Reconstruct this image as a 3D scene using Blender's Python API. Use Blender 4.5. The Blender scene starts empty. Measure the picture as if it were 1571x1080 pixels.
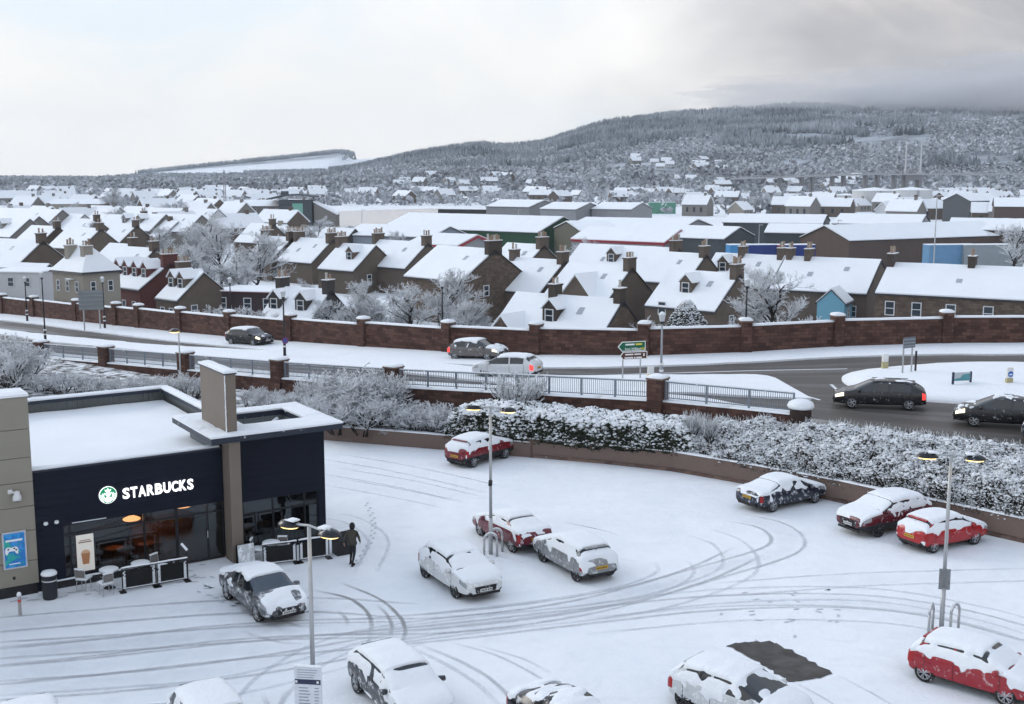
import bpy, bmesh, math, random
import numpy as np
from mathutils import Vector, Matrix, noise as mnoise

# ------------------------------------------------------------------ camera
SC = bpy.context.scene
COL = SC.collection
F_PX, CX, CY, CAM_H = 1800.0, 785.5, 540.0, 16.0
PITCH = math.atan(272 / F_PX)
cam_data = bpy.data.cameras.new('camera')
cam_data.sensor_fit = 'HORIZONTAL'
cam_data.sensor_width = 36.0
cam_data.lens = 36.0 * F_PX / 1571.0
cam_data.clip_start = 0.5
cam_data.clip_end = 20000
cam = bpy.data.objects.new('camera', cam_data)
COL.objects.link(cam)
cam.location = (0, 0, CAM_H)
cam.rotation_euler = (math.pi / 2 - PITCH, 0, 0)
SC.camera = cam

# ------------------------------------------------------------------ sky, sun, exposure
SUN_EL, SUN_AZ = 24.0, -58.0            # degrees; azimuth from +Y towards +X
world = bpy.data.worlds.new('World')
SC.world = world
world.use_nodes = True
wn, wl = world.node_tree.nodes, world.node_tree.links
wn.clear()
def wnode(t, **kw):
    n = wn.new(t)
    for k, v in kw.items():
        setattr(n, k, v)
    return n
def wmath(op, a, b=None, clamp=False):
    n = wnode('ShaderNodeMath', operation=op, use_clamp=clamp)
    for i, q in enumerate((a, b)):
        if q is None: continue
        if isinstance(q, (int, float)): n.inputs[i].default_value = q
        else: wl.new(q, n.inputs[i])
    return n.outputs[0]
sky = wnode('ShaderNodeTexSky', sky_type='NISHITA')
sky.sun_disc = False
sky.sun_elevation = math.radians(SUN_EL)
sky.sun_rotation = math.radians(SUN_AZ)
sky.air_density, sky.dust_density, sky.ozone_density = 1.0, 0.6, 1.5
bg_sky = wnode('ShaderNodeBackground')
bg_sky.inputs['Strength'].default_value = 0.15
wl.new(sky.outputs[0], bg_sky.inputs['Color'])
tc = wnode('ShaderNodeTexCoord')
sep = wnode('ShaderNodeSeparateXYZ')
wl.new(tc.outputs['Generated'], sep.inputs[0])
dx, dy, dz = sep.outputs
zc = wmath('MAXIMUM', dz, 0.0)
den = wmath('ADD', zc, 0.16)
comb = wnode('ShaderNodeCombineXYZ')
wl.new(wmath('DIVIDE', dx, den), comb.inputs[0])
wl.new(wmath('DIVIDE', dy, den), comb.inputs[1])
comb.inputs[2].default_value = 0.35
def wnoise(scale, detail, rough, off=(0, 0, 0), dist=0.0, direct=False):
    mp = wnode('ShaderNodeMapping')
    mp.inputs['Location'].default_value = off
    if direct: mp.inputs['Scale'].default_value = (1, 1, 2.2)
    wl.new(tc.outputs['Generated'] if direct else comb.outputs[0], mp.inputs['Vector'])
    n = wnode('ShaderNodeTexNoise')
    n.inputs['Scale'].default_value = scale
    n.inputs['Detail'].default_value = detail
    n.inputs['Roughness'].default_value = rough
    n.inputs['Distortion'].default_value = dist
    wl.new(mp.outputs[0], n.inputs['Vector'])
    return n.outputs['Fac']
def wramp(fac, stops):
    n = wnode('ShaderNodeValToRGB')
    cr = n.color_ramp
    while len(cr.elements) < len(stops): cr.elements.new(0.5)
    for e, (p, c) in zip(cr.elements, stops):
        e.position = p
        e.color = (c[0], c[1], c[2], 1)
    wl.new(fac, n.inputs[0])
    return n.outputs[0]
# cloud deck: bright broken stratus; a heavier grey bank stands over the hill to the right
n_big = wnoise(2.2, 6, 0.55, (3.1, 0.4, 0.7), 0.4, True)
n_thin = wnoise(3.6, 8, 0.55, (1.3, 4.2, 0.3), 0.5, True)
bank = wmath('ADD', wmath('MULTIPLY', dx, 2.6), wmath('MULTIPLY', wmath('SUBTRACT', n_big, 0.5), 1.5))
bank = wmath('SUBTRACT', bank, 0.28, True)
bank = wmath('MINIMUM', wmath('MULTIPLY', bank, 2.2), 1.0)
bank = wmath('MULTIPLY', bank, wmath('SUBTRACT', 1.25, wmath('MULTIPLY', zc, 1.6), True))
cloud_col = wnode('ShaderNodeMix', data_type='RGBA')
wl.new(bank, cloud_col.inputs['Factor'])
white_cloud = wramp(n_thin, [(0.35, (0.735, 0.80, 0.84)), (0.47, (0.86, 0.85, 0.83)), (0.64, (0.93, 0.905, 0.865))])
grey_cloud = wramp(n_thin, [(0.36, (0.32, 0.315, 0.33)), (0.51, (0.44, 0.425, 0.43)), (0.66, (0.72, 0.65, 0.605))])
hi_mix = wnode('ShaderNodeMix', data_type='RGBA')          # thinner, bluer cloud overhead
wl.new(wmath('MINIMUM', wmath('MULTIPLY', wmath('SUBTRACT', zc, .09, True), 2.2), 1.0), hi_mix.inputs['Factor'])
wl.new(white_cloud, hi_mix.inputs['A'])
wl.new(wramp(n_thin, [(0.3, (0.68, 0.81, 1.02)), (0.7, (0.90, 0.97, 1.08))]), hi_mix.inputs['B'])
wl.new(hi_mix.outputs['Result'], cloud_col.inputs['A'])
wl.new(grey_cloud, cloud_col.inputs['B'])
bg_cloud = wnode('ShaderNodeBackground')
bg_cloud.inputs['Strength'].default_value = 1.0
wl.new(cloud_col.outputs['Result'], bg_cloud.inputs['Color'])
# cover is closed low down and opens to blue overhead
cover = wmath('ADD', wmath('MULTIPLY', n_big, 1.6), 0.42)
cover = wmath('SUBTRACT', cover, wmath('MULTIPLY', zc, .55), True)
cover = wmath('MINIMUM', cover, 0.97)
mixs = wnode('ShaderNodeMixShader')
wl.new(cover, mixs.inputs[0])
wl.new(bg_sky.outputs[0], mixs.inputs[1])
wl.new(bg_cloud.outputs[0], mixs.inputs[2])
wout = wnode('ShaderNodeOutputWorld')
wl.new(mixs.outputs[0], wout.inputs['Surface'])

sun_data = bpy.data.lights.new('sun', 'SUN')
sun_data.energy = 1.0
sun_data.angle = math.radians(25)
sun_data.color = (1.0, 0.95, 0.88)
sun = bpy.data.objects.new('sun', sun_data)
COL.objects.link(sun)
_a, _e = math.radians(SUN_AZ), math.radians(SUN_EL)
_d = Vector((math.sin(_a) * math.cos(_e), math.cos(_a) * math.cos(_e), math.sin(_e)))
sun.rotation_euler = _d.to_track_quat('Z', 'Y').to_euler()
sun.location = (-60, 60, 80)

SC.view_settings.view_transform = 'Standard'
SC.view_settings.look = 'None'
SC.view_settings.exposure = 0.26
SC.view_settings.gamma = 1.0
SC.view_settings.use_curve_mapping = False
SC.cycles.use_denoising = True
SC.cycles.max_bounces = 4
SC.cycles.use_adaptive_sampling = True
SC.cycles.adaptive_threshold = 0.03
SC.cycles.diffuse_bounces = 2
SC.cycles.glossy_bounces = 3
SC.cycles.transmission_bounces = 4
SC.cycles.transparent_max_bounces = 40
SC.cycles.volume_bounces = 1
SC.cycles.caustics_reflective = False
SC.cycles.caustics_refractive = False

# ------------------------------------------------------------------ places: photo direction + real height -> point
def ray(x, y):
    u, v = (x - CX) / F_PX, (CY - y) / F_PX
    return (u, math.cos(PITCH) + v * math.sin(PITCH), -math.sin(PITCH) + v * math.cos(PITCH))
def P(x, y, z=0.0):
    d = ray(x, y)
    t = (z - CAM_H) / d[2]
    return Vector((d[0] * t, d[1] * t, z))
def zr(X):                                   # height of the climbing road
    z = max(2.7 + .055 * X, -0.7)
    return 3.2 + (z - 3.2) * .35 if z > 3.2 else z
def R(x, y):
    z = 2.7
    for i in range(50):
        q = P(x, y, z)
        z = .5 * z + .5 * zr(q.x)
    return q
TOWN_Z = -1.2

# ------------------------------------------------------------------ mesh helpers
def tag(o, label=None, cat=None, group=None, kind=None):
    if label: o['label'] = label
    if cat: o['category'] = cat
    if group: o['group'] = group
    if kind: o['kind'] = kind
    return o
def thing(name, label, cat, loc=(0, 0, 0), rz=0.0, group=None):
    o = bpy.data.objects.new(name, None)
    o.empty_display_size = 0.3
    COL.objects.link(o)
    o.location = loc
    o.rotation_euler = (0, 0, rz)
    return tag(o, label, cat, group)
def link(name, me, parent=None):
    o = bpy.data.objects.new(name, me)
    COL.objects.link(o)
    if parent is not None: o.parent = parent
    return o
class MB:
    def __init__(s): s.v, s.f, s.m, s.cur = [], [], [], 0
    def add(s, vs, fs):
        o = len(s.v)
        s.v += [tuple(v) for v in vs]
        s.f += [tuple(i + o for i in f) for f in fs]
        s.m += [s.cur] * len(fs)
        return s
    def bx(s, x0, y0, z0, x1, y1, z1):
        return s.add([(x0,y0,z0),(x1,y0,z0),(x1,y1,z0),(x0,y1,z0),(x0,y0,z1),(x1,y0,z1),(x1,y1,z1),(x0,y1,z1)],
                     [(0,3,2,1),(4,5,6,7),(0,1,5,4),(1,2,6,5),(2,3,7,6),(3,0,4,7)])
    def box(s, c, d, rz=0.0):
        ca, sa = math.cos(rz), math.sin(rz)
        vs = []
        for sz in (-.5, .5):
            for sx, sy in ((-.5,-.5),(.5,-.5),(.5,.5),(-.5,.5)):
                x, y = sx * d[0], sy * d[1]
                vs.append((c[0] + x*ca - y*sa, c[1] + x*sa + y*ca, c[2] + sz * d[2]))
        return s.add(vs, [(0,3,2,1),(4,5,6,7),(0,1,5,4),(1,2,6,5),(2,3,7,6),(3,0,4,7)])
    def quad(s, a, b, c, d): return s.add([a, b, c, d], [(0, 1, 2, 3)])
    def prism(s, pts, z0, z1):                      # pts: xy polygon
        n = len(pts)
        vs = [(p[0], p[1], z0) for p in pts] + [(p[0], p[1], z1) for p in pts]
        fs = [tuple(reversed(range(n))), tuple(range(n, 2*n))] + [(i, (i+1) % n, n + (i+1) % n, n + i) for i in range(n)]
        return s.add(vs, fs)
    def extr(s, prof, x0, x1):                       # profile in (y,z) swept along x
        n = len(prof)
        vs = [(x0, p[0], p[1]) for p in prof] + [(x1, p[0], p[1]) for p in prof]
        fs = [tuple(range(n)), tuple(reversed(range(n, 2*n)))] + [(i, n + i, n + (i+1) % n, (i+1) % n) for i in range(n)]
        return s.add(vs, fs)
    def cyl(s, p0, p1, r0, r1=None, n=8, caps=True):
        r1 = r0 if r1 is None else r1
        p0, p1 = Vector(p0), Vector(p1)
        d = (p1 - p0).normalized()
        a = d.cross(Vector((0, 0, 1)) if abs(d.z) < .9 else Vector((1, 0, 0))).normalized()
        b = d.cross(a)
        vs = []
        for p, r in ((p0, r0), (p1, r1)):
            for i in range(n):
                t = 2 * math.pi * i / n
                vs.append(p + a * (r * math.cos(t)) + b * (r * math.sin(t)))
        fs = [(i, n + i, n + (i+1) % n, (i+1) % n) for i in range(n)]
        if caps: fs += [tuple(range(n)), tuple(reversed(range(n, 2*n)))]
        return s.add(vs, fs)
    def tube(s, pts, r, n=6):
        for a, b in zip(pts[:-1], pts[1:]): s.cyl(a, b, r, r, n)
        return s
    def lathe(s, prof, n=16, c=(0, 0)):              # prof: (r,z) bottom to top
        vs = []
        for r, z in prof:
            for i in range(n):
                t = 2 * math.pi * i / n
                vs.append((c[0] + r * math.cos(t), c[1] + r * math.sin(t), z))
        fs = []
        for k in range(len(prof) - 1):
            for i in range(n):
                fs.append((k*n + i, k*n + (i+1) % n, (k+1)*n + (i+1) % n, (k+1)*n + i))
        fs.append(tuple(reversed(range(n))))
        fs.append(tuple(range((len(prof)-1)*n, len(prof)*n)))
        return s.add(vs, fs)
    def build(s, name, mats, parent=None, smooth=False, bevel=0.0):
        me = bpy.data.meshes.new(name)
        me.from_pydata(s.v, [], s.f)
        for m in (mats if isinstance(mats, (list, tuple)) else [mats]): me.materials.append(m)
        if any(s.m): me.polygons.foreach_set('material_index', s.m)
        if smooth: me.polygons.foreach_set('use_smooth', [True] * len(me.polygons))
        me.update()
        o = link(name, me, parent)
        if bevel:
            b = o.modifiers.new('bevel', 'BEVEL')
            b.width, b.segments, b.limit_method = bevel, 2, 'ANGLE'
        return o
def fast_mesh(name, verts, faces, mats, parent=None, smooth=False, mat_idx=None):
    verts = np.asarray(verts, dtype=np.float32).reshape(-1, 3)
    faces = np.asarray(faces, dtype=np.int32)
    nf, k = faces.shape
    me = bpy.data.meshes.new(name or 'plant')
    me.vertices.add(len(verts)); me.vertices.foreach_set('co', verts.ravel())
    me.loops.add(nf * k); me.loops.foreach_set('vertex_index', faces.ravel())
    me.polygons.add(nf)
    me.polygons.foreach_set('loop_start', np.arange(0, nf * k, k, dtype=np.int32))
    me.polygons.foreach_set('loop_total', np.full(nf, k, dtype=np.int32))
    if smooth: me.polygons.foreach_set('use_smooth', np.ones(nf, dtype=bool))
    for m in (mats if isinstance(mats, (list, tuple)) else [mats]): me.materials.append(m)
    if mat_idx is not None: me.polygons.foreach_set('material_index', np.asarray(mat_idx, dtype=np.int32))
    me.update(calc_edges=True)
    return link(name, me, parent) if name else me
def share(name, src, parent, loc=(0, 0, 0), rz=0.0, scale=None):
    o = bpy.data.objects.new(name, src.data if hasattr(src, 'data') else src)
    COL.objects.link(o)
    o.parent = parent
    o.location = loc
    o.rotation_euler = (0, 0, rz)
    if scale: o.scale = scale
    return o
def copy_tree(o, parent=None):
    c = o.copy(); COL.objects.link(c); c.parent = parent
    for ch in o.children: copy_tree(ch, c)
    return c
def resample(pts, n):
    pts = np.array([tuple(p)[:2] for p in pts], float)
    s = np.concatenate([[0], np.cumsum(np.hypot(*np.diff(pts, axis=0).T))])
    t = np.linspace(0, s[-1], n)
    return np.stack([np.interp(t, s, pts[:, 0]), np.interp(t, s, pts[:, 1])], 1)
def smooth_line(pts, n):                               # Catmull-Rom through the points
    p = [Vector(tuple(q)[:2]) for q in pts]
    p = [p[0] * 2 - p[1]] + p + [p[-1] * 2 - p[-2]]
    out = []
    for i in range(1, len(p) - 2):
        for k in range(12):
            t = k / 12
            a, b, c, d = p[i-1], p[i], p[i+1], p[i+2]
            out.append(.5 * ((2*b) + (c - a)*t + (2*a - 5*b + 4*c - d)*t*t + (3*b - a - 3*c + d)*t**3))
    out.append(p[-2])
    return resample(out, n)

# ------------------------------------------------------------------ materials
class NT:
    def __init__(s, name):
        s.m = bpy.data.materials.new(name); s.m.use_nodes = True
        s.n, s.l = s.m.node_tree.nodes, s.m.node_tree.links
        s.b = s.n['Principled BSDF']
        s._c = {}
    def coord(s, kind='Object'):
        if 'tc' not in s._c: s._c['tc'] = s.n.new('ShaderNodeTexCoord')
        return s._c['tc'].outputs[kind]
    def mapping(s, vec, scale=(1, 1, 1), loc=(0, 0, 0), rot=(0, 0, 0)):
        m = s.n.new('ShaderNodeMapping')
        m.inputs['Scale'].default_value = scale
        m.inputs['Location'].default_value = loc
        m.inputs['Rotation'].default_value = rot
        s.l.new(vec, m.inputs['Vector'])
        return m.outputs[0]
    def noise(s, scale, detail=4, rough=.55, vec=None, dist=0.0):
        n = s.n.new('ShaderNodeTexNoise')
        n.inputs['Scale'].default_value = scale
        n.inputs['Detail'].default_value = detail
        n.inputs['Roughness'].default_value = rough
        n.inputs['Distortion'].default_value = dist
        s.l.new(vec if vec is not None else s.coord(), n.inputs['Vector'])
        return n.outputs['Fac']
    def ramp(s, fac, stops, interp='LINEAR'):
        n = s.n.new('ShaderNodeValToRGB')
        n.color_ramp.interpolation = interp
        cr = n.color_ramp
        while len(cr.elements) < len(stops): cr.elements.new(.5)
        for e, (p, c) in zip(cr.elements, stops):
            e.position = p
            e.color = (c, c, c, 1) if isinstance(c, (int, float)) else (*c, 1)
        s.l.new(fac, n.inputs[0])
        return n.outputs[0]
    def mix(s, fac, a, b):
        n = s.n.new('ShaderNodeMix'); n.data_type = 'RGBA'
        for key, q in (('Factor', fac), ('A', a), ('B', b)):
            i = n.inputs[key] if key == 'Factor' else [x for x in n.inputs if x.name == key and x.type == 'RGBA'][0]
            if isinstance(q, (int, float)): i.default_value = q
            elif isinstance(q, tuple): i.default_value = (*q, 1)
            else: s.l.new(q, i)
        return [x for x in n.outputs if x.type == 'RGBA'][0]
    def math(s, op, a, b=None, clamp=False):
        n = s.n.new('ShaderNodeMath'); n.operation = op; n.use_clamp = clamp
        for i, q in enumerate((a, b)):
            if q is None: continue
            if isinstance(q, (int, float)): n.inputs[i].default_value = q
            else: s.l.new(q, n.inputs[i])
        return n.outputs[0]
    def up(s):                                          # how far a face looks upward (world)
        g = s.n.new('ShaderNodeNewGeometry')
        x = s.n.new('ShaderNodeSeparateXYZ')
        s.l.new(g.outputs['Normal'], x.inputs[0])
        return x.outputs[2]
    def bump(s, h, strength=.3, dist=.05):
        n = s.n.new('ShaderNodeBump')
        n.inputs['Strength'].default_value = strength
        n.inputs['Distance'].default_value = dist
        s.l.new(h, n.inputs['Height'])
        s.l.new(n.outputs[0], s.b.inputs['Normal'])
    def set(s, color=None, rough=None, metal=None, spec=None, alpha=None):
        for key, q in (('Base Color', color), ('Roughness', rough), ('Metallic', metal), ('Specular IOR Level', spec), ('Alpha', alpha)):
            if q is None: continue
            if isinstance(q, tuple): s.b.inputs[key].default_value = (*q, 1)
            elif isinstance(q, (int, float)): s.b.inputs[key].default_value = q
            else: s.l.new(q, s.b.inputs[key])
        return s.m
SNOW = (0.84, 0.865, 0.89)
_mc = {}
def plain(name, color, rough=.6, metal=0.0, var=.15, scale=6.0, spec=.4, snow=0.0, snow_scale=3.0, soft=.03):
    """solid paint / metal / plastic with slight mottling; snow>0: patches of clinging snow"""
    if name in _mc: return _mc[name]
    t = NT(name)
    c = t.mix(t.noise(scale, 5), tuple(x * (1 - var) for x in color), tuple(min(1, x * (1 + var)) for x in color))
    r = rough
    if snow:
        k = t.ramp(t.noise(snow_scale, 7, .65, dist=.3), [(max(0, .70 - snow * .4 - soft), 0.0), (max(0.03, .70 - snow * .4 + soft), 1.0)])
        c = t.mix(k, c, SNOW)
        r = t.math('MAXIMUM', k, rough)
        t.set(metal=t.math('MULTIPLY', t.math('SUBTRACT', 1.0, k), metal))
    else:
        t.set(metal=metal)
    _mc[name] = t.set(color=c, rough=r, spec=spec)
    return _mc[name]
def emit(name, color, strength):
    if name in _mc: return _mc[name]
    t = NT(name)
    t.set(color=color, rough=.5)
    t.b.inputs['Emission Color'].default_value = (*color, 1)
    t.b.inputs['Emission Strength'].default_value = strength
    _mc[name] = t.m
    return t.m
def snow_mat(name='snow', dirty=0.0, bump=.25, scale=1.0):
    if name in _mc: return _mc[name]
    t = NT(name)
    c = t.mix(t.ramp(t.noise(.35 * scale, 6, .6), [(.35, 0.0), (.7, 1.0)]), SNOW, (.80, .83, .865))
    if dirty:
        k = t.ramp(t.noise(2.2 * scale, 8, .7), [(.52, 0.0), (.75, dirty)])
        c = t.mix(k, c, (.45, .45, .46))
    h = t.math('ADD', t.noise(2.0 * scale, 6, .6), t.math('MULTIPLY', t.noise(14 * scale, 4, .6), .25))
    t.bump(h, bump, .12)
    _mc[name] = t.set(color=c, rough=.65, spec=.25)
    return _mc[name]
M_SNOW = snow_mat()
M_SNOWCAP = snow_mat('snow_on_things', bump=.45, scale=3.0)
# ================================================================== SETTING
rng = np.random.default_rng(11)
random.seed(5)

# ---- lines of the place (world xy)
WALL_FAR = [(-120, 196), (-90, 168)] + [tuple(R(x, y))[:2] for x, y in
            [(5,482),(120,494),(215,504),(290,512),(380,520),(448,525),(560,533),(686,541),(830,546),(988,547),(1142,542),(1285,533),(1450,528),(1571,528)]] + [(60, 84.5), (95, 84)]
RAIL = [(-90, 139), (-62, 116)] + [tuple(R(x, y))[:2] for x, y in [(64,550),(164,559),(286,570),(430,583),(602,596),(1006,618),(1228,640)]] + [(22.5, 55.0), (32, 48.5), (55, 34), (80, 20)]
LOW_WALL = [(-60, 92), (-30, 78.5)] + [tuple(P(x, y))[:2] for x, y in [(520,676),(690,690),(770,697),(1030,722),(1122,738),(1289,770),(1571,832)]] + [(29, 43.2), (40, 32)]

# ---- base ground: one sheet to the horizon
def t_ground():
    t = NT('town_snow')
    n1 = t.ramp(t.noise(.02, 6, .6), [(.35, 0.0), (.7, 1.0)])
    c = t.mix(n1, SNOW, (.74, .77, .80))
    t.bump(t.noise(.6, 6, .6), .3, .3)
    return t.set(color=c, rough=.7, spec=.2)
g = MB()
g.quad((-4150, -70, TOWN_Z), (4150, -70, TOWN_Z), (4150, 5280, TOWN_Z), (-4150, 5280, TOWN_Z))
tag(g.build('ground', t_ground()), kind='structure')

# ---- car park sheet (z = 0)
M_LOT = None
def t_lot():
    t = NT('car_park_snow')
    vec = t.coord()
    worn = t.ramp(t.noise(.16, 7, .62, dist=.4), [(.42, 0.0), (.72, 1.0)])
    c = t.mix(worn, SNOW, (.755, .79, .83))
    streak = t.noise(1.0, 7, .7, vec=t.mapping(vec, (.25, 1.6, 1), rot=(0, 0, math.radians(14))))
    c = t.mix(t.ramp(streak, [(.55, 0.0), (.78, .30)]), c, (.60, .63, .67))
    trod = t.ramp(t.noise(.9, 9, .72, dist=.8), [(.48, 0.0), (.70, .55)])
    c = t.mix(trod, c, (.70, .735, .78))
    speck = t.ramp(t.noise(5.5, 8, .75), [(.62, 0.0), (.74, .45)])
    c = t.mix(speck, c, (.45, .46, .48))
    h = t.math('ADD', t.noise(1.1, 7, .65), t.math('MULTIPLY', t.noise(9, 5, .7), .3))
    t.bump(h, .6, .10)
    return t.set(color=c, rough=.65, spec=.25)
lw = smooth_line(LOW_WALL, 60)
lot = [(-60, 12), (55, 12), (55, 30)] + [tuple(p) for p in lw[::-1]]
m = MB(); m.prism(lot, -1.6, 0.0)
M_LOT = t_lot()
car_park = tag(m.build('car_park', M_LOT), kind='structure')

# ---- tyre tracks: wheel-wide strips of pressed slush, children of the car park
def t_track(name, col, lo, hi, amax=1.0):
    t = NT(name)
    uv = t.coord('UV')
    n = t.math('ADD', t.math('MULTIPLY', t.noise(1.0, 8, .72, vec=t.mapping(uv, (1.3, 2.6, 1))), .7), t.math('MULTIPLY', t.noise(.35, 3, .5, vec=t.mapping(uv, (.5, .4, 1))), .3))
    edge = t.n.new('ShaderNodeSeparateXYZ'); t.l.new(uv, edge.inputs[0])
    e = t.math('ABSOLUTE', t.math('SUBTRACT', edge.outputs[1], .5))
    fade = t.math('MULTIPLY', t.math('SUBTRACT', .5, e, True), 2.6, True)
    a = t.ramp(t.math('MULTIPLY', n, t.math('ADD', t.math('MULTIPLY', fade, .75), .25)), [(lo, 0.0), (hi, 1.0)])
    u2 = t.n.new('ShaderNodeUVMap'); u2.uv_map = 'ends'
    sp = t.n.new('ShaderNodeSeparateXYZ'); t.l.new(u2.outputs[0], sp.inputs[0])
    a = t.math('MULTIPLY', t.math('MULTIPLY', a, sp.outputs[0]), amax)          # worn thin towards its ends
    c = t.mix(t.noise(7, 6, .7), tuple(x * .75 for x in col), tuple(x * 1.25 for x in col))
    return t.set(color=c, rough=.5, spec=.4, alpha=a)
M_TR = {'d': t_track('slush_dark', (.24, .235, .235), .24, .52, .9),
        'm': t_track('slush_mid', (.46, .47, .49), .26, .60, .76),
        'l': t_track('slush_light', (.63, .66, .70), .26, .66, .8),
        'b': t_track('slush_band', (.66, .69, .73), .30, .80, .32)}
track_n = [0]
def strip_obj(name, line, w, z, mat, parent):
    n = len(line)
    d = np.gradient(line, axis=0)
    d /= np.maximum(np.hypot(d[:, 0], d[:, 1]), 1e-6)[:, None]
    nn = np.stack([-d[:, 1], d[:, 0]], 1)
    a, b = line + nn * w / 2, line - nn * w / 2
    s = np.concatenate([[0], np.cumsum(np.hypot(*np.diff(line, axis=0).T))])
    vs = [(p[0], p[1], z) for p in a] + [(p[0], p[1], z) for p in b]
    me = bpy.data.meshes.new(name)
    me.from_pydata(vs, [], [(n + i, n + i + 1, i + 1, i) for i in range(n - 1)])
    uvl = me.uv_layers.new(name='UVMap')
    off = random.random() * 50
    for i in range(n - 1):
        for k, (q, v) in enumerate(((i, 0), (i + 1, 0), (i + 1, 1), (i, 1))):
            uvl.data[i * 4 + k].uv = (s[q] + off, v)
    u2 = me.uv_layers.new(name='ends')
    tt = np.linspace(0, 1, n); en = np.clip(np.minimum(tt, 1 - tt) * s[-1] / 1.6, 0, 1) * (.72 + .28 * np.array([mnoise.noise(Vector((s[q] * .22 + off, 0, 0))) for q in range(n)]))
    for i in range(n - 1):
        for k, q in enumerate((i, i + 1, i + 1, i)): u2.data[i * 4 + k].uv = (en[q], 0)
    me.materials.append(mat)
    return link(name, me, parent)
def track(px, kind='m', pair=1.45, w=.36, z0=0.0):
    line = smooth_line([P(*p) for p in px], max(12, len(px) * 8))
    d = np.gradient(line, axis=0); d /= np.hypot(d[:, 0], d[:, 1])[:, None]
    nn = np.stack([-d[:, 1], d[:, 0]], 1)
    if kind == 'm' and pair:
        strip_obj('pressed_snow', line, 2.3, .0022 + .0001 * (track_n[0] % 12), M_TR['b'], car_park)
    for off in ((-pair / 2, pair / 2) if pair else (0,)):
        track_n[0] += 1
        strip_obj('tyre_track', line + nn * off, w, .004 + .0006 * (track_n[0] % 12), M_TR[kind], car_park)
# long sweeps across the front
track([(-40,962),(120,948),(300,934),(480,928),(640,938)], 'm')
track([(-40,1012),(160,992),(330,972),(500,962),(700,958),(900,930),(1060,885),(1150,845)], 'm')
track([(-40,1000),(200,985),(420,970),(640,965)], 'm')
track([(-40,1040),(150,1022),(350,1000),(520,985),(700,968),(900,945),(1100,925),(1300,922),(1450,940),(1620,985)], 'm')
track([(500,965),(750,945),(950,915),(1110,872),(1195,845),(1208,825),(1180,805),(1120,793)], 'm')
track([(520,985),(760,955),(960,932),(1080,900),(1135,870),(1120,835),(1070,815)], 'l')
track([(640,955),(850,930),(980,905),(1035,880),(1030,860)], 'l')
track([(860,945),(1100,915),(1330,912),(1500,940),(1620,975)], 'l')
track([(900,960),(1150,940),(1400,950),(1620,1010)], 'l')
track([(1100,905),(1300,890),(1450,885),(1620,880)], 'l')
track([(-40,985),(150,968),(350,952),(520,948)], 'l')
track([(-40,1062),(200,1045),(400,1020),(600,985)], 'm')
track([(-40,1085),(180,1070),(330,1056),(480,1022),(640,975)], 'l')
track([(380,1100),(430,1040),(520,990),(640,965),(820,945)], 'l')
# the short dark arcs by the lamp post and the arcs lower down
track([(520,893),(580,918),(612,945),(622,968),(618,985)], 'd', pair=0, w=.26)
track([(478,905),(535,918),(562,938),(570,958),(566,975)], 'd', pair=0, w=.30)
track([(577,926),(594,944),(601,960),(599,978)], 'd', pair=0, w=.26)
track([(516,936),(530,948),(534,962)], 'd', pair=0, w=.28)
track([(620,968),(616,990),(600,1010)], 'm', pair=0, w=.30)
track([(570,970),(560,995),(530,1015)], 'm', pair=0, w=.3)
track([(640,988),(700,1012),(750,1040),(785,1075),(800,1110)], 'm', pair=0, w=.30)
track([(690,985),(760,1005),(820,1035),(860,1060)], 'm', pair=0, w=.26)
track([(730,990),(800,1010),(850,1035)], 'm', pair=0, w=.24)
track([(600,1000),(660,1030),(710,1065),(740,1100)], 'l')
track([(400,1062),(410,1080),(420,1110)], 'm', pair=0, w=.35)
track([(440,1055),(430,1085),(424,1110)], 'm', pair=0, w=.35)
track([(395,958),(440,972),(480,975)], 'm', pair=1.5)
track([(1215,1045),(1270,1075),(1300,1100)], 'm', pair=0, w=.2)
track([(1283,1035),(1340,1065),(1390,1095)], 'm', pair=0, w=.2)
# sweeps further back
track([(505,700),(600,716),(690,735),(760,752)], 'l')
track([(505,722),(620,742),(730,768)], 'l')
track([(505,738),(600,755),(700,775)], 'l')
track([(860,800),(930,815),(950,823)], 'm', pair=0, w=.22)
track([(500,790),(545,800),(580,830),(560,880)], 'l', pair=.9, w=.3)

# footprints near the shop and the walker
fp = MB()
def foot(x, y, a):
    c = P(x, y); ca, sa = math.cos(a), math.sin(a)
    pts = [(.14, .02), (.08, .06), (-.1, .05), (-.14, 0), (-.1, -.045), (.08, -.05)]
    fp.add([(c.x + u * ca - v * sa, c.y + u * sa + v * ca, .0125) for u, v in pts], [tuple(range(6))])
for k in range(46):
    t = k / 46
    foot(300 + 130 * t + random.uniform(-16, 16), 878 + 60 * math.sin(t * 2.2) + random.uniform(-12, 12), random.uniform(-1, .2))
for k in range(26):
    t = k / 26
    foot(541 + 30 * math.sin(t * 2.6) + (k % 2) * 5, 868 - 100 * t, 1.4)
for k in range(24):
    foot(random.uniform(1100, 1290), random.uniform(905, 985), random.uniform(0, 3))
for k in range(34):
    t = k / 34
    foot(20 + 300 * t, 922 - 36 * t + random.uniform(-4, 4), .5)
fpo = fp.build('footprints', plain('trodden_snow', (.50, .52, .56), .6), car_park)
tag(fpo, kind='stuff')

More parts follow.
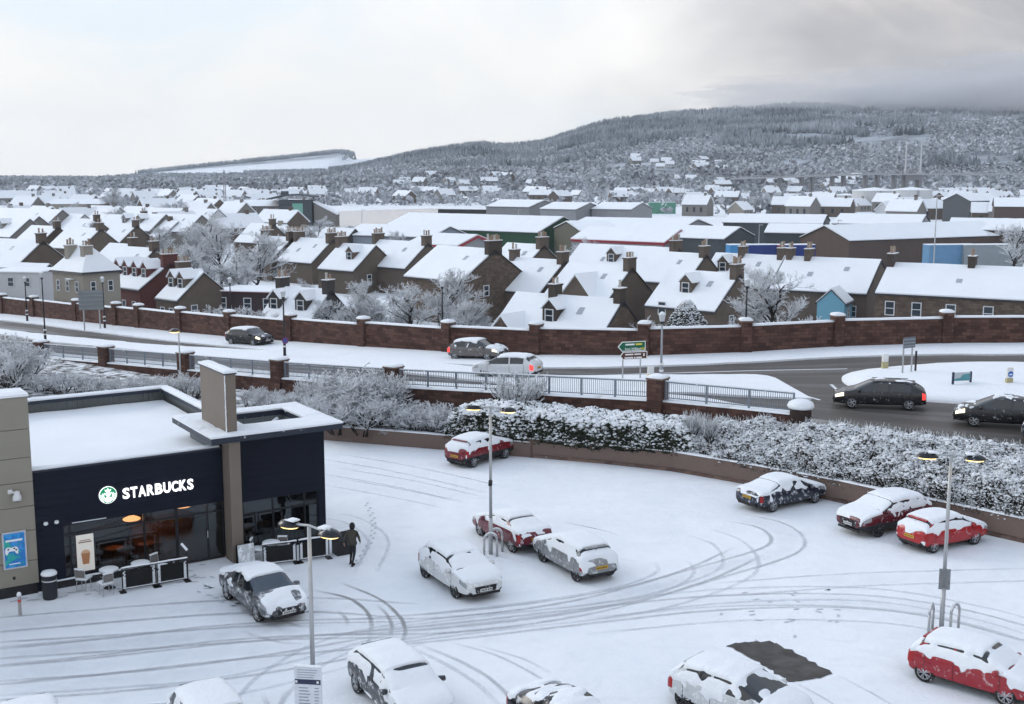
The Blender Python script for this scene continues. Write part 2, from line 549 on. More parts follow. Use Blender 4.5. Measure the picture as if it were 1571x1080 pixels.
# bare tarmac where a car has just left
def t_asphalt(name, base=(.060, .055, .052), wet=.35):
    t = NT(name)
    c = t.mix(t.noise(.5, 6, .6), tuple(x * .7 for x in base), tuple(x * 1.35 for x in base))
    c = t.mix(t.ramp(t.noise(18, 6, .75), [(.56, 0.0), (.72, .5)]), c, (.16, .15, .145))
    t.bump(t.noise(40, 4), .25, .01)
    return t.set(color=c, rough=t.ramp(t.noise(1.5, 5), [(.3, wet), (.7, .75)]), spec=.4)
outline = [P(*p) for p in [(1115,991),(1128,987),(1150,985),(1180,984),(1192,987),(1235,1010),(1279,1033),(1260,1040),(1235,1044),(1210,1047),(1190,1033),(1160,1013)]]
ol = []
for i, a in enumerate(outline):
    b = outline[(i + 1) % len(outline)]
    for k in range(6):
        q = a.lerp(b, k / 6)
        j = mnoise.noise(Vector((q.x * 5, q.y * 5, 0))) * .13
        ol.append((q.x + j, q.y + j))
m = MB(); m.add([(p[0], p[1], .018) for p in ol], [tuple(range(len(ol)))])
m.build('bare_tarmac_patch', t_asphalt('tarmac', (.042, .036, .033), .3), car_park)

# ---- road: climbs from left to right between the railings and the long wall
far = smooth_line(WALL_FAR, 110); near = smooth_line(RAIL, 110)
def t_road():
    t = NT('slushy_asphalt')
    uv = t.coord('UV')
    base = t.mix(t.noise(.3, 6, vec=t.coord()), (.046, .039, .034), (.090, .077, .067))
    st = t.noise(1.0, 8, .62, vec=t.mapping(uv, (.035, 1.15, 1)))
    sl = t.ramp(st, [(.50, 0.0), (.60, .5), (.72, 1.0)])
    fleck = t.noise(3.5, 8, .75, vec=t.coord())
    k = t.math('MULTIPLY', sl, t.ramp(fleck, [(.30, .25), (.6, 1.0)]))
    sx = t.n.new('ShaderNodeSeparateXYZ'); t.l.new(t.coord(), sx.inputs[0])
    left = t.math('MULTIPLY', t.math('SUBTRACT', 9.0, sx.outputs[0]), .07, True)     # slush lies thicker away from the roundabout
    k = t.math('MULTIPLY', k, t.math('ADD', t.math('MULTIPLY', left, .55), .15))
    c = t.mix(k, base, (.72, .74, .77))
    t.bump(t.noise(6, 6, .7, vec=t.coord()), .3, .03)
    return t.set(color=c, rough=t.math('ADD', t.math('MULTIPLY', k, .2), .55), spec=.35)
NA = 14
vs, uvs, fs = [], [], []
sl = np.concatenate([[0], np.cumsum(np.hypot(*np.diff((far + near) / 2, axis=0).T))])
for i in range(110):
    for k in range(NA):
        q = near[i] + (far[i] - near[i]) * k / (NA - 1)
        vs.append((q[0], q[1], zr(q[0]))); uvs.append((sl[i], k / (NA - 1) * 22))
for i in range(109):
    for k in range(NA - 1):
        fs.append((i*NA + k, (i+1)*NA + k, (i+1)*NA + k + 1, i*NA + k + 1))
me = bpy.data.meshes.new('road'); me.from_pydata(vs, [], fs)
uvl = me.uv_layers.new(name='UVMap')
for lp in me.loops: uvl.data[lp.index].uv = uvs[lp.vertex_index]
me.materials.append(t_road()); me.polygons.foreach_set('use_smooth', [True] * len(fs))
road = tag(link('road', me), kind='structure')

M_PAVE = snow_mat('pavement_snow', dirty=.25, bump=.4, scale=1.5)
def raised(name, A, B, h=.12, n=120, wob=.12, mat=None, kind='structure', z_of=zr):
    """snow-covered pavement between two lines, a kerb's step above the road"""
    A, B = smooth_line(A, n), smooth_line(B, n)
    for i in range(n):
        for L_ in (A, B):
            L_[i] += [mnoise.noise(Vector((L_[i][0] * .5, L_[i][1] * .5, 3))) * wob, mnoise.noise(Vector((L_[i][0] * .5, L_[i][1] * .5, 9))) * wob]
    vs, fs = [], []
    K = 5
    for i in range(n):
        for k in range(K):
            q = A[i] + (B[i] - A[i]) * k / (K - 1)
            vs.append((q[0], q[1], z_of(q[0]) + h))
        for q in (A[i], B[i]): vs.append((q[0], q[1], z_of(q[0]) - .3))
    S = K + 2
    for i in range(n - 1):
        a, b = i * S, (i + 1) * S
        for k in range(K - 1): fs.append((a + k, b + k, b + k + 1, a + k + 1))
        fs.append((a + K, b + K, b, a)); fs.append((a + K - 1, b + K - 1, b + K + 1, a + K + 1))
    fs += [(0, K, K + 1, K - 1)] if False else []
    me = bpy.data.meshes.new(name); me.from_pydata(vs, [], fs)
    me.materials.append(mat or M_PAVE)
    bm = bmesh.new(); bm.from_mesh(me); bmesh.ops.recalc_face_normals(bm, faces=bm.faces); bm.to_mesh(me); bm.free()
    return tag(link(name, me), kind=kind)
# far pavement along the long wall
raised('pavement', [(-90, 160)] + [R(x, y) for x, y in [(0,492),(120,507),(250,523),(380,536),(500,548),(688,560),(830,566),(1000,563),(1150,557),(1300,549),(1450,545),(1571,545)]] + [(60, 79.5)],
       [(-90, 168)] + [tuple(p) for p in WALL_FAR[2:-2]] + [(60, 84.5)])
# near pavement along the railings
raised('pavement', [(-62, 116.3)] + [tuple(Vector(p) + Vector((.1, .2))) for p in RAIL[2:8]] + [(12.0, 63.4), (15.6, 61.0)],
       [(-61, 118.4)] + [tuple(Vector(p) + Vector((1.0, 1.8))) for p in RAIL[2:8]] + [(12.6, 64.2), (15.9, 61.4)])
# middle band of snow that widens into the splitter island
band_top = [(-80,497),(0,506),(64,514),(160,523),(250,531),(400,539),(545,547),(700,562),(830,577),(960,578),(1100,577),(1170,578),(1192,582)]
band_bot = [(-80,504),(0,514),(64,524),(160,534),(250,543),(400,556),(545,566),(700,582),(830,597),(960,603),(1100,607),(1190,612),(1246,614)]
raised('splitter_island', [R(*p) for p in band_bot], [R(*p) for p in band_top], h=.13, wob=.25)
# roundabout island, gently domed
vs, fs = [], []
NR, NS = 7, 64
cx, cy = 30.0, 69.6
for r in range(NR):
    for k in range(NS):
        t = 2 * math.pi * k / NS
        f = r / (NR - 1)
        w = 1 + .02 * math.sin(5 * t + 1)
        x, y = cx + 9.9 * f * w * math.cos(t), cy + 7.1 * f * w * math.sin(t)
        vs.append((x, y, zr(x) + .14 + .45 * (1 - f * f) + .03 * mnoise.noise(Vector((x, y, 0)))))
for k in range(NS):
    q = vs[(NR - 1) * NS + k]; vs.append((q[0], q[1], q[2] - .5))
for r in range(NR):
    for k in range(NS):
        fs.append((r*NS + k, (r+1)*NS + k, (r+1)*NS + (k+1) % NS, r*NS + (k+1) % NS))
me = bpy.data.meshes.new('roundabout_island'); me.from_pydata(vs, [], fs); me.materials.append(M_PAVE)
me.polygons.foreach_set('use_smooth', [True] * len(fs))
tag(link('roundabout_island', me), kind='structure')
# slush lines swept up on the roadway
for px in ([(640,573),(850,577),(1000,573),(1150,569),(1300,566)], [(1175,585),(1210,600),(1258,614)], [(1160,590),(1185,603),(1225,612)], [(1275,590),(1288,600),(1310,607)]):
    line = smooth_line([R(*p) for p in px], 40)
    n = len(line); d = np.gradient(line, axis=0); d /= np.hypot(d[:, 0], d[:, 1])[:, None]
    nn = np.stack([-d[:, 1], d[:, 0]], 1)
    w = .2
    vs = [(p[0], p[1], zr(p[0]) + .012) for p in line + nn * w] + [(p[0], p[1], zr(p[0]) + .012) for p in line - nn * w]
    me = bpy.data.meshes.new('slush_line'); me.from_pydata(vs, [], [(n + i, n + i + 1, i + 1, i) for i in range(n - 1)])
    uvl = me.uv_layers.new(name='UVMap')
    for i in range(n - 1):
        for k, (q, v) in enumerate(((i, 0), (i + 1, 0), (i + 1, 1), (i, 1))): uvl.data[i * 4 + k].uv = (q * .3, v)
    u2 = me.uv_layers.new(name='ends')
    for d_ in u2.data: d_.uv = (1, 0)
    if 'slush_white' not in _mc: _mc['slush_white'] = t_track('slush_white', (.70, .72, .75), .24, .46)
    me.materials.append(_mc['slush_white'])
    link('slush_line', me, road)

# ---- bank between the car park and the road, and the road's retaining wall
def t_bank():
    t = NT('bank_earth_and_snow')
    k = t.ramp(t.noise(1.2, 8, .7), [(.42, 0.0), (.58, 1.0)])
    t.bump(t.noise(3, 7, .7), .6, .15)
    return t.set(color=t.mix(k, (.055, .045, .035), SNOW), rough=.8, spec=.2)
A, B = smooth_line(LOW_WALL, 70), smooth_line(RAIL, 70)
RW = 1.5
vs, fs = [], []
for i in range(70):
    for k in range(6):
        f = k / 5
        q = A[i] + (B[i] - A[i]) * f
        zt = max(.75, zr(B[i][0]) - RW)
        vs.append((q[0], q[1], .75 + (zt - .75) * f ** .8 + .08 * mnoise.noise(Vector((q[0], q[1], 5)))))
for i in range(69):
    for k in range(5): fs.append((i*6 + k, (i+1)*6 + k, (i+1)*6 + k + 1, i*6 + k + 1))
me = bpy.data.meshes.new('planted_bank'); me.from_pydata(vs, [], fs); me.materials.append(t_bank())
tag(link('planted_bank', me), kind='structure')

def t_brick(name, c1, c2, mortar, sx, sy, rough=.85, snow=0.0, bump=.5):
    t = NT(name)
    uv = t.coord('UV')
    b = t.n.new('ShaderNodeTexBrick')
    b.inputs['Color1'].default_value = (*c1, 1); b.inputs['Color2'].default_value = (*c2, 1)
    b.inputs['Mortar'].default_value = (*mortar, 1)
    b.inputs['Scale'].default_value = 1.0
    b.inputs['Mortar Size'].default_value = .012
    b.inputs['Brick Width'].default_value = sx
    b.inputs['Row Height'].default_value = sy
    t.l.new(uv, b.inputs['Vector'])
    n = t.noise(1.3, 7, .7, vec=uv)
    c = t.mix(t.ramp(n, [(.3, 0.0), (.75, .75)]), b.outputs['Color'], tuple(x * .45 for x in c1))
    if snow:
        k = t.ramp(t.noise(5, 8, .75, vec=uv), [(.62, 0.0), (.70, snow)])
        c = t.mix(k, c, SNOW)
    h = t.math('ADD', t.math('MULTIPLY', b.outputs['Fac'], -1.0), t.math('MULTIPLY', n, .5))
    t.bump(h, bump, .02)
    return t.set(color=c, rough=rough, spec=.25)
def uv_box(o):
    """metre-true UVs: along the wall and up"""
    me = o.data
    uvl = me.uv_layers.new(name='UVMap')
    for p in me.polygons:
        n = p.normal
        for li in p.loop_indices:
            v = me.vertices[me.loops[li].vertex_index].co
            if abs(n.z) > .7: uvl.data[li].uv = (v.x, v.y)
            else:
                tx, ty = -n.y, n.x
                l = math.hypot(tx, ty) or 1
                uvl.data[li].uv = ((v.x * tx + v.y * ty) / l, v.z)
    return o
M_REDSTONE = t_brick('dark_red_stone', (.068, .033, .026), (.170, .090, .068), (.040, .028, .023), .62, .24, snow=.25)
M_BLOCK = t_brick('brown_block', (.15, .095, .078), (.19, .12, .096), (.10, .08, .07), .44, .215, snow=.2)
M_BROWNSTONE = t_brick('brown_rubble', (.115, .085, .066), (.19, .145, .112), (.075, .062, .052), .5, .26, snow=.15)

def seg_wall(name, a, b, z0a, z0b, h, th, mat, parent, cap=.14, cap_over=.04):
    """one straight length of wall with its own snow"""
    a, b = Vector(a), Vector(b)
    d = (b - a).normalized(); n = Vector((-d.y, d.x)) * th / 2
    m = MB()
    vs = []
    for p, z in ((a, z0a), (b, z0b)):
        for s in (-1, 1):
            for zz in (z - .8, z + h): vs.append((p.x + n.x * s, p.y + n.y * s, zz))
    m.add(vs, [(0, 4, 5, 1), (2, 3, 7, 6), (1, 5, 7, 3), (0, 1, 3, 2), (4, 6, 7, 5), (0, 2, 6, 4)])
    w = uv_box(m.build(name, mat, parent))
    if cap:
        m = MB(); K = max(3, int((b - a).length / .7))
        vs, fs = [], []
        for i in range(K + 1):
            f = i / K; p = a.lerp(b, f); z = z0a + (z0b - z0a) * f + h + .002
            j = .03 * mnoise.noise(Vector((p.x * 1.3, p.y * 1.3, 2)))
            nn = n * (1 + cap_over / (th / 2))
            for s, zz in ((-1.0, 0), (-.96, cap * .7 + j), (-.5, cap + j), (.5, cap + j), (.96, cap * .7 + j), (1.0, 0)):
                vs.append((p.x + nn.x * s, p.y + nn.y * s, z + zz))
        for i in range(K):
            for k in range(5): fs.append((i*6 + k, (i+1)*6 + k, (i+1)*6 + k + 1, i*6 + k + 1))
        fs += [tuple(range(6)), tuple(reversed(range(K*6, K*6 + 6)))]
        m.add(vs, fs)
        m.build('snow_coping', M_SNOWCAP, parent, smooth=True)
    return w
def pillar(name, p, z, w, h, mat, parent, rz=0.0, cap=.2):
    m = MB(); m.box((p[0], p[1], z + h / 2 - .4), (w, w, h + .8), rz); uv_box(m.build(name, mat, parent))
    m = MB(); W = w * 1.12
    m.box((p[0], p[1], z + h + .05), (W, W, .096), rz); m.build('cap_stone', plain('cap_stone', (.16, .11, .09), .8), parent)
    m = MB()
    ca, sa = math.cos(rz), math.sin(rz)
    vs = []
    for s, zz in ((1.03, 0), (1.02, cap * .5), (.78, cap * .92), (.3, cap * 1.15)):
        for i in range(12):
            t = 2 * math.pi * i / 12 + math.pi / 12
            c_, s_ = math.cos(t), math.sin(t)
            q = max(abs(c_), abs(s_)) ** .75
            x, y = c_ / q * W / 2 * s, s_ / q * W / 2 * s
            vs.append((p[0] + x * ca - y * sa, p[1] + x * sa + y * ca, z + h + .1 + zz))
    fs = [(k*12 + i, k*12 + (i+1) % 12, (k+1)*12 + (i+1) % 12, (k+1)*12 + i) for k in range(3) for i in range(12)] + [tuple(range(36, 48))]
    m.add(vs, fs); m.build('snow_cap', M_SNOWCAP, parent, smooth=True)

# the long wall behind the road: panels between pillars
bw = thing('boundary_wall', 'long dark red stone wall with snowy coping and square pillars behind the road', 'wall')
wall_px = [5, 53, 120, 181, 215, 279, 352, 448, 556, 688, 826, 988, 1142, 1285, 1450]
fl = smooth_line(WALL_FAR, 600)
def wall_at(px):
    best = min(range(600), key=lambda i: abs(CX + F_PX * fl[i][0] / (fl[i][1] * math.cos(PITCH) - (zr(fl[i][0]) - CAM_H) * math.sin(PITCH)) - px))
    return fl[best]
pts = [np.array((-95, 173.)), np.array((-78, 157.))] + [wall_at(x) for x in wall_px] + [np.array((43, 84.8)), np.array((52, 84.6)), np.array((64, 84.4))]
for i in range(len(pts) - 1):
    a, b = pts[i], pts[i + 1]
    d = (b - a) / np.hypot(*(b - a))
    za, zb = zr(a[0]), zr(b[0])
    zm = (za + zb) / 2
    seg_wall('wall_panel', a + d * .35, b - d * .35, zm + (za - zm) * .55, zm + (zb - zm) * .55, 1.95, .42, M_REDSTONE, bw)
    pillar('pillar', b, zr(b[0]), .78, 2.28, M_REDSTONE, bw, math.atan2(d[1], d[0]))

# block wall that holds the bank at the back of the car park: courses with recessed joints
lowall = thing('retaining_wall', 'low brown block retaining wall at the back of the snowy car park', 'wall')
BLOCKS = [plain('block_%d' % k, c, .9, var=.25, scale=5, snow=.05, snow_scale=7) for k, c in enumerate(((.15, .095, .078), (.20, .13, .10), (.12, .078, .066), (.17, .12, .10)))]
def block_run(a, b, z0, courses, parent):
    a, b = Vector(a), Vector(b)
    L = (b - a).length; d = (b - a) / L; n = Vector((-d.y, d.x))
    m = MB()
    ang = math.atan2(d.y, d.x)
    m.box(((a.x + b.x) / 2, (a.y + b.y) / 2, z0 + courses * .108 - .25), (L, .22, courses * .215 + .5), ang)
    core = m.build('wall_core', plain('mortar', (.11, .09, .08), .9), parent)
    m = MB(); 
    for c in range(courses):
        x = -.22 * (c % 2)
        while x < L:
            x0, x1 = max(x, 0), min(x + .44, L)
            if x1 - x0 > .06:
                mid = a + d * ((x0 + x1) / 2) - n * (.115 + random.uniform(-.006, .006))
                m.box((mid.x, mid.y, z0 + c * .215 + .107), (x1 - x0 - .014, .05, .20), ang)
            x += .44
    o = m.build('blockwork', BLOCKS, parent); o.data.polygons.foreach_set('material_index', np.repeat(rng.integers(0, 4, len(m.f) // 6), 6)); tag(o, kind='stuff')
lwp = [P(*p) for p in [(440,668),(520,676),(606,683),(690,690),(815,701)]]
lwp2 = [P(*p) for p in [(815,701),(930,711),(1030,722),(1122,738),(1210,754),(1289,770),(1375,790),(1450,805),(1571,832)]] + [Vector((27.5, 44.8, 0))]
for L_, cz in ((lwp, 4), (lwp2, 5)):
    for a, b in zip(L_[:-1], L_[1:]):
        block_run(a.xy, b.xy, -.04, cz, lowall)
        seg_wall('coping', a.xy, b.xy, cz * .215 - .04, cz * .215 - .04, .06, .34, plain('coping_stone', (.17, .12, .10), .85), lowall, cap=.07)
p = P(815, 701); pillar('pillar', (p.x, p.y), 0, .34, 1.0, M_BLOCK, lowall, -.4, cap=.06)

# retaining wall under the railings
rw = thing('road_retaining_wall', 'dark red stone retaining wall under the grey railings', 'wall')
rl = smooth_line(RAIL[:9], 34)
for a, b in zip(rl[:-1], rl[1:]):
    seg_wall('wall_panel', a, b, zr(a[0]) - RW - .2, zr(b[0]) - RW - .2, RW + .32, .5, M_REDSTONE, rw, cap=.10)
# ---- railings between stone pillars
M_RAIL = plain('rail_steel', (.20, .23, .27), .55, .2, snow=.12, snow_scale=5)
M_RAILTOP = M_SNOWCAP
pil_px = [64, 164, 286, 430, 602, 1006]
rfine = smooth_line(RAIL, 800)
def rail_at(px):
    i = min(range(800), key=lambda i: abs(CX + F_PX * rfine[i][0] / (rfine[i][1] * math.cos(PITCH) - (zr(rfine[i][0]) - CAM_H) * math.sin(PITCH)) - px))
    return Vector(rfine[i])
pil = [Vector((-62, 116)), Vector((-50, 106.6))] + [rail_at(x) for x in pil_px]
place_words = ['far left edge', 'left edge', 'leftmost', 'second from the left', 'third from the left', 'fourth from the left', 'fifth from the left', 'by the splitter island']
for k, p in enumerate(pil):
    if k < 2: continue
    t = thing('railing_pillar', 'square dark red stone railing pillar with flat snow cap, ' + place_words[k], 'pillar', group='stone pillars along the railings')
    pillar('pillar_block', p, zr(p.x) + .1, .92, 1.28, M_REDSTONE, t, -.6, cap=.16)
def railing(a, b, label):
    a, b = Vector(a), Vector(b)
    L = (b - a).length; d = (b - a) / L
    t = thing('railing', label, 'railing', (a.x, a.y, zr(a.x) + .22), math.atan2(d.y, d.x), 'grey railings along the road')
    slope = (zr(b.x) - zr(a.x)) / L
    def bar(x0, z0, x1, z1, w, th, m):
        m.add([(x0, -th/2, z0 + x0*slope - w/2), (x1, -th/2, z1 + x1*slope - w/2), (x1, th/2, z1 + x1*slope - w/2), (x0, th/2, z0 + x0*slope - w/2),
               (x0, -th/2, z0 + x0*slope + w/2), (x1, -th/2, z1 + x1*slope + w/2), (x1, th/2, z1 + x1*slope + w/2), (x0, th/2, z0 + x0*slope + w/2)],
              [(0,3,2,1),(4,5,6,7),(0,1,5,4),(1,2,6,5),(2,3,7,6),(3,0,4,7)])
    for nm, z, w, th in (('top_rail', 1.02, .07, .08), ('bottom_rail', .12, .05, .05)):
        m = MB(); bar(0, z, L, z, w, th, m); m.build(nm, M_RAIL, t)
    m = MB(); bar(0, 1.085, L, 1.085, .055, .10, m); m.build('snow_line', M_RAILTOP, t)
    n = max(1, round(L / 2.4))
    for i in range(n + 1):
        x = i * L / n
        m = MB(); m.bx(x - .05, -.045, -.12 + x*slope, x + .05, .045, 1.05 + x*slope); m.build('post', M_RAIL, t)
    m = MB(); x = .12
    while x < L - .06:
        m.bx(x - .012, -.012, .12 + x*slope, x + .012, .012, 1.0 + x*slope); x += .125
    tag(m.build('bars', M_RAIL, t), kind='stuff')
names = ['grey railing behind the frosted bush at the left edge', 'grey railing past the left pillar by the left edge', 'grey railing between the leftmost pair of stone pillars', 'grey railing behind the lit lamp left of the chimney fin',
         'grey railing right of the tan fin of the coffee shop', 'grey railing behind the tall frosted shrubs', 'long light railing behind the white car and spiky bush', 'long grey railing above the clipped evergreen hedge']
for i in range(1, len(pil) - 1):
    d = (pil[i+1] - pil[i]).normalized()
    a, b = pil[i] + d * .5, pil[i+1] - d * .5
    if i == len(pil) - 2:
        mid = (a + b) / 2
        railing(a, mid - d * .05, names[i]); railing(mid + d * .05, b, names[i + 1])
    else: railing(a, b, names[i])
e = Vector(RAIL[8]); d = (e - pil[-1]).normalized()
railing(pil[-1] + d * .5, e - d * .4, 'last short railing before the snow-capped round stone')
t = thing('stone_bollard', 'squat stone end post with a thick dome of snow at the end of the railings', 'bollard', (e.x, e.y, zr(e.x)))
m = MB(); m.lathe([(.55, -.4), (.58, .3), (.5, .55)], 12); m.build('stone', M_REDSTONE, t)
m = MB(); m.lathe([(.66, .50), (.72, .62), (.62, .82), (.35, .95), (.1, .99)], 16); m.build('snow_cap', M_SNOWCAP, t, smooth=True)

# ---- firth: pale flat water in the gap beyond the sheds
def t_water():
    t = NT('firth_water')
    t.bump(t.noise(.25, 5, .6, vec=t.mapping(t.coord(), (1, .35, 1))), .12, .1)
    return t.set(color=(.42, .38, .37), rough=.22, spec=.5)
m = MB()
wpx = [P(x, y, TOWN_Z + .02) for x, y in [(505,352),(700,352),(905,352),(1000,338),(1000,331),(830,322),(660,320),(520,324),(500,330)]]
m.add([(q.x, q.y, TOWN_Z + .05) for q in wpx], [tuple(range(len(wpx)))])
tag(m.build('water', t_water()), kind='structure')

# ---- hills
sky_px = [(-700,262),(-300,264),(0,275),(150,276),(225,271),(300,271),(420,270),(480,268),(540,262),(600,248),(650,237),(735,225),(775,229),(830,224),(880,207),(930,192),(1000,184),(1100,172),(1180,168),(1260,168),(1340,168),(1440,164),(1571,154),(1750,148),(2000,150),(2400,170),(3000,215)]
YR = 2600.0                                        # distance of the main ridge
sx = np.array([(x - CX) / F_PX * YR for x, y in sky_px]); sz = np.array([(268 - y) / F_PX * YR + CAM_H for x, y in sky_px])
NX, NY = 260, 70
gx = np.linspace(-3600, 3600, NX); gy = np.linspace(820, 3900, NY)
def fbm(x, y, s, seed=0.0):
    return mnoise.fractal(Vector((x * s, y * s, seed)), 0.9, 2.1, 4)
def hill_h(x, y):
    ridge = float(np.interp(x * YR / max(y, 1500) if y < YR else x, sx, sz)) - TOWN_Z
    foot = 880 + 160 * fbm(x, 0, .0012, 3.0)
    t = min(max((y - foot) / (YR - foot), 0), 1)
    prof = (t ** 1.25) * (1.0 if y < YR else max(0, 1 - ((y - YR) / 1500) ** 2 * .8))
    bump = 16 * fbm(x, y, .0022, 1.0) * math.sin(math.pi * min(t, 1)) * min(1.0, ridge / 60)
    return TOWN_Z - 6 + max(0, 6 * min(1, t * 8)) + ridge * prof + bump
HZ = np.array([[hill_h(x, y) for x in gx] for y in gy])
vs = np.array([(gx[i], gy[j], HZ[j, i]) for j in range(NY) for i in range(NX)])
fs = np.array([(j*NX + i, j*NX + i + 1, (j+1)*NX + i + 1, (j+1)*NX + i) for j in range(NY - 1) for i in range(NX - 1)])
def t_hill():
    t = NT('hill_heath_snow')
    k = t.ramp(t.noise(.012, 7, .65), [(.40, 0.0), (.62, 1.0)])
    return t.set(color=t.mix(k, (.42, .45, .49), (.16, .17, .18)), rough=.9, spec=.1)
tag(fast_mesh('hills', vs, fs, t_hill(), smooth=True), kind='structure')
def hz_at(x, y):
    i = np.clip((x - gx[0]) / (gx[1] - gx[0]), 0, NX - 1.001); j = np.clip((y - gy[0]) / (gy[1] - gy[0]), 0, NY - 1.001)
    i0, j0 = i.astype(int), j.astype(int); fi, fj = i - i0, j - j0
    return (HZ[j0, i0]*(1-fi)*(1-fj) + HZ[j0, i0+1]*fi*(1-fj) + HZ[j0+1, i0]*(1-fi)*fj + HZ[j0+1, i0+1]*fi*fj)
# farther farmland ridge at the left: open white field under a dark wood
fr_px = [(150,272),(225,266),(300,258),(400,248),(470,241),(533,234),(537,246),(600,242),(660,246),(720,262)]
YF = 4300.0
fx = np.array([(x - CX) / F_PX * YF for x, y in fr_px]); fz = np.array([(268 - y) / F_PX * YF + CAM_H for x, y in fr_px])
NXF, NYF = 120, 16
gxf = np.linspace(fx[0] - 300, fx[-1] + 300, NXF); gyf = np.linspace(3700, 5200, NYF)
vs = []
for y in gyf:
    for x in gxf:
        h = float(np.interp(x, fx, fz, left=TOWN_Z, right=10))
        t = min(max((y - 3700) / (YF - 3700), 0), 1)
        vs.append((x, y, TOWN_Z - 3 + (h - TOWN_Z + 3) * (t ** .9 if y <= YF else max(0, 1 - (y - YF) / 1600))))
fs = [(j*NXF + i, j*NXF + i + 1, (j+1)*NXF + i + 1, (j+1)*NXF + i) for j in range(NYF - 1) for i in range(NXF - 1)]
tag(fast_mesh('far_field_ridge', vs, fs, snow_mat('field_snow', scale=.02), smooth=True), kind='structure')

# ---- woods on the hills: tens of thousands of small trees, frosted
def t_frost(name, dark, frost, lo, hi, s=.08, up_w=.25):
    t = NT(name)
    n = t.noise(s, 6, .7)
    k = t.math('ADD', n, t.math('MULTIPLY', t.up(), up_w))
    if s < .5: k = t.math('ADD', k, t.math('MULTIPLY', t.math('SUBTRACT', t.noise(.007, 4, .6), .5), .9))
    return t.set(color=t.mix(t.ramp(k, [(lo, 0.0), (hi, 1.0)]), dark, frost), rough=.9, spec=.1)
M_CON = t_frost('frosted_conifer', (.020, .028, .032), (.40, .43, .46), .54, 1.0, .05)
M_DEC = t_frost('frosted_broadleaf', (.12, .12, .13), (.62, .65, .69), .22, .80, .09, .12)
ico_v, ico_f = None, None
_bm = bmesh.new(); bmesh.ops.create_icosphere(_bm, subdivisions=1, radius=1.0)
ico_v = np.array([v.co[:] for v in _bm.verts]); ico_f = np.array([[v.index for v in f.verts] for f in _bm.faces]); _bm.free()
def scatter_trees(name, label_kind, x, y, z, h, kind, mat):
    n = len(x)
    if kind == 'con':
        K = 5
        a = rng.uniform(0, 6.28, n)[:, None] + np.arange(K)[None] * 2 * math.pi / K
        r = (h * rng.uniform(.16, .24, n))[:, None] * rng.uniform(.75, 1.25, (n, K))
        zz = (z + h * .08)[:, None] + rng.uniform(-.05, .10, (n, K)) * h[:, None]
        ring = np.stack([x[:, None] + r * np.cos(a), y[:, None] + r * np.sin(a), zz], 2)
        top = np.stack([x + rng.normal(0, .3, n), y, z + h], 1)[:, None]
        v = np.concatenate([ring, top], 1)
        base = (np.arange(n) * (K + 1))[:, None]
        f = np.concatenate([np.stack([base[:, 0] + k, base[:, 0] + (k + 1) % K, base[:, 0] + K], 1) for k in range(K)], 0)
    else:
        K = 7                                          # a dome of loose twig masses
        th = rng.uniform(0, 6.283, (n, K)); rr_ = rng.random((n, K)) ** .5 * .42; zz = rng.uniform(.15, .95, (n, K))
        rr_ = rr_ * np.sqrt(np.clip(1.15 - zz, .05, 1)) * 1.2
        c = np.stack([x[:, None] + h[:, None] * rr_ * np.cos(th), y[:, None] + h[:, None] * rr_ * np.sin(th), z[:, None] + h[:, None] * zz], 2).reshape(-1, 3)
        d = rng.normal(size=c.shape) + [0, -.35, .25]; d /= np.linalg.norm(d, axis=1)[:, None]
        a_ = np.cross(d, rng.normal(size=c.shape)); a_ /= np.linalg.norm(a_, axis=1)[:, None]; b_ = np.cross(d, a_)
        s_ = (np.repeat(h, K) * rng.uniform(.14, .34, n * K))[:, None]
        j = lambda: rng.uniform(.5, 1.2, (n * K, 1))
        v = np.stack([c - a_*s_*j(), c + b_*s_*j(), c + a_*s_*j(), c - b_*s_*j()], 1)
        f = np.arange(n * K * 4).reshape(-1, 4)
    return tag(fast_mesh(name, v.reshape(-1, 3), f, mat), label_kind, 'woodland', kind='stuff')
def hill_points(n, ylo, yhi):
    y = ylo + (yhi - ylo) * rng.random(n) ** .85
    x = rng.uniform(-.50, .50, n) * y * 1.0
    return x, y
def px_of(x, y, z):
    f = y * math.cos(PITCH) - (z - CAM_H) * math.sin(PITCH)
    return CX + F_PX * x / f, CY - F_PX * (y * math.sin(PITCH) + (z - CAM_H) * math.cos(PITCH)) / f
x, y = hill_points(84000, 950, 2750)
z = hz_at(x, y)
ridge = np.interp(x * YR / np.maximum(y, 1500), sx, sz)
ppx, ppy = px_of(x, y, z)
frac = np.clip((z - TOWN_Z) / np.maximum(ridge, 15), 0, 1)
cn = np.array([fbm(a, b, .0035, 7.0) for a, b in zip(x, y)])
field = ((ppx > 1003) & (ppx < 1046) & (ppy > 259) & (ppy < 275)) | ((ppx > 985) & (ppx < 1090) & (ppy > 246) & (ppy < 262) & (rng.random(len(x)) < .6))
cn2 = np.array([fbm(a, b, .0048, 17.0) for a, b in zip(x, y)])
con = (frac + cn * .85 > .52) & (ridge > 20)
keep = ~field & (np.abs(cn2 + .12) > .035) & (cn2 > -.52) & (rng.random(len(x)) < np.where(con, 1.0, .8))
c_ = keep & con; d_ = keep & ~con
scatter_trees('conifer_forest', 'dark frosted conifer forest covering the upper hillside', x[c_], y[c_], z[c_] - .5, rng.uniform(9, 17, c_.sum()), 'con', M_CON)
scatter_trees('broadleaf_woodland', 'pale frosted broadleaf woodland on the lower hillside', x[d_], y[d_], z[d_] - 1.0, rng.uniform(4.5, 10.5, d_.sum()), 'dec', M_DEC)
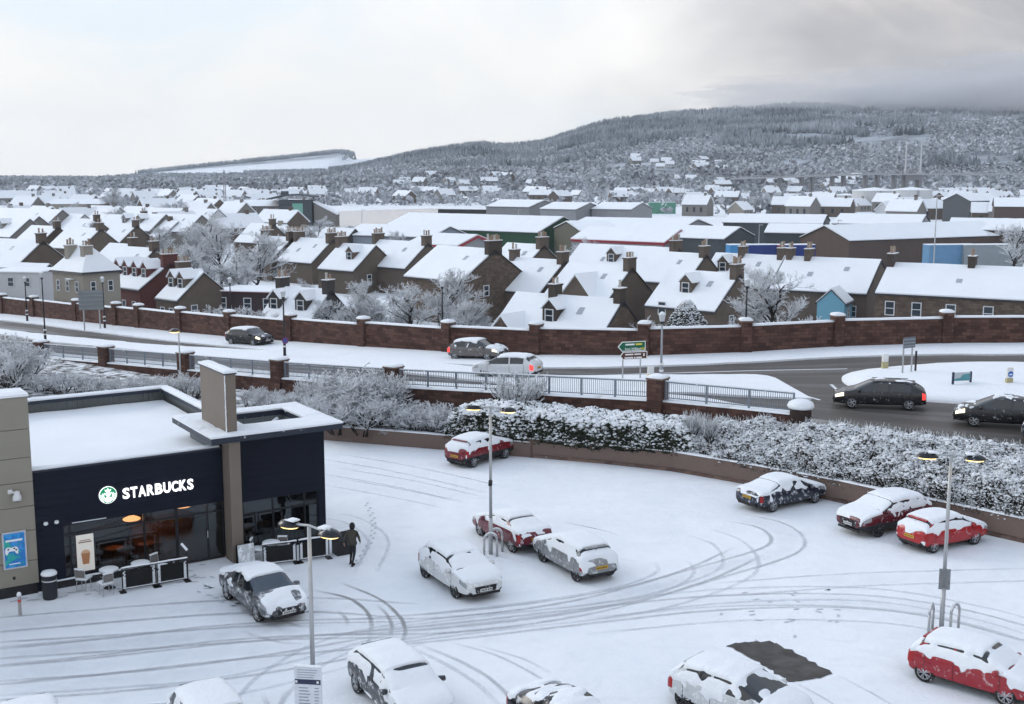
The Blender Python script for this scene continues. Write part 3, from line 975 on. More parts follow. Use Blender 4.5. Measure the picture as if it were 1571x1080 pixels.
# flat-land trees: among the far town
n = 11000
y = 500 + 900 * rng.random(n); x = rng.uniform(-.52, .52, n) * y
ppx, ppy = px_of(x, y, np.full(n, TOWN_Z))
ok = ~((ppx > 470) & (ppx < 1010) & (ppy > 316)) & (np.array([fbm(a, b, .006, 2.0) for a, b in zip(x, y)]) > -.12) & ~((ppx > 860) & (ppy > 330))
scatter_trees('far_town_trees', 'grey frosted trees scattered among the far town roofs', x[ok], y[ok], np.full(ok.sum(), TOWN_Z - .5), rng.uniform(2.5, 7.5, ok.sum()), 'dec', M_DEC)
# wood on the far left ridge
n = 5200
x = rng.uniform((230 - CX) / F_PX * YF, (538 - CX) / F_PX * YF, n); y = YF + rng.uniform(-130, 250, n)
zf = np.interp(x, fx, fz)
n2 = 1500
x2 = rng.uniform((400 - CX) / F_PX * 4000, (560 - CX) / F_PX * 4000, n2); y2 = rng.uniform(3760, 3920, n2)
scatter_trees('far_ridge_forest', 'dark plantation along the far left ridge above a white field', np.concatenate([x, x2]), np.concatenate([y, y2]), np.concatenate([zf - 4, np.interp(x2, fx, fz) * .22]), rng.uniform(11, 18, n + n2), 'con', M_CON)

# ---- mist lying on the right-hand hilltop
def t_vol(name, col, dens, aniso=0.0):
    m = bpy.data.materials.new(name); m.use_nodes = True
    nt = m.node_tree; nt.nodes.clear()
    o = nt.nodes.new('ShaderNodeOutputMaterial'); v = nt.nodes.new('ShaderNodeVolumePrincipled')
    v.inputs['Color'].default_value = (*col, 1); v.inputs['Density'].default_value = dens; v.inputs['Anisotropy'].default_value = aniso
    nt.links.new(v.outputs[0], o.inputs['Volume'])
    return m
def mist_blob(x, y, z, rx, ry, rz_, dens, seed):
    bm = bmesh.new(); bmesh.ops.create_icosphere(bm, subdivisions=4, radius=1.0)
    for v in bm.verts:
        k = 1 + .32 * mnoise.fractal(v.co * 1.6 + Vector((seed, 0, 0)), .9, 2.0, 4)
        v.co = Vector((x + v.co.x * rx * k, y + v.co.y * ry * k, z + v.co.z * rz_ * k))
    me = bpy.data.meshes.new('hill_mist'); bm.to_mesh(me); bm.free()
    me.materials.append(t_vol('mist_%d' % seed, (.88, .87, .88), dens))
    tag(link('hill_mist', me), ['thin grey mist over the middle of the hilltop', 'thick grey mist hiding the hilltop at the right edge', 'small wisp of mist left of the thick hilltop mist', 'ragged mist sinking down the slope at the right edge'][seed - 1], 'mist', 'mist on the hilltop', 'stuff')
mist_blob(900, 2430, 178, 560, 330, 42, .0026, 1)
mist_blob(1340, 2250, 175, 640, 480, 70, .0060, 2)
mist_blob(800, 2380, 168, 200, 200, 24, .0040, 3)
mist_blob(1080, 2120, 140, 260, 220, 34, .0030, 4)
HAZE_TOP = 285.0
m = MB(); m.bx(-4200, -80, TOWN_Z - 9.5, 4200, 5300, HAZE_TOP)
tag(m.build('haze', t_vol('haze_air', (.80, .87, .95), .00009)), 'cold blue haze over the distance', 'haze', kind='stuff')
# ================================================================== COFFEE SHOP
SH_O = Vector((-18.05, 43.83, 0)); SH_A = math.radians(32.9)
def shop_pt(x, y, z=0.0):
    return Vector((SH_O.x + x * math.cos(SH_A) - y * math.sin(SH_A), SH_O.y + x * math.sin(SH_A) + y * math.cos(SH_A), z))
M_NAVY = None
def t_clad(name, col, period, axis, rough=.45, depth=.02, var=.2):
    """profiled metal / boarded cladding"""
    t = NT(name)
    w = t.n.new('ShaderNodeTexWave'); w.bands_direction = axis; w.wave_profile = 'SIN'
    w.inputs['Scale'].default_value = 1.0 / period * .314 * 1.0
    w.inputs['Distortion'].default_value = 0
    t.l.new(t.coord(), w.inputs['Vector'])
    c = t.mix(t.noise(1.2, 6), tuple(x * (1 - var) for x in col), tuple(x * (1 + var) for x in col))
    t.bump(t.ramp(w.outputs['Fac'], [(.0, 0.0), (.18, 1.0)]), .8, depth)
    return t.set(color=c, rough=rough, spec=.4)
M_NAVY = t_clad('navy_boarding', (.006, .009, .020), .30, 'Z', .6, .006)
M_NAVY.node_tree.nodes['Principled BSDF'].inputs['Specular IOR Level'].default_value = .18
M_NAVYT = plain('navy_trim', (.017, .024, .040), .45, snow=.05, snow_scale=2.5)
M_GREYCLAD = t_clad('grey_profiled_sheet', (.15, .165, .165), .25, 'X', .5)
M_GREYCLADY = t_clad('grey_profiled_sheet_side', (.15, .165, .165), .25, 'Y', .5)
M_TAN = plain('tan_panel', (.265, .245, .200), .6, var=.06, scale=1.2)
M_TANFIN = t_clad('brown_boarding', (.175, .145, .118), .16, 'Y', .6, .008, .12)
M_DARK = plain('black_metal', (.012, .012, .014), .5)
def t_glass(name, tint=(.55, .62, .66), mixf=.55):
    t = NT(name)
    tr = t.n.new('ShaderNodeBsdfTransparent'); tr.inputs[0].default_value = (*tint, 1)
    gl = t.n.new('ShaderNodeBsdfGlossy'); gl.inputs['Roughness'].default_value = .03
    fr = t.n.new('ShaderNodeFresnel'); fr.inputs['IOR'].default_value = 1.7
    mx = t.n.new('ShaderNodeMixShader')
    t.l.new(fr.outputs[0], mx.inputs[0]); t.l.new(tr.outputs[0], mx.inputs[1]); t.l.new(gl.outputs[0], mx.inputs[2])
    t.l.new(mx.outputs[0], t.n['Material Output'].inputs['Surface'])
    return t.m
M_PANE = t_glass('shop_glass')
shop = thing('coffee_shop', 'navy boarded coffee shop with lit white lettering, flat snowy roof and corner tower', 'coffee shop', SH_O, SH_A)
def part(name, m, mat, parent=shop, **kw): return m.build(name, mat, parent, **kw)
X0, XR, XT, DB = -4.0, 8.7, 11.7, 12.9
T = .3
# outer walls (front wall is built round the glazing)
m = MB()
m.bx(X0, 0, 2.48, 7.1, T, 4.72)                      # over the main window
m.bx(X0, 0, 0, .66, T, 2.478)                         # left of the window
m.bx(.662, 0, 0, 5.1, T, .30)                         # under the window (behind brick plinth)
m.bx(7.62, 0, 2.30, XT, T, 5.14)
m.bx(11.36, 0, 0, XT, T, 2.298)
m.bx(7.62, 0, 0, 11.358, T, .25)
part('front_wall', m, M_NAVY)
m = MB(); m.bx(XT - T, T + .002, 0, XT, 3.9, 5.14); m.bx(XR, 3.902, 0, XT, 4.2, 5.14); part('tower_wall', m, M_NAVY)
m = MB(); m.bx(XR - T, 4.202, 0, XR, DB, 4.35); m.bx(X0, DB - T, 0, XR - T - .002, DB, 4.35); m.bx(X0, T, 0, X0 + T, DB - T - .002, 4.35); part('rear_wall', m, M_NAVY)
# roof deck with deep snow, parapets with profiled inner faces
m = MB(); m.bx(X0 + T, T, 4.05, XR - T, DB - T, 4.28); part('roof_deck', m, M_DARK)
nx, ny = 26, 26
vs, fs = [], []
for j in range(ny):
    for i in range(nx):
        x = X0 + .32 + (XR - X0 - .66) * i / (nx - 1); y = .32 + (DB - .66) * j / (ny - 1)
        h = 4.50 + .06 * mnoise.noise(Vector((x * .5, y * .5, 1)))
        h += .12 * max(0, 1 - min(i, nx - 1 - i, ny - 1 - j) / 1.5) + (.2 * max(0, 1 - j / 2.0))
        vs.append((x, y, h))
fs = [(j*nx + i, j*nx + i + 1, (j+1)*nx + i + 1, (j+1)*nx + i) for j in range(ny - 1) for i in range(nx - 1)]
m = MB(); m.add(vs, fs); part('roof_snow', m, M_SNOW, smooth=True)
m = MB(); m.bx(X0, DB - .12, 4.352, XR - .14, DB, 5.06); part('parapet', m, M_GREYCLAD)
m = MB(); m.bx(XR - .12, 4.25, 4.352, XR, DB, 5.06); part('parapet', m, M_GREYCLADY)
m = MB(); m.bx(X0, DB - .42, 5.062, XR - .45, DB + .05, 5.22); m.bx(XR - .447, 4.25, 5.062, XR + .05, DB + .05, 5.22); part('parapet_coping', m, M_NAVYT)
def snow_slab(m, x0, y0, x1, y1, z, h, seed=0.0, step=.35, r=.05):
    nx, ny = max(4, int((x1 - x0) / step) + 2), max(4, int((y1 - y0) / step) + 2)
    vs = []
    for j in range(ny):
        for i in range(nx):
            fx_, fy_ = i / (nx - 1), j / (ny - 1)
            e = min(fx_ * (x1 - x0), (1 - fx_) * (x1 - x0), fy_ * (y1 - y0), (1 - fy_) * (y1 - y0))
            hh = (h + .03 * mnoise.noise(Vector((x0 + fx_ * (x1 - x0) * 1.5, y0 + fy_ * (y1 - y0) * 1.5, seed)))) * (1 if e > r else .62)
            jx = .025 * mnoise.noise(Vector((i * 1.7, j * 1.3, seed + 4)))
            vs.append((x0 + fx_ * (x1 - x0) + jx, y0 + fy_ * (y1 - y0) + jx, z + hh))
    fs = [(j*nx + i, j*nx + i + 1, (j+1)*nx + i + 1, (j+1)*nx + i) for j in range(ny - 1) for i in range(nx - 1)]
    o = len(vs)
    rim = [i for i in range(nx)] + [j*nx + nx - 1 for j in range(1, ny)] + [(ny-1)*nx + i for i in range(nx - 2, -1, -1)] + [j*nx for j in range(ny - 2, 0, -1)]
    vs += [(vs[i][0], vs[i][1], z) for i in rim]
    for k in range(len(rim)):
        k2 = (k + 1) % len(rim)
        fs.append((o + k, o + k2, rim[k2], rim[k]))
    m.add(vs, fs)
m = MB(); snow_slab(m, X0, DB - .40, XR + .03, DB + .06, 5.223, .13, 1); snow_slab(m, XR - .43, 4.3, XR + .06, DB - .41, 5.223, .13, 2); part('parapet_snow', m, M_SNOWCAP, smooth=False)
m = MB(); m.bx(X0, -.05, 4.722, 7.08, .34, 4.80); part('front_coping', m, M_NAVYT)
m = MB(); snow_slab(m, X0, .0, 7.0, .40, 4.803, .10, 3); part('front_coping_snow', m, M_SNOWCAP)
# tower canopy: a flat rim with an open middle
RX0, RX1, RY0, RY1, RZ = 6.35, 12.15, -1.0, 4.25, 5.16
OX0, OX1, OY0, OY1 = 8.35, 11.1, .75, 3.3
m = MB()
for a in ((RX0, RY0, RX1, OY0), (RX0, OY1, RX1, RY1), (RX0, OY0 + .001, OX0, OY1 - .001), (OX1, OY0 + .001, RX1, OY1 - .001)): m.bx(a[0], a[1], RZ, a[2], a[3], RZ + .24)
part('canopy', m, M_NAVYT)
m = MB()
snow_slab(m, RX0 - .02, RY0 - .02, RX1 + .02, OY0, RZ + .243, .12, 5); snow_slab(m, RX0 - .02, OY1, RX1 + .02, RY1 + .02, RZ + .243, .12, 6)
snow_slab(m, RX0 - .02, OY0 + .002, OX0, OY1 - .002, RZ + .243, .12, 7); snow_slab(m, OX1, OY0 + .002, RX1 + .02, OY1 - .002, RZ + .243, .12, 8)
part('canopy_snow', m, M_SNOWCAP)
m = MB()
m.bx(OX0 - .1, OY1 + .002, 4.3, OX1 + .1, OY1 + .08, RZ - .002); m.bx(OX1 + .002, OY0, 4.3, OX1 + .08, OY1, RZ - .002); m.bx(OX0 - .08, OY0, 4.3, OX0 - .002, OY1, RZ - .002); m.bx(OX0 - .1, OY0 - .08, 4.3, OX1 + .1, OY0 - .002, RZ - .002)
part('tower_well', m, M_GREYCLAD)
m = MB(); m.bx(OX0 - .1, OY0 - .1, 4.2, OX1 + .1, OY1 + .1, 4.298); part('tower_well_floor', m, M_SNOW)
m = MB(); m.cyl((OX0 + .1, OY0 + .15, 4.55), (OX1 - .3, OY1 - .15, 5.02), .09, n=10); m.build('brace', M_SNOWCAP, shop)
m = MB(); m.cyl((OX0, OY0 + 1.2, 4.72), (OX1, OY0 + 1.0, 4.72), .07, n=10); m.build('brace', M_SNOWCAP, shop)
m = MB(); m.bx(6.95, .45, 4.42, 7.08, 3.6, 5.158); m.bx(6.95, 3.602, 4.42, 8.69, 3.72, 5.158); part('tower_upstand', m, plain('grey_sheet', (.115, .135, .155), .5))
# tall boarded fin through the canopy
m = MB(); m.bx(7.12, -.85, 0, 7.60, -.002, RZ - .002); part('fin_column', m, M_TANFIN)
m = MB(); m.bx(7.14, -.62, RZ + .25, 7.58, 2.55, 7.92); part('fin', m, M_TANFIN)
m = MB(); m.bx(7.10, -.68, 7.922, 7.62, 2.6, 7.98); part('fin_cap', m, M_NAVYT)
m = MB(); snow_slab(m, 7.08, -.70, 7.64, 2.62, 7.983, .13, 9, .2); part('fin_snow', m, M_SNOWCAP)
m = MB()
for k in range(60):                                   # snow stuck on the fin's corner
    z = 5.5 + 2.4 * k / 60; r = random.uniform(.02, .06)
    m.box((7.14 - .012, -.62 + random.uniform(-.01, .03), z), (.03, r, random.uniform(.03, .09)))
tag(part('fin_clinging_snow', m, M_SNOWCAP), kind='stuff')
# glazing: frame bars and panes, each a part
M_FRAME = plain('window_frame', (.010, .012, .016), .4)
def glazing(x0, x1, z0, z1, xs, zs, y=.12, skip=()):
    m = MB()
    for x in [x0] + xs + [x1]: m.bx(x - .035, y - .05, z0, x + .035, y + .05, z1)
    for z in [z0] + zs + [z1]: m.bx(x0, y - .045, z - .03, x1, y + .045, z + .03)
    fr = part('window_frame', m, M_FRAME)
    ex_ = [x0] + xs + [x1]; ez = [z0] + zs + [z1]
    for a, b in zip(ex_[:-1], ex_[1:]):
        for c, d in zip(ez[:-1], ez[1:]):
            m = MB(); m.bx(a + .036, y - .008, c + .031, b - .036, y + .008, d - .031); m.build('pane', M_PANE, fr)
glazing(.66, 5.10, .30, 2.478, [.92, 3.80], [2.08])
glazing(5.14, 7.10, .06, 2.478, [6.42], [2.08])
glazing(7.62, 11.36, .25, 2.298, [7.95, 9.3, 10.75], [1.72])
m = MB(); m.bx(6.36, .02, 1.0, 6.40, .06, 1.3); part('door_handle', m, plain('steel', (.5, .5, .52), .3, 1.0))
# brick plinth with snow ledge
m = MB()
for c in range(4):
    x = .0 - .11 * (c % 2)
    while x < 5.05:
        a, b = max(x, -.0), min(x + .22, 5.08)
        if b - a > .03: m.bx(a + .005, -.075, .005 + c * .075, b - .005, -.002, .070 + c * .075)
        x += .225
o = part('brick_plinth', m, plain('charcoal_brick', (.035, .033, .034), .8, var=.4, scale=9, snow=.1, snow_scale=6)); tag(o, kind='stuff')
m = MB(); snow_slab(m, -.02, -.11, 5.08, .0, .307, .05, 11, .2, .02); part('sill_snow', m, M_SNOWCAP)
# interior seen through the glass
M_INW = plain('inner_wall', (.12, .075, .05), .8, var=.5, scale=1.5)
M_WOOD = plain('warm_wood', (.34, .14, .05), .5, var=.4)
m = MB(); m.bx(X0 + .35, 5.8, 0, XR, 5.9, 4.0); part('inner_wall', m, M_INW)
m = MB(); m.bx(X0 + .35, .4, .01, 11.3, 5.8, .05); part('inner_floor', m, plain('dark_floor', (.045, .035, .03), .4))
m = MB(); m.bx(X0 + .35, .4, 3.0, 11.3, 3.85, 3.06); part('ceiling', m, plain('dark_ceiling', (.03, .03, .032), .8))
m = MB(); m.bx(4.2, 3.4, .05, 6.8, 4.1, 1.15); part('counter', m, M_WOOD)
M_LAMP = emit('warm_lamp', (1.0, .36, .12), 4.0)
for (x, y, z) in ((2.6, 1.6, 2.28), (3.3, 2.0, 2.05), (3.6, 1.2, 1.95), (5.0, 2.4, 2.2), (5.9, 1.8, 2.0)):
    m = MB(); m.lathe([(.34, z), (.36, z + .03), (.10, z + .16)], 16, (x, y)); part('pendant_lamp', m, M_LAMP, smooth=True)
for (x, y) in ((1.6, 1.3), (2.9, 1.5), (4.2, 1.4), (8.4, 1.3), (9.4, 1.5), (10.4, 1.2)):
    m = MB(); m.lathe([(.35, .74), (.36, .78)], 14, (x, y)); m.cyl((x, y, .05), (x, y, .74), .04); part('inner_table', m, M_WOOD)
    for s in (-1, 1):
        m = MB(); m.bx(x + s*.55 - .2, y - .2, .42, x + s*.55 + .2, y + .2, .47); m.bx(x + s*.72 - .03, y - .2, .47, x + s*.72 + .03, y + .2, .95); m.bx(x + s*.55 - .18, y - .18, .05, x + s*.55 - .14, y + .18, .42); m.bx(x + s*.55 + .14, y - .18, .05, x + s*.55 + .18, y + .18, .42)
        part('inner_chair', m, plain('chair_leather', (.10, .045, .02), .5))
for (x, w) in ((1.9, 1.2), (3.4, 1.1), (8.6, 1.0), (10.1, .9)):
    m = MB(); m.bx(x, 5.74, 1.2, x + w, 5.79, 2.0); part('wall_picture', m, plain('picture', (.26, .13, .07), .6, var=.6, scale=4))
# lit sign: raised letters and a round emblem
M_LIT = emit('lit_white', (1.0, 1.0, .98), .95)
def text_mesh(body, size, name, mat, parent, loc, rot, depth=.03, bold=0.0, sx=1.0):
    cu = bpy.data.curves.new(name, 'FONT'); cu.body = body; cu.size = size; cu.extrude = depth; cu.offset = bold
    cu.resolution_u = 3
    ob = bpy.data.objects.new(name, cu); COL.objects.link(ob)
    dg = bpy.context.evaluated_depsgraph_get()
    me = bpy.data.meshes.new_from_object(ob.evaluated_get(dg))
    bpy.data.objects.remove(ob); bpy.data.curves.remove(cu)
    me.materials.clear(); me.materials.append(mat)
    o = link(name, me, parent); o.location = loc; o.rotation_euler = rot; o.scale = (sx, 1, 1)
    return o
word = 'STARBUCKS'
adv = [.325, .32, .355, .34, .345, .345, .335, .345, .30]
x = 2.98; tot = sum(adv)
for ch, w in zip(word, adv):
    w *= 2.90 / tot
    o = text_mesh(ch, .56, 'sign_letter', M_LIT, shop, (0, 0, 0), (math.pi / 2, 0, 0), .03, .016)
    xs_ = [v.co.x for v in o.data.vertices]; zs_ = [v.co.y for v in o.data.vertices]
    o.scale = ((w - .045) / (max(xs_) - min(xs_)), .44 / (max(zs_) - min(zs_)), 1)
    o.location = (x - min(xs_) * o.scale[0], -.05, 3.20 - min(zs_) * o.scale[1])
    x += w
emb = [None]
def disc(r, y, mat, name, parent, n=40, cx=2.41, cz=3.46, th=.03):
    m = MB(); m.cyl((cx, y, cz), (cx, y - th, cz), r, n=n); return m.build(name, mat, parent)
e0 = disc(.345, -.01, M_LIT, 'emblem', shop, th=.05)
M_LGREEN = emit('lit_green', (.0, .23, .10), .55)
disc(.325, -.062, M_LGREEN, 'emblem_field', e0, th=.006)
def flat_shape(name, pts, y, mat, parent, cx=2.41, cz=3.46, th=.004):
    m = MB(); n = len(pts)
    m.add([(cx + a, y, cz + b) for a, b in pts] + [(cx + a, y - th, cz + b) for a, b in pts],
          [tuple(range(n)), tuple(reversed(range(n, 2*n)))] + [(i, n + i, n + (i+1) % n, (i+1) % n) for i in range(n)])
    return m.build(name, mat, parent)
yy = -.0695
flat_shape('emblem_crown', [(-.10,.15),(-.13,.24),(-.06,.20),(0,.28),(.06,.20),(.13,.24),(.10,.15)], yy, M_LIT, e0)
flat_shape('emblem_face', [(.10*math.cos(t), .04 + .105*math.sin(t)) for t in [k*math.pi/9 for k in range(18)]], yy, M_LIT, e0)
flat_shape('emblem_body', [(-.09,-.085),(.09,-.085),(.13,-.22),(.07,-.29),(-.07,-.29),(-.13,-.22)], yy, M_LIT, e0)
for s in (-1, 1):
    for q in range(3):
        r0 = .155 + .055 * q
        pts = [(s * r0 * math.cos(a), r0 * 1.05 * math.sin(a) - .02) for a in np.linspace(-1.1 + .1*q, .75 - .25*q, 10)]
        pts += [(s * (r0 + .028) * math.cos(a), (r0 + .028) * 1.05 * math.sin(a) - .02) for a in np.linspace(.75 - .25*q, -1.1 + .1*q, 10)]
        flat_shape('emblem_wave', pts, yy, M_LIT, e0)
# wall lights over the window and a thin snow line
for x in (.02, .42):
    m = MB(); m.lathe([(.05, 2.62), (.09, 2.66), (.07, 2.74)], 8, (x + .0, -.08)); m.build('wall_light', M_SNOWCAP, shop)
m = MB(); m.bx(1.0, -.03, 2.52, 2.3, -.002, 2.545); m.build('snow_line', M_SNOWCAP, shop)
# poster of a cup in the window
def t_flat(name, col, e=0.0):
    return emit(name, col, e) if e else plain(name, col, .5, var=.05)
pos = MB(); pos.bx(1.12, .02, .50, 1.78, .05, 1.98)
po = pos.build('window_poster', t_flat('poster_cream', (.80, .76, .68), .12), shop)
m = MB(); m.bx(1.20, .008, 1.66, 1.70, .018, 1.70); m.bx(1.25, .008, 1.74, 1.65, .018, 1.765); m.build('print_lines', t_flat('print_brown', (.25, .15, .1)), po)
m = MB(); m.add([(1.33, .012, .78), (1.57, .012, .78), (1.62, .012, 1.22), (1.28, .012, 1.22)], [(0, 1, 2, 3)]); m.build('printed_cup', t_flat('cup_brown', (.46, .20, .09), .05), po)
m = MB(); m.add([(1.45 + .17 * math.cos(a), .010, 1.22 + .15 * math.sin(a)) for a in np.linspace(0, math.pi, 10)], [tuple(range(10))]); m.build('printed_foam', t_flat('foam', (.62, .40, .24), .05), po)

# ---- tan panelled block at the left edge
tan = thing('panelled_pylon', 'tall tan panelled block with snowy top at the left edge beside the coffee shop', 'building', SH_O, SH_A)
m = MB(); m.bx(-8, -.10, 0, -.42, 1.3, 7.72); m.build('core', plain('joint_dark', (.10, .09, .075), .8), tan)
zs = [.42, 1.35, 2.55, 3.5, 4.45, 5.4, 6.5, 7.74]
for a, b in zip(zs[:-1], zs[1:]):
    for x0, x1 in ((-8, -4.2), (-4.19, -.40)):
        m = MB(); m.bx(x0, -.15, a + .01, x1, -.102, b - .012); m.build('panel', M_TAN, tan, bevel=.006)
    m = MB(); m.bx(-.418, -.15, a + .01, -.37, 1.32, b - .012); m.build('panel', M_TAN, tan)
m = MB(); m.bx(-8, -.12, 0, -.41, -.101, .42); m.build('base', M_DARK, tan)
m = MB(); snow_slab(m, -8, -.2, -.34, 1.36, 7.745, .16, 12); m.build('snow', M_SNOWCAP, tan)
pf = MB(); pf.bx(-1.60, -.20, 1.14, -.74, -.152, 2.60); fr = pf.build('poster_frame', plain('alu', (.6, .6, .62), .4, .8), tan)
def t_poster():
    t = NT('poster_print')
    n = t.noise(2.5, 3, .5, dist=1.0)
    c = t.ramp(n, [(.30, (.02, .45, .30)), (.45, (.02, .16, .55)), (.58, (.02, .35, .70)), (.72, (.22, .06, .45))])
    return t.set(color=c, rough=.35)
m = MB(); m.bx(-1.54, -.206, 1.20, -.80, -.2005, 2.54); m.build('poster', t_poster(), fr)
m = MB(); m.bx(-1.48, -.210, 2.22, -.88, -.2065, 2.30); m.bx(-1.40, -.210, 1.32, -1.0, -.2065, 1.36); m.build('print_lines', t_flat('print_white', (.8, .82, .85)), fr)
gp = [(-.30,.0),(-.26,.14),(-.16,.18),(.0,.14),(.16,.18),(.26,.14),(.30,.0),(.27,-.16),(.2,-.14),(.12,-.02),(-.12,-.02),(-.2,-.14),(-.27,-.16)]
m = MB(); m.add([(-1.28 + a * .8, -.212, 1.86 + b * .9) for a, b in gp], [tuple(range(len(gp)))]); m.build('printed_pad', t_flat('pad_white', (.85, .86, .88)), fr)
m = MB()
for a, b in ((-.15, .08), (.12, .1), (.2, .03)): m.cyl((-1.28 + a * .8, -.2125, 1.86 + b * .9), (-1.28 + a * .8, -.2165, 1.86 + b * .9), .035, n=8)
tag(m.build('printed_buttons', M_DARK, fr), kind='stuff')
m = MB(); m.bx(-1.30, -.16, .70, -1.20, -.151, .82); m.build('socket', M_DARK, tan)
cam_t = thing('security_camera', 'white dome security camera on a bracket on the tan block', 'camera', shop_pt(-.98, -.15, 4.05), SH_A)
m = MB(); m.cyl((-.22, 0, .1), (-.05, -.22, .08), .04); m.box((-.22, -.02, .1), (.16, .04, .16)); m.build('bracket', plain('cam_white', (.7, .7, .7), .4), cam_t)
m = MB(); m.lathe([(.17, -.20), (.16, -.05), (.10, .05), (.12, .12), (.05, .16)], 12, (-.02, -.24)); m.build('housing', plain('cam_white', (.7, .7, .7), .4), cam_t, smooth=True)
m = MB(); m.lathe([(.02, -.28), (.10, -.25), (.13, -.201)], 12, (-.02, -.24)); m.build('dome', M_DARK, cam_t, smooth=True)

# ---- pavement furniture in front of the shop
def bin_thing(loc, label, h=.95, r=.27):
    t = thing('litter_bin', label, 'bin', loc)
    m = MB(); m.lathe([(r * .92, 0), (r, .05), (r, h * .72), (r * 1.02, h * .74), (r * 1.02, h * .82), (r, h * .84), (r, h)], 18); m.build('body', plain('bin_black', (.012, .013, .02), .45), t, smooth=False)
    m = MB(); m.lathe([(r * 1.08, h + .002), (r * 1.1, h + .06), (r * .9, h + .13), (r * .3, h + .16)], 18); m.build('snow_cap', M_SNOWCAP, t, smooth=True)
    m = MB(); m.lathe([(r * 1.025, h * .755), (r * 1.025, h * .80)], 18); m.build('band', plain('pale_band', (.6, .6, .6), .5), t)
bin_thing(shop_pt(-.15, -1.0), 'round black litter bin with snow on its lid beside the tan block')
bt = thing('marker_post', 'short grey marker post with red band and snow on top, left of the bin', 'bollard', shop_pt(-1.45, -2.2))
m = MB(); m.cyl((0, 0, 0), (0, 0, .72), .06, n=10); m.build('post', plain('post_grey', (.34, .32, .32), .6), bt)
m = MB(); m.cyl((0, 0, .50), (0, 0, .60), .063, n=10); m.build('band', plain('red_band', (.5, .05, .05), .5), bt)
m = MB(); m.lathe([(.07, .722), (.09, .78), (.06, .86), (.02, .88)], 10); m.build('snow_cap', M_SNOWCAP, bt, smooth=True)
M_CHAIR = plain('alu_chair', (.45, .46, .48), .4, .6)
def cafe_chair(loc, rz, label):
    t = thing('cafe_chair', label, 'chair', loc, rz, 'snowy cafe chairs')
    for sx in (-.2, .2):
        for sy in (-.2, .2):
            m = MB(); m.cyl((sx, sy, 0), (sx * .9, sy * .9, .45), .016, n=6); m.build('leg', M_CHAIR, t)
    m = MB(); m.bx(-.22, -.22, .44, .22, .22, .47); m.build('seat', M_CHAIR, t)
    m = MB(); m.tube([(-.2, .2, .45), (-.2, .25, .85), (-.1, .27, .9), (.1, .27, .9), (.2, .25, .85), (.2, .2, .45)], .016, 6); m.build('backrest_frame', M_CHAIR, t)
    m = MB(); m.bx(-.18, .235, .58, .18, .255, .86); m.build('backrest', plain('rattan', (.16, .15, .14), .7), t)
    m = MB(); snow_slab(m, -.24, -.24, .24, .22, .472, .10, loc[0], .08, .04); m.build('seat_snow', M_SNOWCAP, t, smooth=True)
    m = MB(); m.bx(-.2, .22, .90, .2, .30, .95); m.build('backrest_snow', M_SNOWCAP, t)
cafe_chair(shop_pt(1.15, -.75), SH_A + 2.4, 'snow-laden cafe chair against the brick plinth')
cafe_chair(shop_pt(1.75, -1.75), SH_A + 3.3, 'cafe chair seen from behind beside the snowy round table')
cafe_chair(shop_pt(4.05, -.85), SH_A + .5, 'snowy cafe chair behind the black windbreaks by the door')
cafe_chair(shop_pt(8.15, -1.0), SH_A + 1.0, 'snowy cafe chair behind the fence right of the brown column')
cafe_chair(shop_pt(9.3, -1.0), SH_A + 2.6, 'snowy cafe chair behind the right-hand windbreak by the corner')
def cafe_table(loc, label):
    t = thing('cafe_table', label, 'table', loc, 0, 'round cafe tables')
    m = MB(); m.lathe([(.36, .70), (.37, .73)], 20); m.build('table_top', M_CHAIR, t)
    m = MB(); m.cyl((0, 0, .03), (0, 0, .70), .03, n=8); m.build('leg', M_DARK, t)
    m = MB(); m.lathe([(.24, 0), (.2, .03)], 12); m.build('base', M_DARK, t)
    m = MB(); m.lathe([(.36, .732), (.37, .77), (.32, .80), (.1, .815)], 20); m.build('snow', M_SNOWCAP, t, smooth=True)
cafe_table(shop_pt(2.05, -1.05), 'round cafe table topped with snow left of the windbreaks')
cafe_table(shop_pt(3.3, -.95), 'round snowy cafe table behind the two left windbreaks')
cafe_table(shop_pt(8.65, -1.25), 'round snowy cafe table behind the right windbreaks')
def windbreak(a, b, label):
    a, b = shop_pt(*a), shop_pt(*b)
    L = (b - a).length
    t = thing('windbreak', label, 'windbreak', a, math.atan2(b.y - a.y, b.x - a.x), 'black cafe windbreaks')
    for x in (0, L):
        m = MB(); m.bx(x - .02, -.02, 0, x + .02, .02, .98); m.bx(x - .12, -.18, 0, x + .12, .18, .03); m.build('post', M_DARK, t)
    for z in (.12, .94):
        m = MB(); m.bx(.021, -.018, z - .02, L - .021, .018, z + .02); m.build('rail', M_DARK, t)
    m = MB(); m.bx(.13, -.008, .17, L - .13, .008, .84); m.build('banner', plain('black_canvas', (.008, .008, .009), .9, snow=.03), t)
    m = MB(); snow_slab(m, -.03, -.035, L + .03, .035, .962, .05, a.x, .1, .02); snow_slab(m, 0, -.03, L, .03, .142, .035, a.x + 3, .1, .02)
    for s in (0, 1):
        for k in range(9):
            z = .2 + .07 * k; x = .03 + .09 * (k % 2)
            x0, x1 = (x, .15 - x) if not s else (L - .15 + x, L - x)
            m.cyl((x0, 0, z), (x1, 0, z + .07), .02, n=5)
    tag(m.build('snow', M_SNOWCAP, t), kind='stuff')
windbreak((2.35, -1.85), (3.62, -1.92), 'black canvas windbreak with snowy rail, leftmost of the pair by the window')
windbreak((3.68, -1.92), (4.85, -1.95), 'black canvas windbreak with snowy rail, nearest the shop door')
windbreak((8.0, -2.0), (9.35, -2.25), 'black canvas windbreak with snow right of the brown column behind the silver saloon')
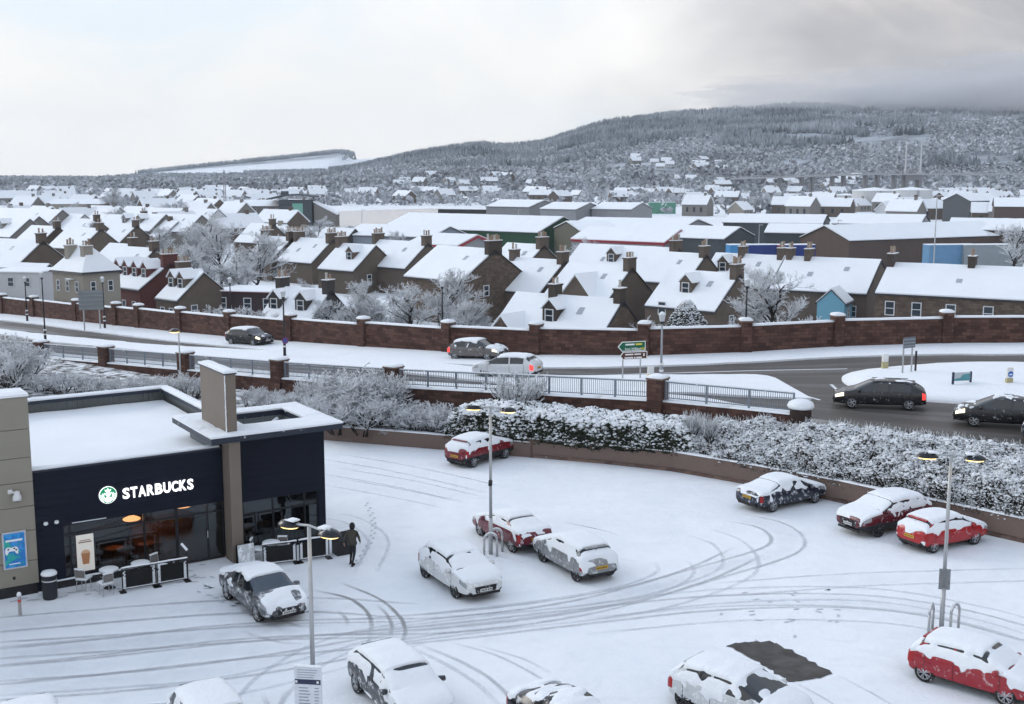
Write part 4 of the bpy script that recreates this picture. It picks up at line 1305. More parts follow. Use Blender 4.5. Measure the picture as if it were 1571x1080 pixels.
windbreak((9.5, -2.25), (10.75, -2.4), 'black canvas windbreak with snow at the shop corner behind the lamp')
al = thing('ashtray_post', 'thin black ash post with bent snowy top at the end of the windbreaks', 'post', shop_pt(4.9, -1.85))
m = MB(); m.cyl((0, 0, 0), (0, 0, 1.25), .03); m.build('post', M_DARK, al)
m = MB(); m.cyl((.02, 0, 1.24), (-.22, .05, 1.50), .05); m.build('snowy_head', M_SNOWCAP, al)
wb = thing('a_board', 'pale snow-dusted notice board leaning at the foot of the brown column', 'notice board', shop_pt(7.55, -1.35), SH_A)
m = MB(); m.add([(-.35,0,0),(.35,0,0),(.35,.12,.85),(-.35,.12,.85),(-.35,.03,0),(.35,.03,0),(.35,.15,.85),(-.35,.15,.85)], [(0,1,2,3),(7,6,5,4),(0,4,5,1),(1,5,6,2),(2,6,7,3),(3,7,4,0)]); m.build('panel', plain('frosty_board', (.55, .58, .6), .7, snow=.5), wb)
m = MB(); m.bx(-.34, .35, 0, .34, .38, .8); m.build('rear_leg_panel', M_DARK, wb)
pb = thing('parcel_box', 'black waist-high bin unit with snow on top behind the walking person', 'bin', P(524, 849), SH_A)
m = MB(); m.bx(-.32, -.3, 0, .32, .3, 1.08); m.build('body', M_DARK, pb, bevel=.02)
m = MB(); m.bx(-.22, -.312, .62, .22, -.301, .82); m.build('flap', plain('flap_grey', (.03, .03, .035), .4), pb)
m = MB(); snow_slab(m, -.34, -.32, .34, .32, 1.082, .09, 3, .1); m.build('snow', M_SNOWCAP, pb, smooth=True)

# ================================================================== LAMPS, SIGNS, POSTS
M_POLE = plain('galvanised_pole', (.42, .43, .44), .45, .5, snow=.12, snow_scale=4)
M_GLOW = emit('sodium_glow', (1.0, .72, .25), 2.2)
def car_park_lamp(loc, rz, label, H=6.35):
    t = thing('lamp_post', label, 'lamp post', loc, rz, 'twin-headed car park lamps')
    m = MB(); m.cyl((0, 0, 0), (0, 0, 1.6), .085, n=12); m.cyl((0, 0, 1.6), (0, 0, H), .07, .055, n=12); m.build('pole', M_POLE, t, smooth=True)
    m = MB(); m.tube([(-.62, 0, H - .02), (0, 0, H + .05), (.62, 0, H - .02)], .035, 8); m.build('arm', M_POLE, t)
    for s in (-1, 1):
        m = MB(); n = 18
        prof = [(.36, 0), (.34, .05), (.26, .12), (.14, .165), (.03, .18)]
        vs = []
        for r, z in prof:
            for i in range(n):
                a = 2 * math.pi * i / n
                vs.append((s * .78 + r * 1.05 * math.cos(a), r * .75 * math.sin(a), H - .08 + z))
        m.add(vs, [(k*n + i, k*n + (i+1) % n, (k+1)*n + (i+1) % n, (k+1)*n + i) for k in range(len(prof) - 1) for i in range(n)] + [tuple(range((len(prof)-1)*n, len(prof)*n))])
        hd = m.build('lamp_head', plain('lamp_black', (.012, .013, .018), .25, snow=.25, snow_scale=2.2), t, smooth=True)
        m = MB(); vs = []
        for r, z in ((.33, .0), (.27, -.045), (.11, -.07)):
            for i in range(n):
                a = 2 * math.pi * i / n
                vs.append((s * .78 + r * 1.05 * math.cos(a), r * .75 * math.sin(a), H - .085 + z))
        m.add(vs, [(k*n + (i+1) % n, k*n + i, (k+1)*n + i, (k+1)*n + (i+1) % n) for k in range(2) for i in range(n)] + [tuple(reversed(range(2*n, 3*n)))])
        m.build('lit_lens', M_GLOW, hd, smooth=True)
        m = MB(); snow_slab(m, s * .62 - .15, -.14, s * .62 + .15, .14, H + .085, .06, s + loc[0], .07, .05); m.build('snow', M_SNOWCAP, hd, smooth=True)
    return t
l1 = P(478, 1031); LAMP_L = Vector((-5.62, 31.4, 0)); LAMP_M = P(753, 850); LAMP_R = P(1444, 967)
car_park_lamp(LAMP_L, -.62, 'lit twin-headed lamp post in front of the coffee shop above the tariff board')
tl = car_park_lamp(LAMP_M, -.35, 'lit twin-headed lamp post rising beside the dark red coupe')
tr = car_park_lamp(LAMP_R, -.22, 'lit twin-headed lamp post at the right with two small plates')
m = MB(); m.cyl((.02, -.1, 3.05), (.06, -.16, 3.25), .09); m.build('small_speaker', M_DARK, tl)
for s in (-1, 1):
    m = MB(); m.bx(s * .12 - .07, -.11, 1.55, s * .12 + .07, -.085, 2.3); m.build('plate', plain('plate_grey', (.20, .21, .22), .5), tr)
def hoop(loc, rz, label, w=.55, h=1.0):
    t = thing('hoop_barrier', label, 'barrier', loc, rz, 'steel hoop guards round the lamp posts')
    pts = [(-w/2, 0, 0), (-w/2, 0, h - w/2)] + [(w/2 * math.cos(a), 0, h - w/2 + w/2 * math.sin(a)) for a in np.linspace(math.pi, 0, 9)] + [(w/2, 0, 0)]
    m = MB(); m.tube(pts, .05, 8); m.build('hoop', M_POLE, t, smooth=True)
    pts2 = [(p[0], p[1], p[2] + .055) for p in pts[2:-1]]
    m = MB(); m.tube(pts2, .035, 6); m.build('snow', M_SNOWCAP, t, smooth=True)
hoop(LAMP_M + Vector((.0, -.35, 0)), .15, 'steel hoop in front of the middle lamp post'); hoop(LAMP_M + Vector((.22, .3, 0)), .15, 'steel hoop just behind the middle lamp post')
hoop(LAMP_R + Vector((-.42, -.1, 0)), 1.0, 'steel hoop left of the right-hand lamp post'); hoop(LAMP_R + Vector((.42, -.1, 0)), .7, 'steel hoop right of the right-hand lamp post')
# tariff board at the bottom edge
sgn = thing('tariff_board', 'white parking tariff board with dark header strip at the bottom edge', 'sign', LAMP_L + Vector((.02, -1.0, 0)), -.12)
m = MB(); m.bx(-.36, -.03, 1.15, .40, .03, 2.72); bd = m.build('board', plain('sign_white', (.62, .65, .70), .5), sgn)
for x in (-.3, .34):
    m = MB(); m.bx(x - .03, .031, 0, x + .03, .08, 2.6); m.build('post', M_POLE, sgn)
m = MB(); m.bx(-.34, -.036, 2.22, .38, -.0305, 2.36); m.build('header_strip', plain('sign_navy', (.02, .03, .07), .5), bd)
m = MB()
for k in range(7): m.bx(-.24, -.036, 2.10 - k * .09, .02 + .03 * (k % 3), -.0305, 2.125 - k * .09); m.bx(.2, -.036, 2.10 - k * .09, .32, -.0305, 2.125 - k * .09)
for k in range(4): m.bx(-.28, -.036, 2.62 - k * .07, .3 - .04 * k, -.0305, 2.637 - k * .07)
m.build('print_lines', plain('print_grey', (.25, .27, .31), .6), bd)
m = MB()
for x in (-.30, .30): m.bx(x - .03, -.040, 2.26, x + .03, -.0365, 2.32)
tag(m.build('print_symbols', plain('print_white2', (.8, .8, .8), .5), bd), kind='stuff')
m = MB(); snow_slab(m, -.37, -.05, .41, .05, 2.722, .05, 7, .1, .02); m.build('snow', M_SNOWCAP, sgn)

# ---- black street lamps with lantern tops along the road
M_BLACKPOST = plain('black_post', (.010, .010, .013), .4)
def street_lamp(px, base_py, top_py, label, pale=False):
    b = R(px, base_py)
    d = ray(px, top_py); H = CAM_H + d[2] * b.y / d[1] - b.z
    t = thing('street_lamp', label, 'street lamp', b, 0, 'black lantern street lamps along the road')
    pm = plain('grey_post', (.30, .32, .35), .5, snow=.15) if pale else M_BLACKPOST
    m = MB(); m.cyl((0, 0, 0), (0, 0, 1.3), .12, .11, n=10); m.cyl((0, 0, 1.3), (0, 0, H - .75), .075, .055, n=8); m.build('post', pm, t, smooth=True)
    m = MB(); m.cyl((0, 0, 1.22), (0, 0, 1.36), .14, n=10); m.cyl((0, 0, .82), (0, 0, .94), .14, n=10); m.build('white_band', plain('band_white', (.75, .75, .75), .5), t)
    m = MB(); m.lathe([(.06, H - .78), (.15, H - .62), (.17, H - .60)], 8); m.build('collar', M_BLACKPOST, t)
    m = MB(); m.lathe([(.14, H - .598), (.21, H - .22), (.20, H - .2)], 8); m.build('lantern_glass', plain('frosted_glass', (.55, .58, .60), .3), t)
    m = MB(); m.lathe([(.24, H - .198), (.14, H - .06), (.04, H)], 8); m.build('lantern_roof', M_SNOWCAP, t, smooth=True)
for a in [(42, 494, 424, 'black lantern street lamp at the far left by the long wall'), (70, 527, 416, 'tall black street lamp standing at the leftmost railing pillar'),
          (161, 505, 424, 'black street lamp just right of the blank road sign'), (355, 502, 425, 'black street lamp behind the dark estate car'),
          (437, 548, 444, 'black street lamp on the near kerb with a round plate'), (679, 534, 428, 'black street lamp in front of the frosted trees left of the hatchback'),
          (1143, 542, 426, 'black street lamp in front of the bare round tree at the right')]: street_lamp(*a)
street_lamp(1014, 590, 478, 'grey lantern street lamp on the snowy splitter island', True)
# single lamp behind the shop
b = P(278, 603, .9); b.z = .55
d = ray(270, 508); Hh = CAM_H + d[2] * b.y / d[1] - b.z
t = thing('bank_lamp', 'lit single-headed lamp on a thin grey pole behind the coffee shop', 'lamp post', b)
m = MB(); m.cyl((0, 0, 0), (0, 0, Hh), .06, .045, n=8); m.build('pole', M_POLE, t)
m = MB(); m.lathe([(.42, Hh - .02), (.38, Hh + .06), (.2, Hh + .16), (.05, Hh + .18)], 14, (-.28, 0)); m.build('lamp_head', plain('lamp_black2', (.015, .015, .02), .3, snow=.3, snow_scale=2), t, smooth=True)
m = MB(); m.lathe([(.12, Hh - .12), (.32, Hh - .08), (.38, Hh - .022)], 14, (-.28, 0)); m.build('lit_lens', M_GLOW, t, smooth=True)
m = MB(); m.box((0, 0, -.02), (.9, .9, .25)); m.build('snowy_base', M_SNOWCAP, t, bevel=.05)
# big blank road sign seen from behind
a, c = R(130, 508), R(154, 506)
d1 = (c - a); L = d1.length; ang = math.atan2(d1.y, d1.x)
t = thing('road_sign', 'large grey road sign seen from behind beside the long wall', 'road sign', a, ang)
for x in (0, L):
    m = MB(); m.cyl((x, 0, 0), (x, 0, 4.0), .07, n=8); m.build('post', M_POLE, t)
m = MB(); m.bx(-.42, -.12, 2.15, L + .42, -.075, 4.15); pn = m.build('panel', plain('sign_back', (.20, .22, .23), .55), t)
for k in range(5):
    m = MB(); m.bx(-.42, -.16, 2.3 + k * .42, L + .42, -.121, 2.36 + k * .42); m.build('rib', plain('sign_rib', (.30, .32, .33), .5), pn)
# direction signs on the splitter island
a, c = R(955, 586), R(982, 583)
d1 = c - a; L = d1.length; ang = math.atan2(d1.y, d1.x)
t = thing('direction_sign', 'green and brown direction signs on two posts on the splitter island', 'road sign', a, ang)
for x in (0, L):
    m = MB(); m.cyl((x, 0, 0), (x, 0, 1.9), .05, n=8); m.build('post', M_POLE, t)
def arrow_board(z0, h, x0, x1, mat, lines, nm, cols):
    m = MB(); pts = [(x0 - h * .45, z0 + h / 2), (x0, z0), (x1, z0), (x1, z0 + h), (x0, z0 + h)]
    n = 5
    m.add([(p[0], -.09, p[1]) for p in pts] + [(p[0], -.06, p[1]) for p in pts], [tuple(range(n)), tuple(reversed(range(n, 2*n)))] + [(i, n + i, n + (i+1) % n, (i+1) % n) for i in range(n)])
    o = m.build(nm, plain('sign_border', (.75, .77, .75), .45), t)
    m = MB(); s = .05
    pts = [(x0 - h * .45 + s * 1.5, z0 + h / 2), (x0 + .02, z0 + s), (x1 - s, z0 + s), (x1 - s, z0 + h - s), (x0 + .02, z0 + h - s)]
    m.add([(p[0], -.094, p[1]) for p in pts], [tuple(range(5))]); m.build('sign_face', mat, o)
    for (txt, x, z, sz), cm in zip(lines, cols):
        if isinstance(txt, float):                       # a word too small to read in the photograph: its block of print
            m = MB(); m.bx(x, -.099, z + sz * .12, x + txt, -.096, z + sz * .55); m.build('sign_print', cm, o)
        else: text_mesh(txt, sz, 'sign_text', cm, o, (x, -.097, z), (math.pi / 2, 0, 0), .001, .003)
WHT, YEL = plain('sign_text_white', (.8, .8, .8), .5), plain('sign_text_yellow', (.75, .6, .08), .5)
arrow_board(1.95, .62, -.1, L + .30, plain('sign_green', (.005, .12, .06), .45), [(.62, .12, 2.3, .24), (.44, .82, 2.3, .24), ('Fort William', .10, 2.03, .21), ('A82', 1.12, 2.03, .2)], 'green_board', [WHT, YEL, WHT, YEL])
arrow_board(1.42, .50, -.02, L + .42, plain('sign_brown', (.09, .035, .02), .45), [(.55, .12, 1.68, .2), (.45, .74, 1.68, .2), (.58, .08, 1.47, .2), (.10, .72, 1.47, .2), (.36, .88, 1.47, .2), (.10, 1.34, 1.56, .42)], 'brown_board', [WHT] * 6)
# keep-left bollards
def bollard(px, py, label, yellow=True, H=1.05):
    q = R(px, py); q.z += .1
    t = thing('traffic_bollard', label, 'bollard', q, .2, 'plastic traffic bollards')
    m = MB(); m.bx(-.2, -.12, 0, .2, .12, H * .5); m.build('base', plain('bollard_yellow', (.75, .48, .02), .4) if yellow else plain('bollard_sand', (.45, .40, .22), .5), t, bevel=.03)
    m = MB(); m.bx(-.2, -.12, H * .5 + .002, .2, .12, H); m.build('top', plain('bollard_white', (.72, .72, .70), .5), t, bevel=.06)
    return t
bollard(998, 590, 'white and yellow traffic bollard on the splitter island')
bollard(1357, 570, 'white traffic bollard at the tip of the roundabout island', False)
tb = bollard(1547, 600, 'pale traffic bollard with a blue disc on the roundabout at the right', False, 1.3)
m = MB(); m.cyl((0, -.121, .92), (0, -.128, .92), .17, n=20); m.build('blue_disc', plain('disc_blue', (.02, .12, .45), .4), tb)
m = MB(); m.bx(-.10, -.134, .86, .10, -.129, .94); m.build('white_arrow', WHT, tb)
# chevron/direction sign seen from behind and the teal sponsor board on the island
a = R(1384, 582); a.z += .2
t = thing('roundabout_sign', 'grey sign seen from behind on two posts on the roundabout island', 'road sign', a, .5)
for x in (0, .75):
    m = MB(); m.cyl((x, 0, -.2), (x, 0, 2.3), .05, n=8); m.build('post', M_POLE, t)
m = MB(); m.bx(-.1, -.08, 1.75, .9, -.052, 2.42); pn = m.build('panel', plain('sign_back2', (.13, .15, .18), .5), t)
for k in range(3):
    m = MB(); m.bx(-.1, -.10, 1.85 + k * .2, .9, -.081, 1.90 + k * .2); m.build('rib', plain('sign_rib', (.30, .32, .33), .5), pn)
m = MB(); m.bx(1.05, -.03, -.2, 1.17, .03, 1.5); m.build('dark_stub', M_DARK, t)
a, c = R(1461, 601), R(1488, 599)
d1 = c - a; L = d1.length
t = thing('sponsor_board', 'small teal and white board on two dark posts on the roundabout island', 'sign', a + Vector((0, 0, .2)), math.atan2(d1.y, d1.x))
for x in (0, L):
    m = MB(); m.bx(x - .05, -.05, -.2, x + .05, .05, .95); m.build('post', plain('post_navy', (.02, .03, .07), .5), t)
m = MB(); m.bx(.051, -.03, .42, L - .051, .03, .92); pn = m.build('panel', plain('panel_grey', (.50, .54, .56), .5), t)
m = MB(); m.add([(.07, -.034, .44), (L - .07, -.034, .44), (L - .07, -.034, .84), (L * .55, -.034, .80), (L * .38, -.034, .60), (.07, -.034, .55)], [tuple(range(6))]); m.build('teal_print', plain('teal', (.10, .30, .34), .5), pn)
q = R(437, 548)
rp = thing('round_plate', 'small purple round plate fixed on the street lamp by the near kerb', 'sign', q + Vector((.1, -.13, 1.35)))
m = MB(); m.cyl((0, 0, 0), (0, -.03, 0), .26, n=20); m.build('plate', plain('plate_purple', (.16, .04, .14), .5), rp)
m = MB(); m.cyl((0, -.031, 0), (0, -.036, 0), .17, n=20); m.build('plate_centre', plain('plate_blue', (.05, .06, .25), .5), rp)
# ================================================================== VEHICLES
# side profiles, metres, x from the tail (0) to the nose (L); columns: x, z_bottom, z_belt, z_top, half width at belt, half width at roof
PROF = {
 'hatch': (4.25, 1.50, 1.78, [(0,.44,.66,.76,.68,.54),(.05,.34,.82,.95,.81,.64),(.16,.28,.92,1.08,.865,.68),(.28,.27,.95,1.16,.88,.69),(.58,.26,.96,1.41,.89,.66),(1.2,.24,.96,1.48,.89,.685),(1.9,.23,.95,1.50,.89,.695),(2.45,.23,.94,1.44,.89,.68),(3.30,.24,.93,1.05,.88,.74),(3.72,.25,.87,.97,.86,.70),(4.02,.27,.78,.87,.82,.62),(4.17,.29,.69,.78,.76,.55),(4.25,.38,.58,.65,.66,.46)], (.28,.58,2.45,3.30), 1.62, (.66,3.30)),
 'saloon': (4.53, 1.44, 1.82, [(0,.46,.70,.80,.68,.54),(.05,.34,.83,.96,.82,.66),(.18,.28,.90,1.03,.87,.70),(.66,.26,.93,1.08,.89,.71),(1.40,.25,.94,1.36,.90,.63),(1.85,.24,.93,1.43,.90,.66),(2.3,.23,.92,1.44,.90,.67),(2.72,.23,.91,1.38,.90,.66),(3.52,.24,.90,1.01,.89,.74),(4.0,.25,.83,.92,.87,.70),(4.30,.27,.74,.82,.83,.62),(4.45,.29,.66,.74,.77,.55),(4.53,.38,.57,.63,.66,.46)], (.66,1.40,2.72,3.52), 1.95, (.86,3.62)),
 'coupe': (4.35, 1.37, 1.80, [(0,.46,.72,.83,.68,.54),(.05,.34,.85,.98,.82,.64),(.2,.28,.92,1.03,.87,.69),(.46,.27,.93,1.07,.885,.69),(1.30,.26,.93,1.32,.895,.61),(1.75,.24,.92,1.37,.90,.64),(2.15,.23,.91,1.37,.90,.65),(2.5,.23,.90,1.31,.90,.64),(3.32,.24,.88,.99,.89,.72),(3.8,.25,.80,.90,.87,.68),(4.10,.27,.71,.79,.83,.60),(4.27,.29,.63,.70,.77,.53),(4.35,.38,.55,.61,.66,.45)], (.50,1.30,2.5,3.32), 1.90, (.72,3.45)),
 'suv': (4.38, 1.62, 1.84, [(0,.50,.78,.90,.70,.56),(.05,.40,.94,1.07,.83,.68),(.16,.34,1.04,1.20,.885,.71),(.26,.32,1.07,1.28,.90,.72),(.55,.31,1.08,1.53,.905,.69),(1.2,.30,1.08,1.61,.91,.715),(1.9,.29,1.06,1.62,.91,.72),(2.50,.29,1.05,1.56,.91,.71),(3.28,.30,1.04,1.16,.90,.78),(3.8,.31,.98,1.08,.88,.73),(4.14,.33,.90,1.00,.85,.66),(4.30,.36,.81,.91,.79,.59),(4.38,.46,.70,.78,.68,.50)], (.26,.55,2.50,3.28), 1.60, (.68,3.42)),
 'estate': (4.80, 1.50, 1.84, [(0,.46,.74,.85,.68,.54),(.05,.34,.87,1.0,.82,.66),(.16,.28,.94,1.10,.87,.70),(.28,.27,.96,1.18,.89,.70),(.70,.26,.97,1.42,.90,.66),(1.5,.24,.97,1.49,.905,.685),(2.3,.23,.95,1.50,.905,.69),(2.88,.23,.94,1.44,.905,.68),(3.74,.24,.92,1.04,.89,.75),(4.25,.25,.85,.95,.87,.70),(4.56,.27,.77,.85,.83,.62),(4.72,.29,.69,.77,.77,.55),(4.80,.38,.58,.65,.66,.46)], (.28,.70,2.88,3.74), 1.90, (.90,3.83)),
}
M_GLASS = None
def t_carglass():
    t = NT('car_glass'); return t.set(color=(.012, .016, .02), rough=.06, spec=.8)
M_GLASS = t_carglass()
def t_carglass_blue():
    t = NT('car_glass_clear'); return t.set(color=(.012, .028, .05), rough=.05, spec=.9)
M_GLASSB = t_carglass_blue()
M_RUBBER = plain('tyre_rubber', (.014, .014, .015), .8, snow=.16, snow_scale=9)
M_PLAST = plain('black_plastic', (.012, .012, .013), .6)
M_RIM = plain('alloy', (.42, .43, .45), .35, .8, snow=.2, snow_scale=8)
M_RIMD = plain('dark_alloy', (.06, .06, .065), .35, .6, snow=.15, snow_scale=8)
M_HEAD = plain('headlight_glass', (.30, .32, .34), .10, 0, spec=.9)
M_HEADON = emit('headlight_on', (1.0, .86, .58), 1.6)
M_TAIL = plain('tail_red', (.32, .01, .012), .25)
M_TAILON = emit('tail_on', (1.0, .06, .05), .8)
M_YPLATE = plain('plate_yellow', (.62, .36, .03), .5)
M_WPLATE = plain('plate_white', (.66, .66, .64), .5)
def paint(name, col, snow, rough=.25, metal=.0):
    return plain(name, col, rough, metal, var=.08, spec=.6, snow=snow * .6, snow_scale=4.5, soft=.09)
# wheels shared by every car
def wheel_meshes():
    m = MB(); n = 22; prof = [(.20, -.095), (.30, -.105), (.325, -.07), (.325, .07), (.30, .105), (.20, .095)]
    vs = []
    for r, w in prof:
        for i in range(n):
            a = 2 * math.pi * i / n; vs.append((r * math.cos(a), w, r * math.sin(a)))
    m.add(vs, [(k*n + i, k*n + (i+1) % n, (k+1)*n + (i+1) % n, (k+1)*n + i) for k in range(len(prof) - 1) for i in range(n)])
    ty = m.build('tyre', M_RUBBER, None, smooth=True)
    out = []
    for mat in (M_RIM, M_RIMD):
        m = MB(); m.cyl((0, .03, 0), (0, -.05, 0), .215, n=20)
        for k in range(20):
            pass
        rim_back = None
        for k in range(5):
            for dlt in (-.14, .14):
                a = 2 * math.pi * k / 5 + dlt * .6; b = 2 * math.pi * k / 5 + dlt * 1.6
                p0, p1 = Vector((.05 * math.cos(a), .098, .05 * math.sin(a))), Vector((.215 * math.cos(b), .092, .215 * math.sin(b)))
                m.cyl(p0, p1, .020, .016, n=5)
        m.cyl((0, .07, 0), (0, .104, 0), .045, n=10)
        vs = []
        for r, y in ((.195, .088), (.215, .10), (.228, .095)):
            for i in range(22):
                a = 2 * math.pi * i / 22; vs.append((r * math.cos(a), y, r * math.sin(a)))
        m.add(vs, [(k*22 + i, k*22 + (i+1) % 22, (k+1)*22 + (i+1) % 22, (k+1)*22 + i) for k in range(2) for i in range(22)])
        out.append(m.build('rim', mat, None))
    m = MB(); m.cyl((0, .02, 0), (0, .035, 0), .212, n=20); br = m.build('wheel_well', M_PLAST, None)
    meshes = (ty.data, out[0].data, out[1].data, br.data)
    for o in (ty, out[0], out[1], br): bpy.data.objects.remove(o)
    return meshes
W_TYRE, W_RIM, W_RIMD, W_WELL = wheel_meshes()

def build_car(kind, label, loc, heading, body_mat, L=None, W=None, H=None, name='parked_car', group='cars parked in the snow', wheel_r=.325,
              snow=None, thick=.06, glass=None, rim=W_RIM, lights=None, seed=0, plate='y', wb=None, roof_dark=False, pitch=0.0, cladding=False, rails=False):
    L0, H0, W0, st, (x_rb, x_rt, x_wt, x_wb), x_B, (ax_r, ax_f) = PROF[kind]
    L, W, H = L or L0, W or W0, H or H0
    kx, kw, kz = L / L0, W / W0, H / H0
    st = np.array(st, float)
    xs_f = np.linspace(0, L0, 400)
    cols = []
    for c in range(1, 6):
        v = np.interp(xs_f, st[:, 0], st[:, c])
        k = np.exp(-.5 * (np.arange(-14, 15) / 5.0) ** 2); k /= k.sum()
        vp = np.pad(v, 14, mode='edge'); v2 = np.convolve(vp, k, 'valid')
        m_ = np.clip(np.minimum(xs_f, L0 - xs_f) / .15, 0, 1); cols.append(v * (1 - m_) + v2 * m_)
    key = sorted(set(list(st[:, 0]) + list(np.linspace(.0, L0, 44)) + [x_rb + .05, x_rt - .04, x_wt + .04, x_wb - .06, x_B - .045, x_B + .045, x_rt + .12]))
    key = [k for i, k in enumerate(key) if i == 0 or k - key[i-1] > .012]
    def ring(x):
        zb, zl, zt, wb_, wt = [float(np.interp(x, xs_f, c)) for c in cols]
        dr = min(.10, .38 * (zt - zl))
        gap = zt - zl
        top = [(wb_ * .82, zb), (wb_ * .965, zb + .09), (wb_ * 1.0, zb + .45 * (zl - zb)), (wb_ * .998, zb + .72 * (zl - zb)), (wb_ * .985, zl - .03), (wb_ * .955, zl + .012)]
        w6 = min(wb_ * .93, wt + (.05 if gap > .25 else .05 + .09 * min(1, (.25 - gap) / .1)))
        z5, z6 = zl + .012, zt - dr
        for f in (.3, .62, .86): top.append((wb_ * .955 + (w6 - wb_ * .955) * f, z5 + (z6 - z5) * f))
        top += [(w6, z6), (wt * .90, zt - dr * .28), (wt * .66, zt - dr * .05), (wt * .34, zt), (0, zt + .008)]
        return [(0, zb)] + top
    RN = 15                                          # points per half ring: indices 0..14
    pts = []
    for x in key:
        h = ring(x)
        full = [(-y, z) for y, z in h[:0:-1]][1:] if False else None
        half_r = h; half_l = [(-y, z) for y, z in h]
        loop = half_r + half_l[-2:0:-1]              # right side up, over the roof, left side down
        pts.append([(x * kx - L / 2, y * kw, z * kz) for y, z in loop])
    NP = len(pts[0]); NS_ = len(key)
    vs = [p for r_ in pts for p in r_]
    def seg(i):                                      # mirrored segment number: 0 floor .. 12 roof centre
        return i if i < RN - 1 else NP - 1 - i
    fs, mi = [], []
    # slots: 0 paint 1 windscreen 2 rear window 3 front side window 4 rear side window 5 headlight 6 tail light 7 lower trim (left side +10 for side parts)
    for s in range(NS_ - 1):
        xm = (key[s] + key[s + 1]) / 2
        for i in range(NP):
            g_ = seg(i); side = 0 if i < RN - 1 else 1
            k = 0
            if 10 <= g_ <= 13 and x_wt + .03 < xm < x_wb - .05: k = 1
            elif 10 <= g_ <= 13 and x_rb + .04 < xm < x_rt - .03: k = 2
            elif 6 <= g_ <= 9 and x_B + .045 < xm < x_wb - .22: k = 3 + 10 * side
            elif 6 <= g_ <= 9 and x_rt + .10 < xm < x_B - .045: k = 4 + 10 * side
            elif 4 <= g_ <= 6 and L0 - .52 < xm < L0 - .14: k = 5 + 10 * side
            elif (3 <= g_ <= 5) and xm < .24 and xm > .03: k = 6 + 10 * side
            elif g_ <= 1 or (cladding and g_ <= 2): k = 7
            fs.append((s * NP + i, (s + 1) * NP + i, (s + 1) * NP + (i + 1) % NP, s * NP + (i + 1) % NP)); mi.append(k)
    fs.append(tuple(range(NP))); mi.append(0); fs.append(tuple(reversed(range((NS_ - 1) * NP, NS_ * NP)))); mi.append(0)
    me = bpy.data.meshes.new('body'); me.from_pydata(vs, [], fs)
    for q in range(18): me.materials.append(None)
    me.polygons.foreach_set('material_index', mi)
    bm = bmesh.new(); bm.from_mesh(me); bmesh.ops.recalc_face_normals(bm, faces=bm.faces); bm.to_mesh(me); bm.free()
    t = thing(name, label, 'car', loc, heading, group)
    if pitch: t.rotation_euler = (0, pitch, heading)
    wr = wheel_r * 1.0
    ar_, af_ = ax_r * kx - L / 2, ax_f * kx - L / 2
    if wb: mid = (ar_ + af_) / 2; ar_, af_ = mid - wb / 2, mid + wb / 2
    # wheel arches cut into the body
    tmp = bpy.data.objects.new('tmp_body', me); COL.objects.link(tmp)
    c = MB()
    for ax in (ar_, af_):
        for s in (-1, 1): c.cyl((ax, s * (W / 2 - .30), wr), (ax, s * (W / 2 + .3), wr), wr * 1.14, n=22)
    cut = c.build('tmp_cut', M_PLAST)
    bo = tmp.modifiers.new('arch', 'BOOLEAN'); bo.object = cut; bo.operation = 'DIFFERENCE'; bo.solver = 'EXACT'
    dg = bpy.context.evaluated_depsgraph_get(); dg.update()
    bm = bmesh.new(); bm.from_mesh(tmp.evaluated_get(dg).to_mesh())
    bpy.data.objects.remove(tmp); bpy.data.objects.remove(cut)
    for f in bm.faces:
        ctr = f.calc_center_median()
        for ax in (ar_, af_):
            if abs(f.normal.y) < .98 and math.hypot(ctr.x - ax, ctr.z - wr) < wr * 1.13 and abs(ctr.y) < W / 2 * .99: f.material_index = 17
            elif abs(f.normal.y) > .98 and math.hypot(ctr.x - ax, ctr.z - wr) < wr * 1.1 and abs(ctr.y) < W / 2 - .27: f.material_index = 17
        f.smooth = True
    groups_ = {}
    for f in bm.faces: groups_.setdefault(f.material_index, []).append(f)
    onl, ont = lights or (False, False)
    names = {0: ('body', body_mat), 1: ('windscreen', glass or M_GLASS), 2: ('rear_window', M_GLASS), 7: ('lower_trim', M_PLAST), 17: ('wheel_arch', M_PLAST)}
    for b_ in (3, 4, 13, 14): names[b_] = ('side_window', M_GLASS)
    for b_ in (5, 15): names[b_] = ('headlight', M_HEADON if onl else M_HEAD)
    for b_ in (6, 16): names[b_] = ('tail_light', M_TAILON if ont else M_TAIL)
    for idx, faces in groups_.items():
        nm, mt = names.get(idx, ('body', body_mat))
        vm = {}; vv = []; ff = []
        for f in faces:
            q = []
            for v in f.verts:
                if v.index not in vm: vm[v.index] = len(vv); vv.append(v.co[:])
                q.append(vm[v.index])
            ff.append(q)
        pm = bpy.data.meshes.new(nm); pm.from_pydata(vv, [], ff); pm.materials.append(mt)
        pm.polygons.foreach_set('use_smooth', [True] * len(ff))
        if nm == 'body':
            try: pm.set_sharp_from_angle(angle=math.radians(38))
            except Exception: pass
        link(nm, pm, t)
    bm.free()
    # wheels
    sc = wr / .325
    for ax in (ar_, af_):
        for s in (-1, 1):
            o = share('wheel', W_TYRE, t, (ax, s * (W / 2 - .125), wr), 0 if s > 0 else math.pi, (sc, 1, sc))
            share('rim', rim, o); share('wheel_well', W_WELL, o)
    # trim: grille, bumpers, plates, mirrors, door seams, handles
    def surf(x, i):
        h = ring(x); y, z = h[i]; return Vector((x * kx - L / 2, y * kw, z * kz))
    nz = float(np.interp(L0 - .05, xs_f, cols[1])) * kz
    m = MB(); gx0 = L / 2 - .07
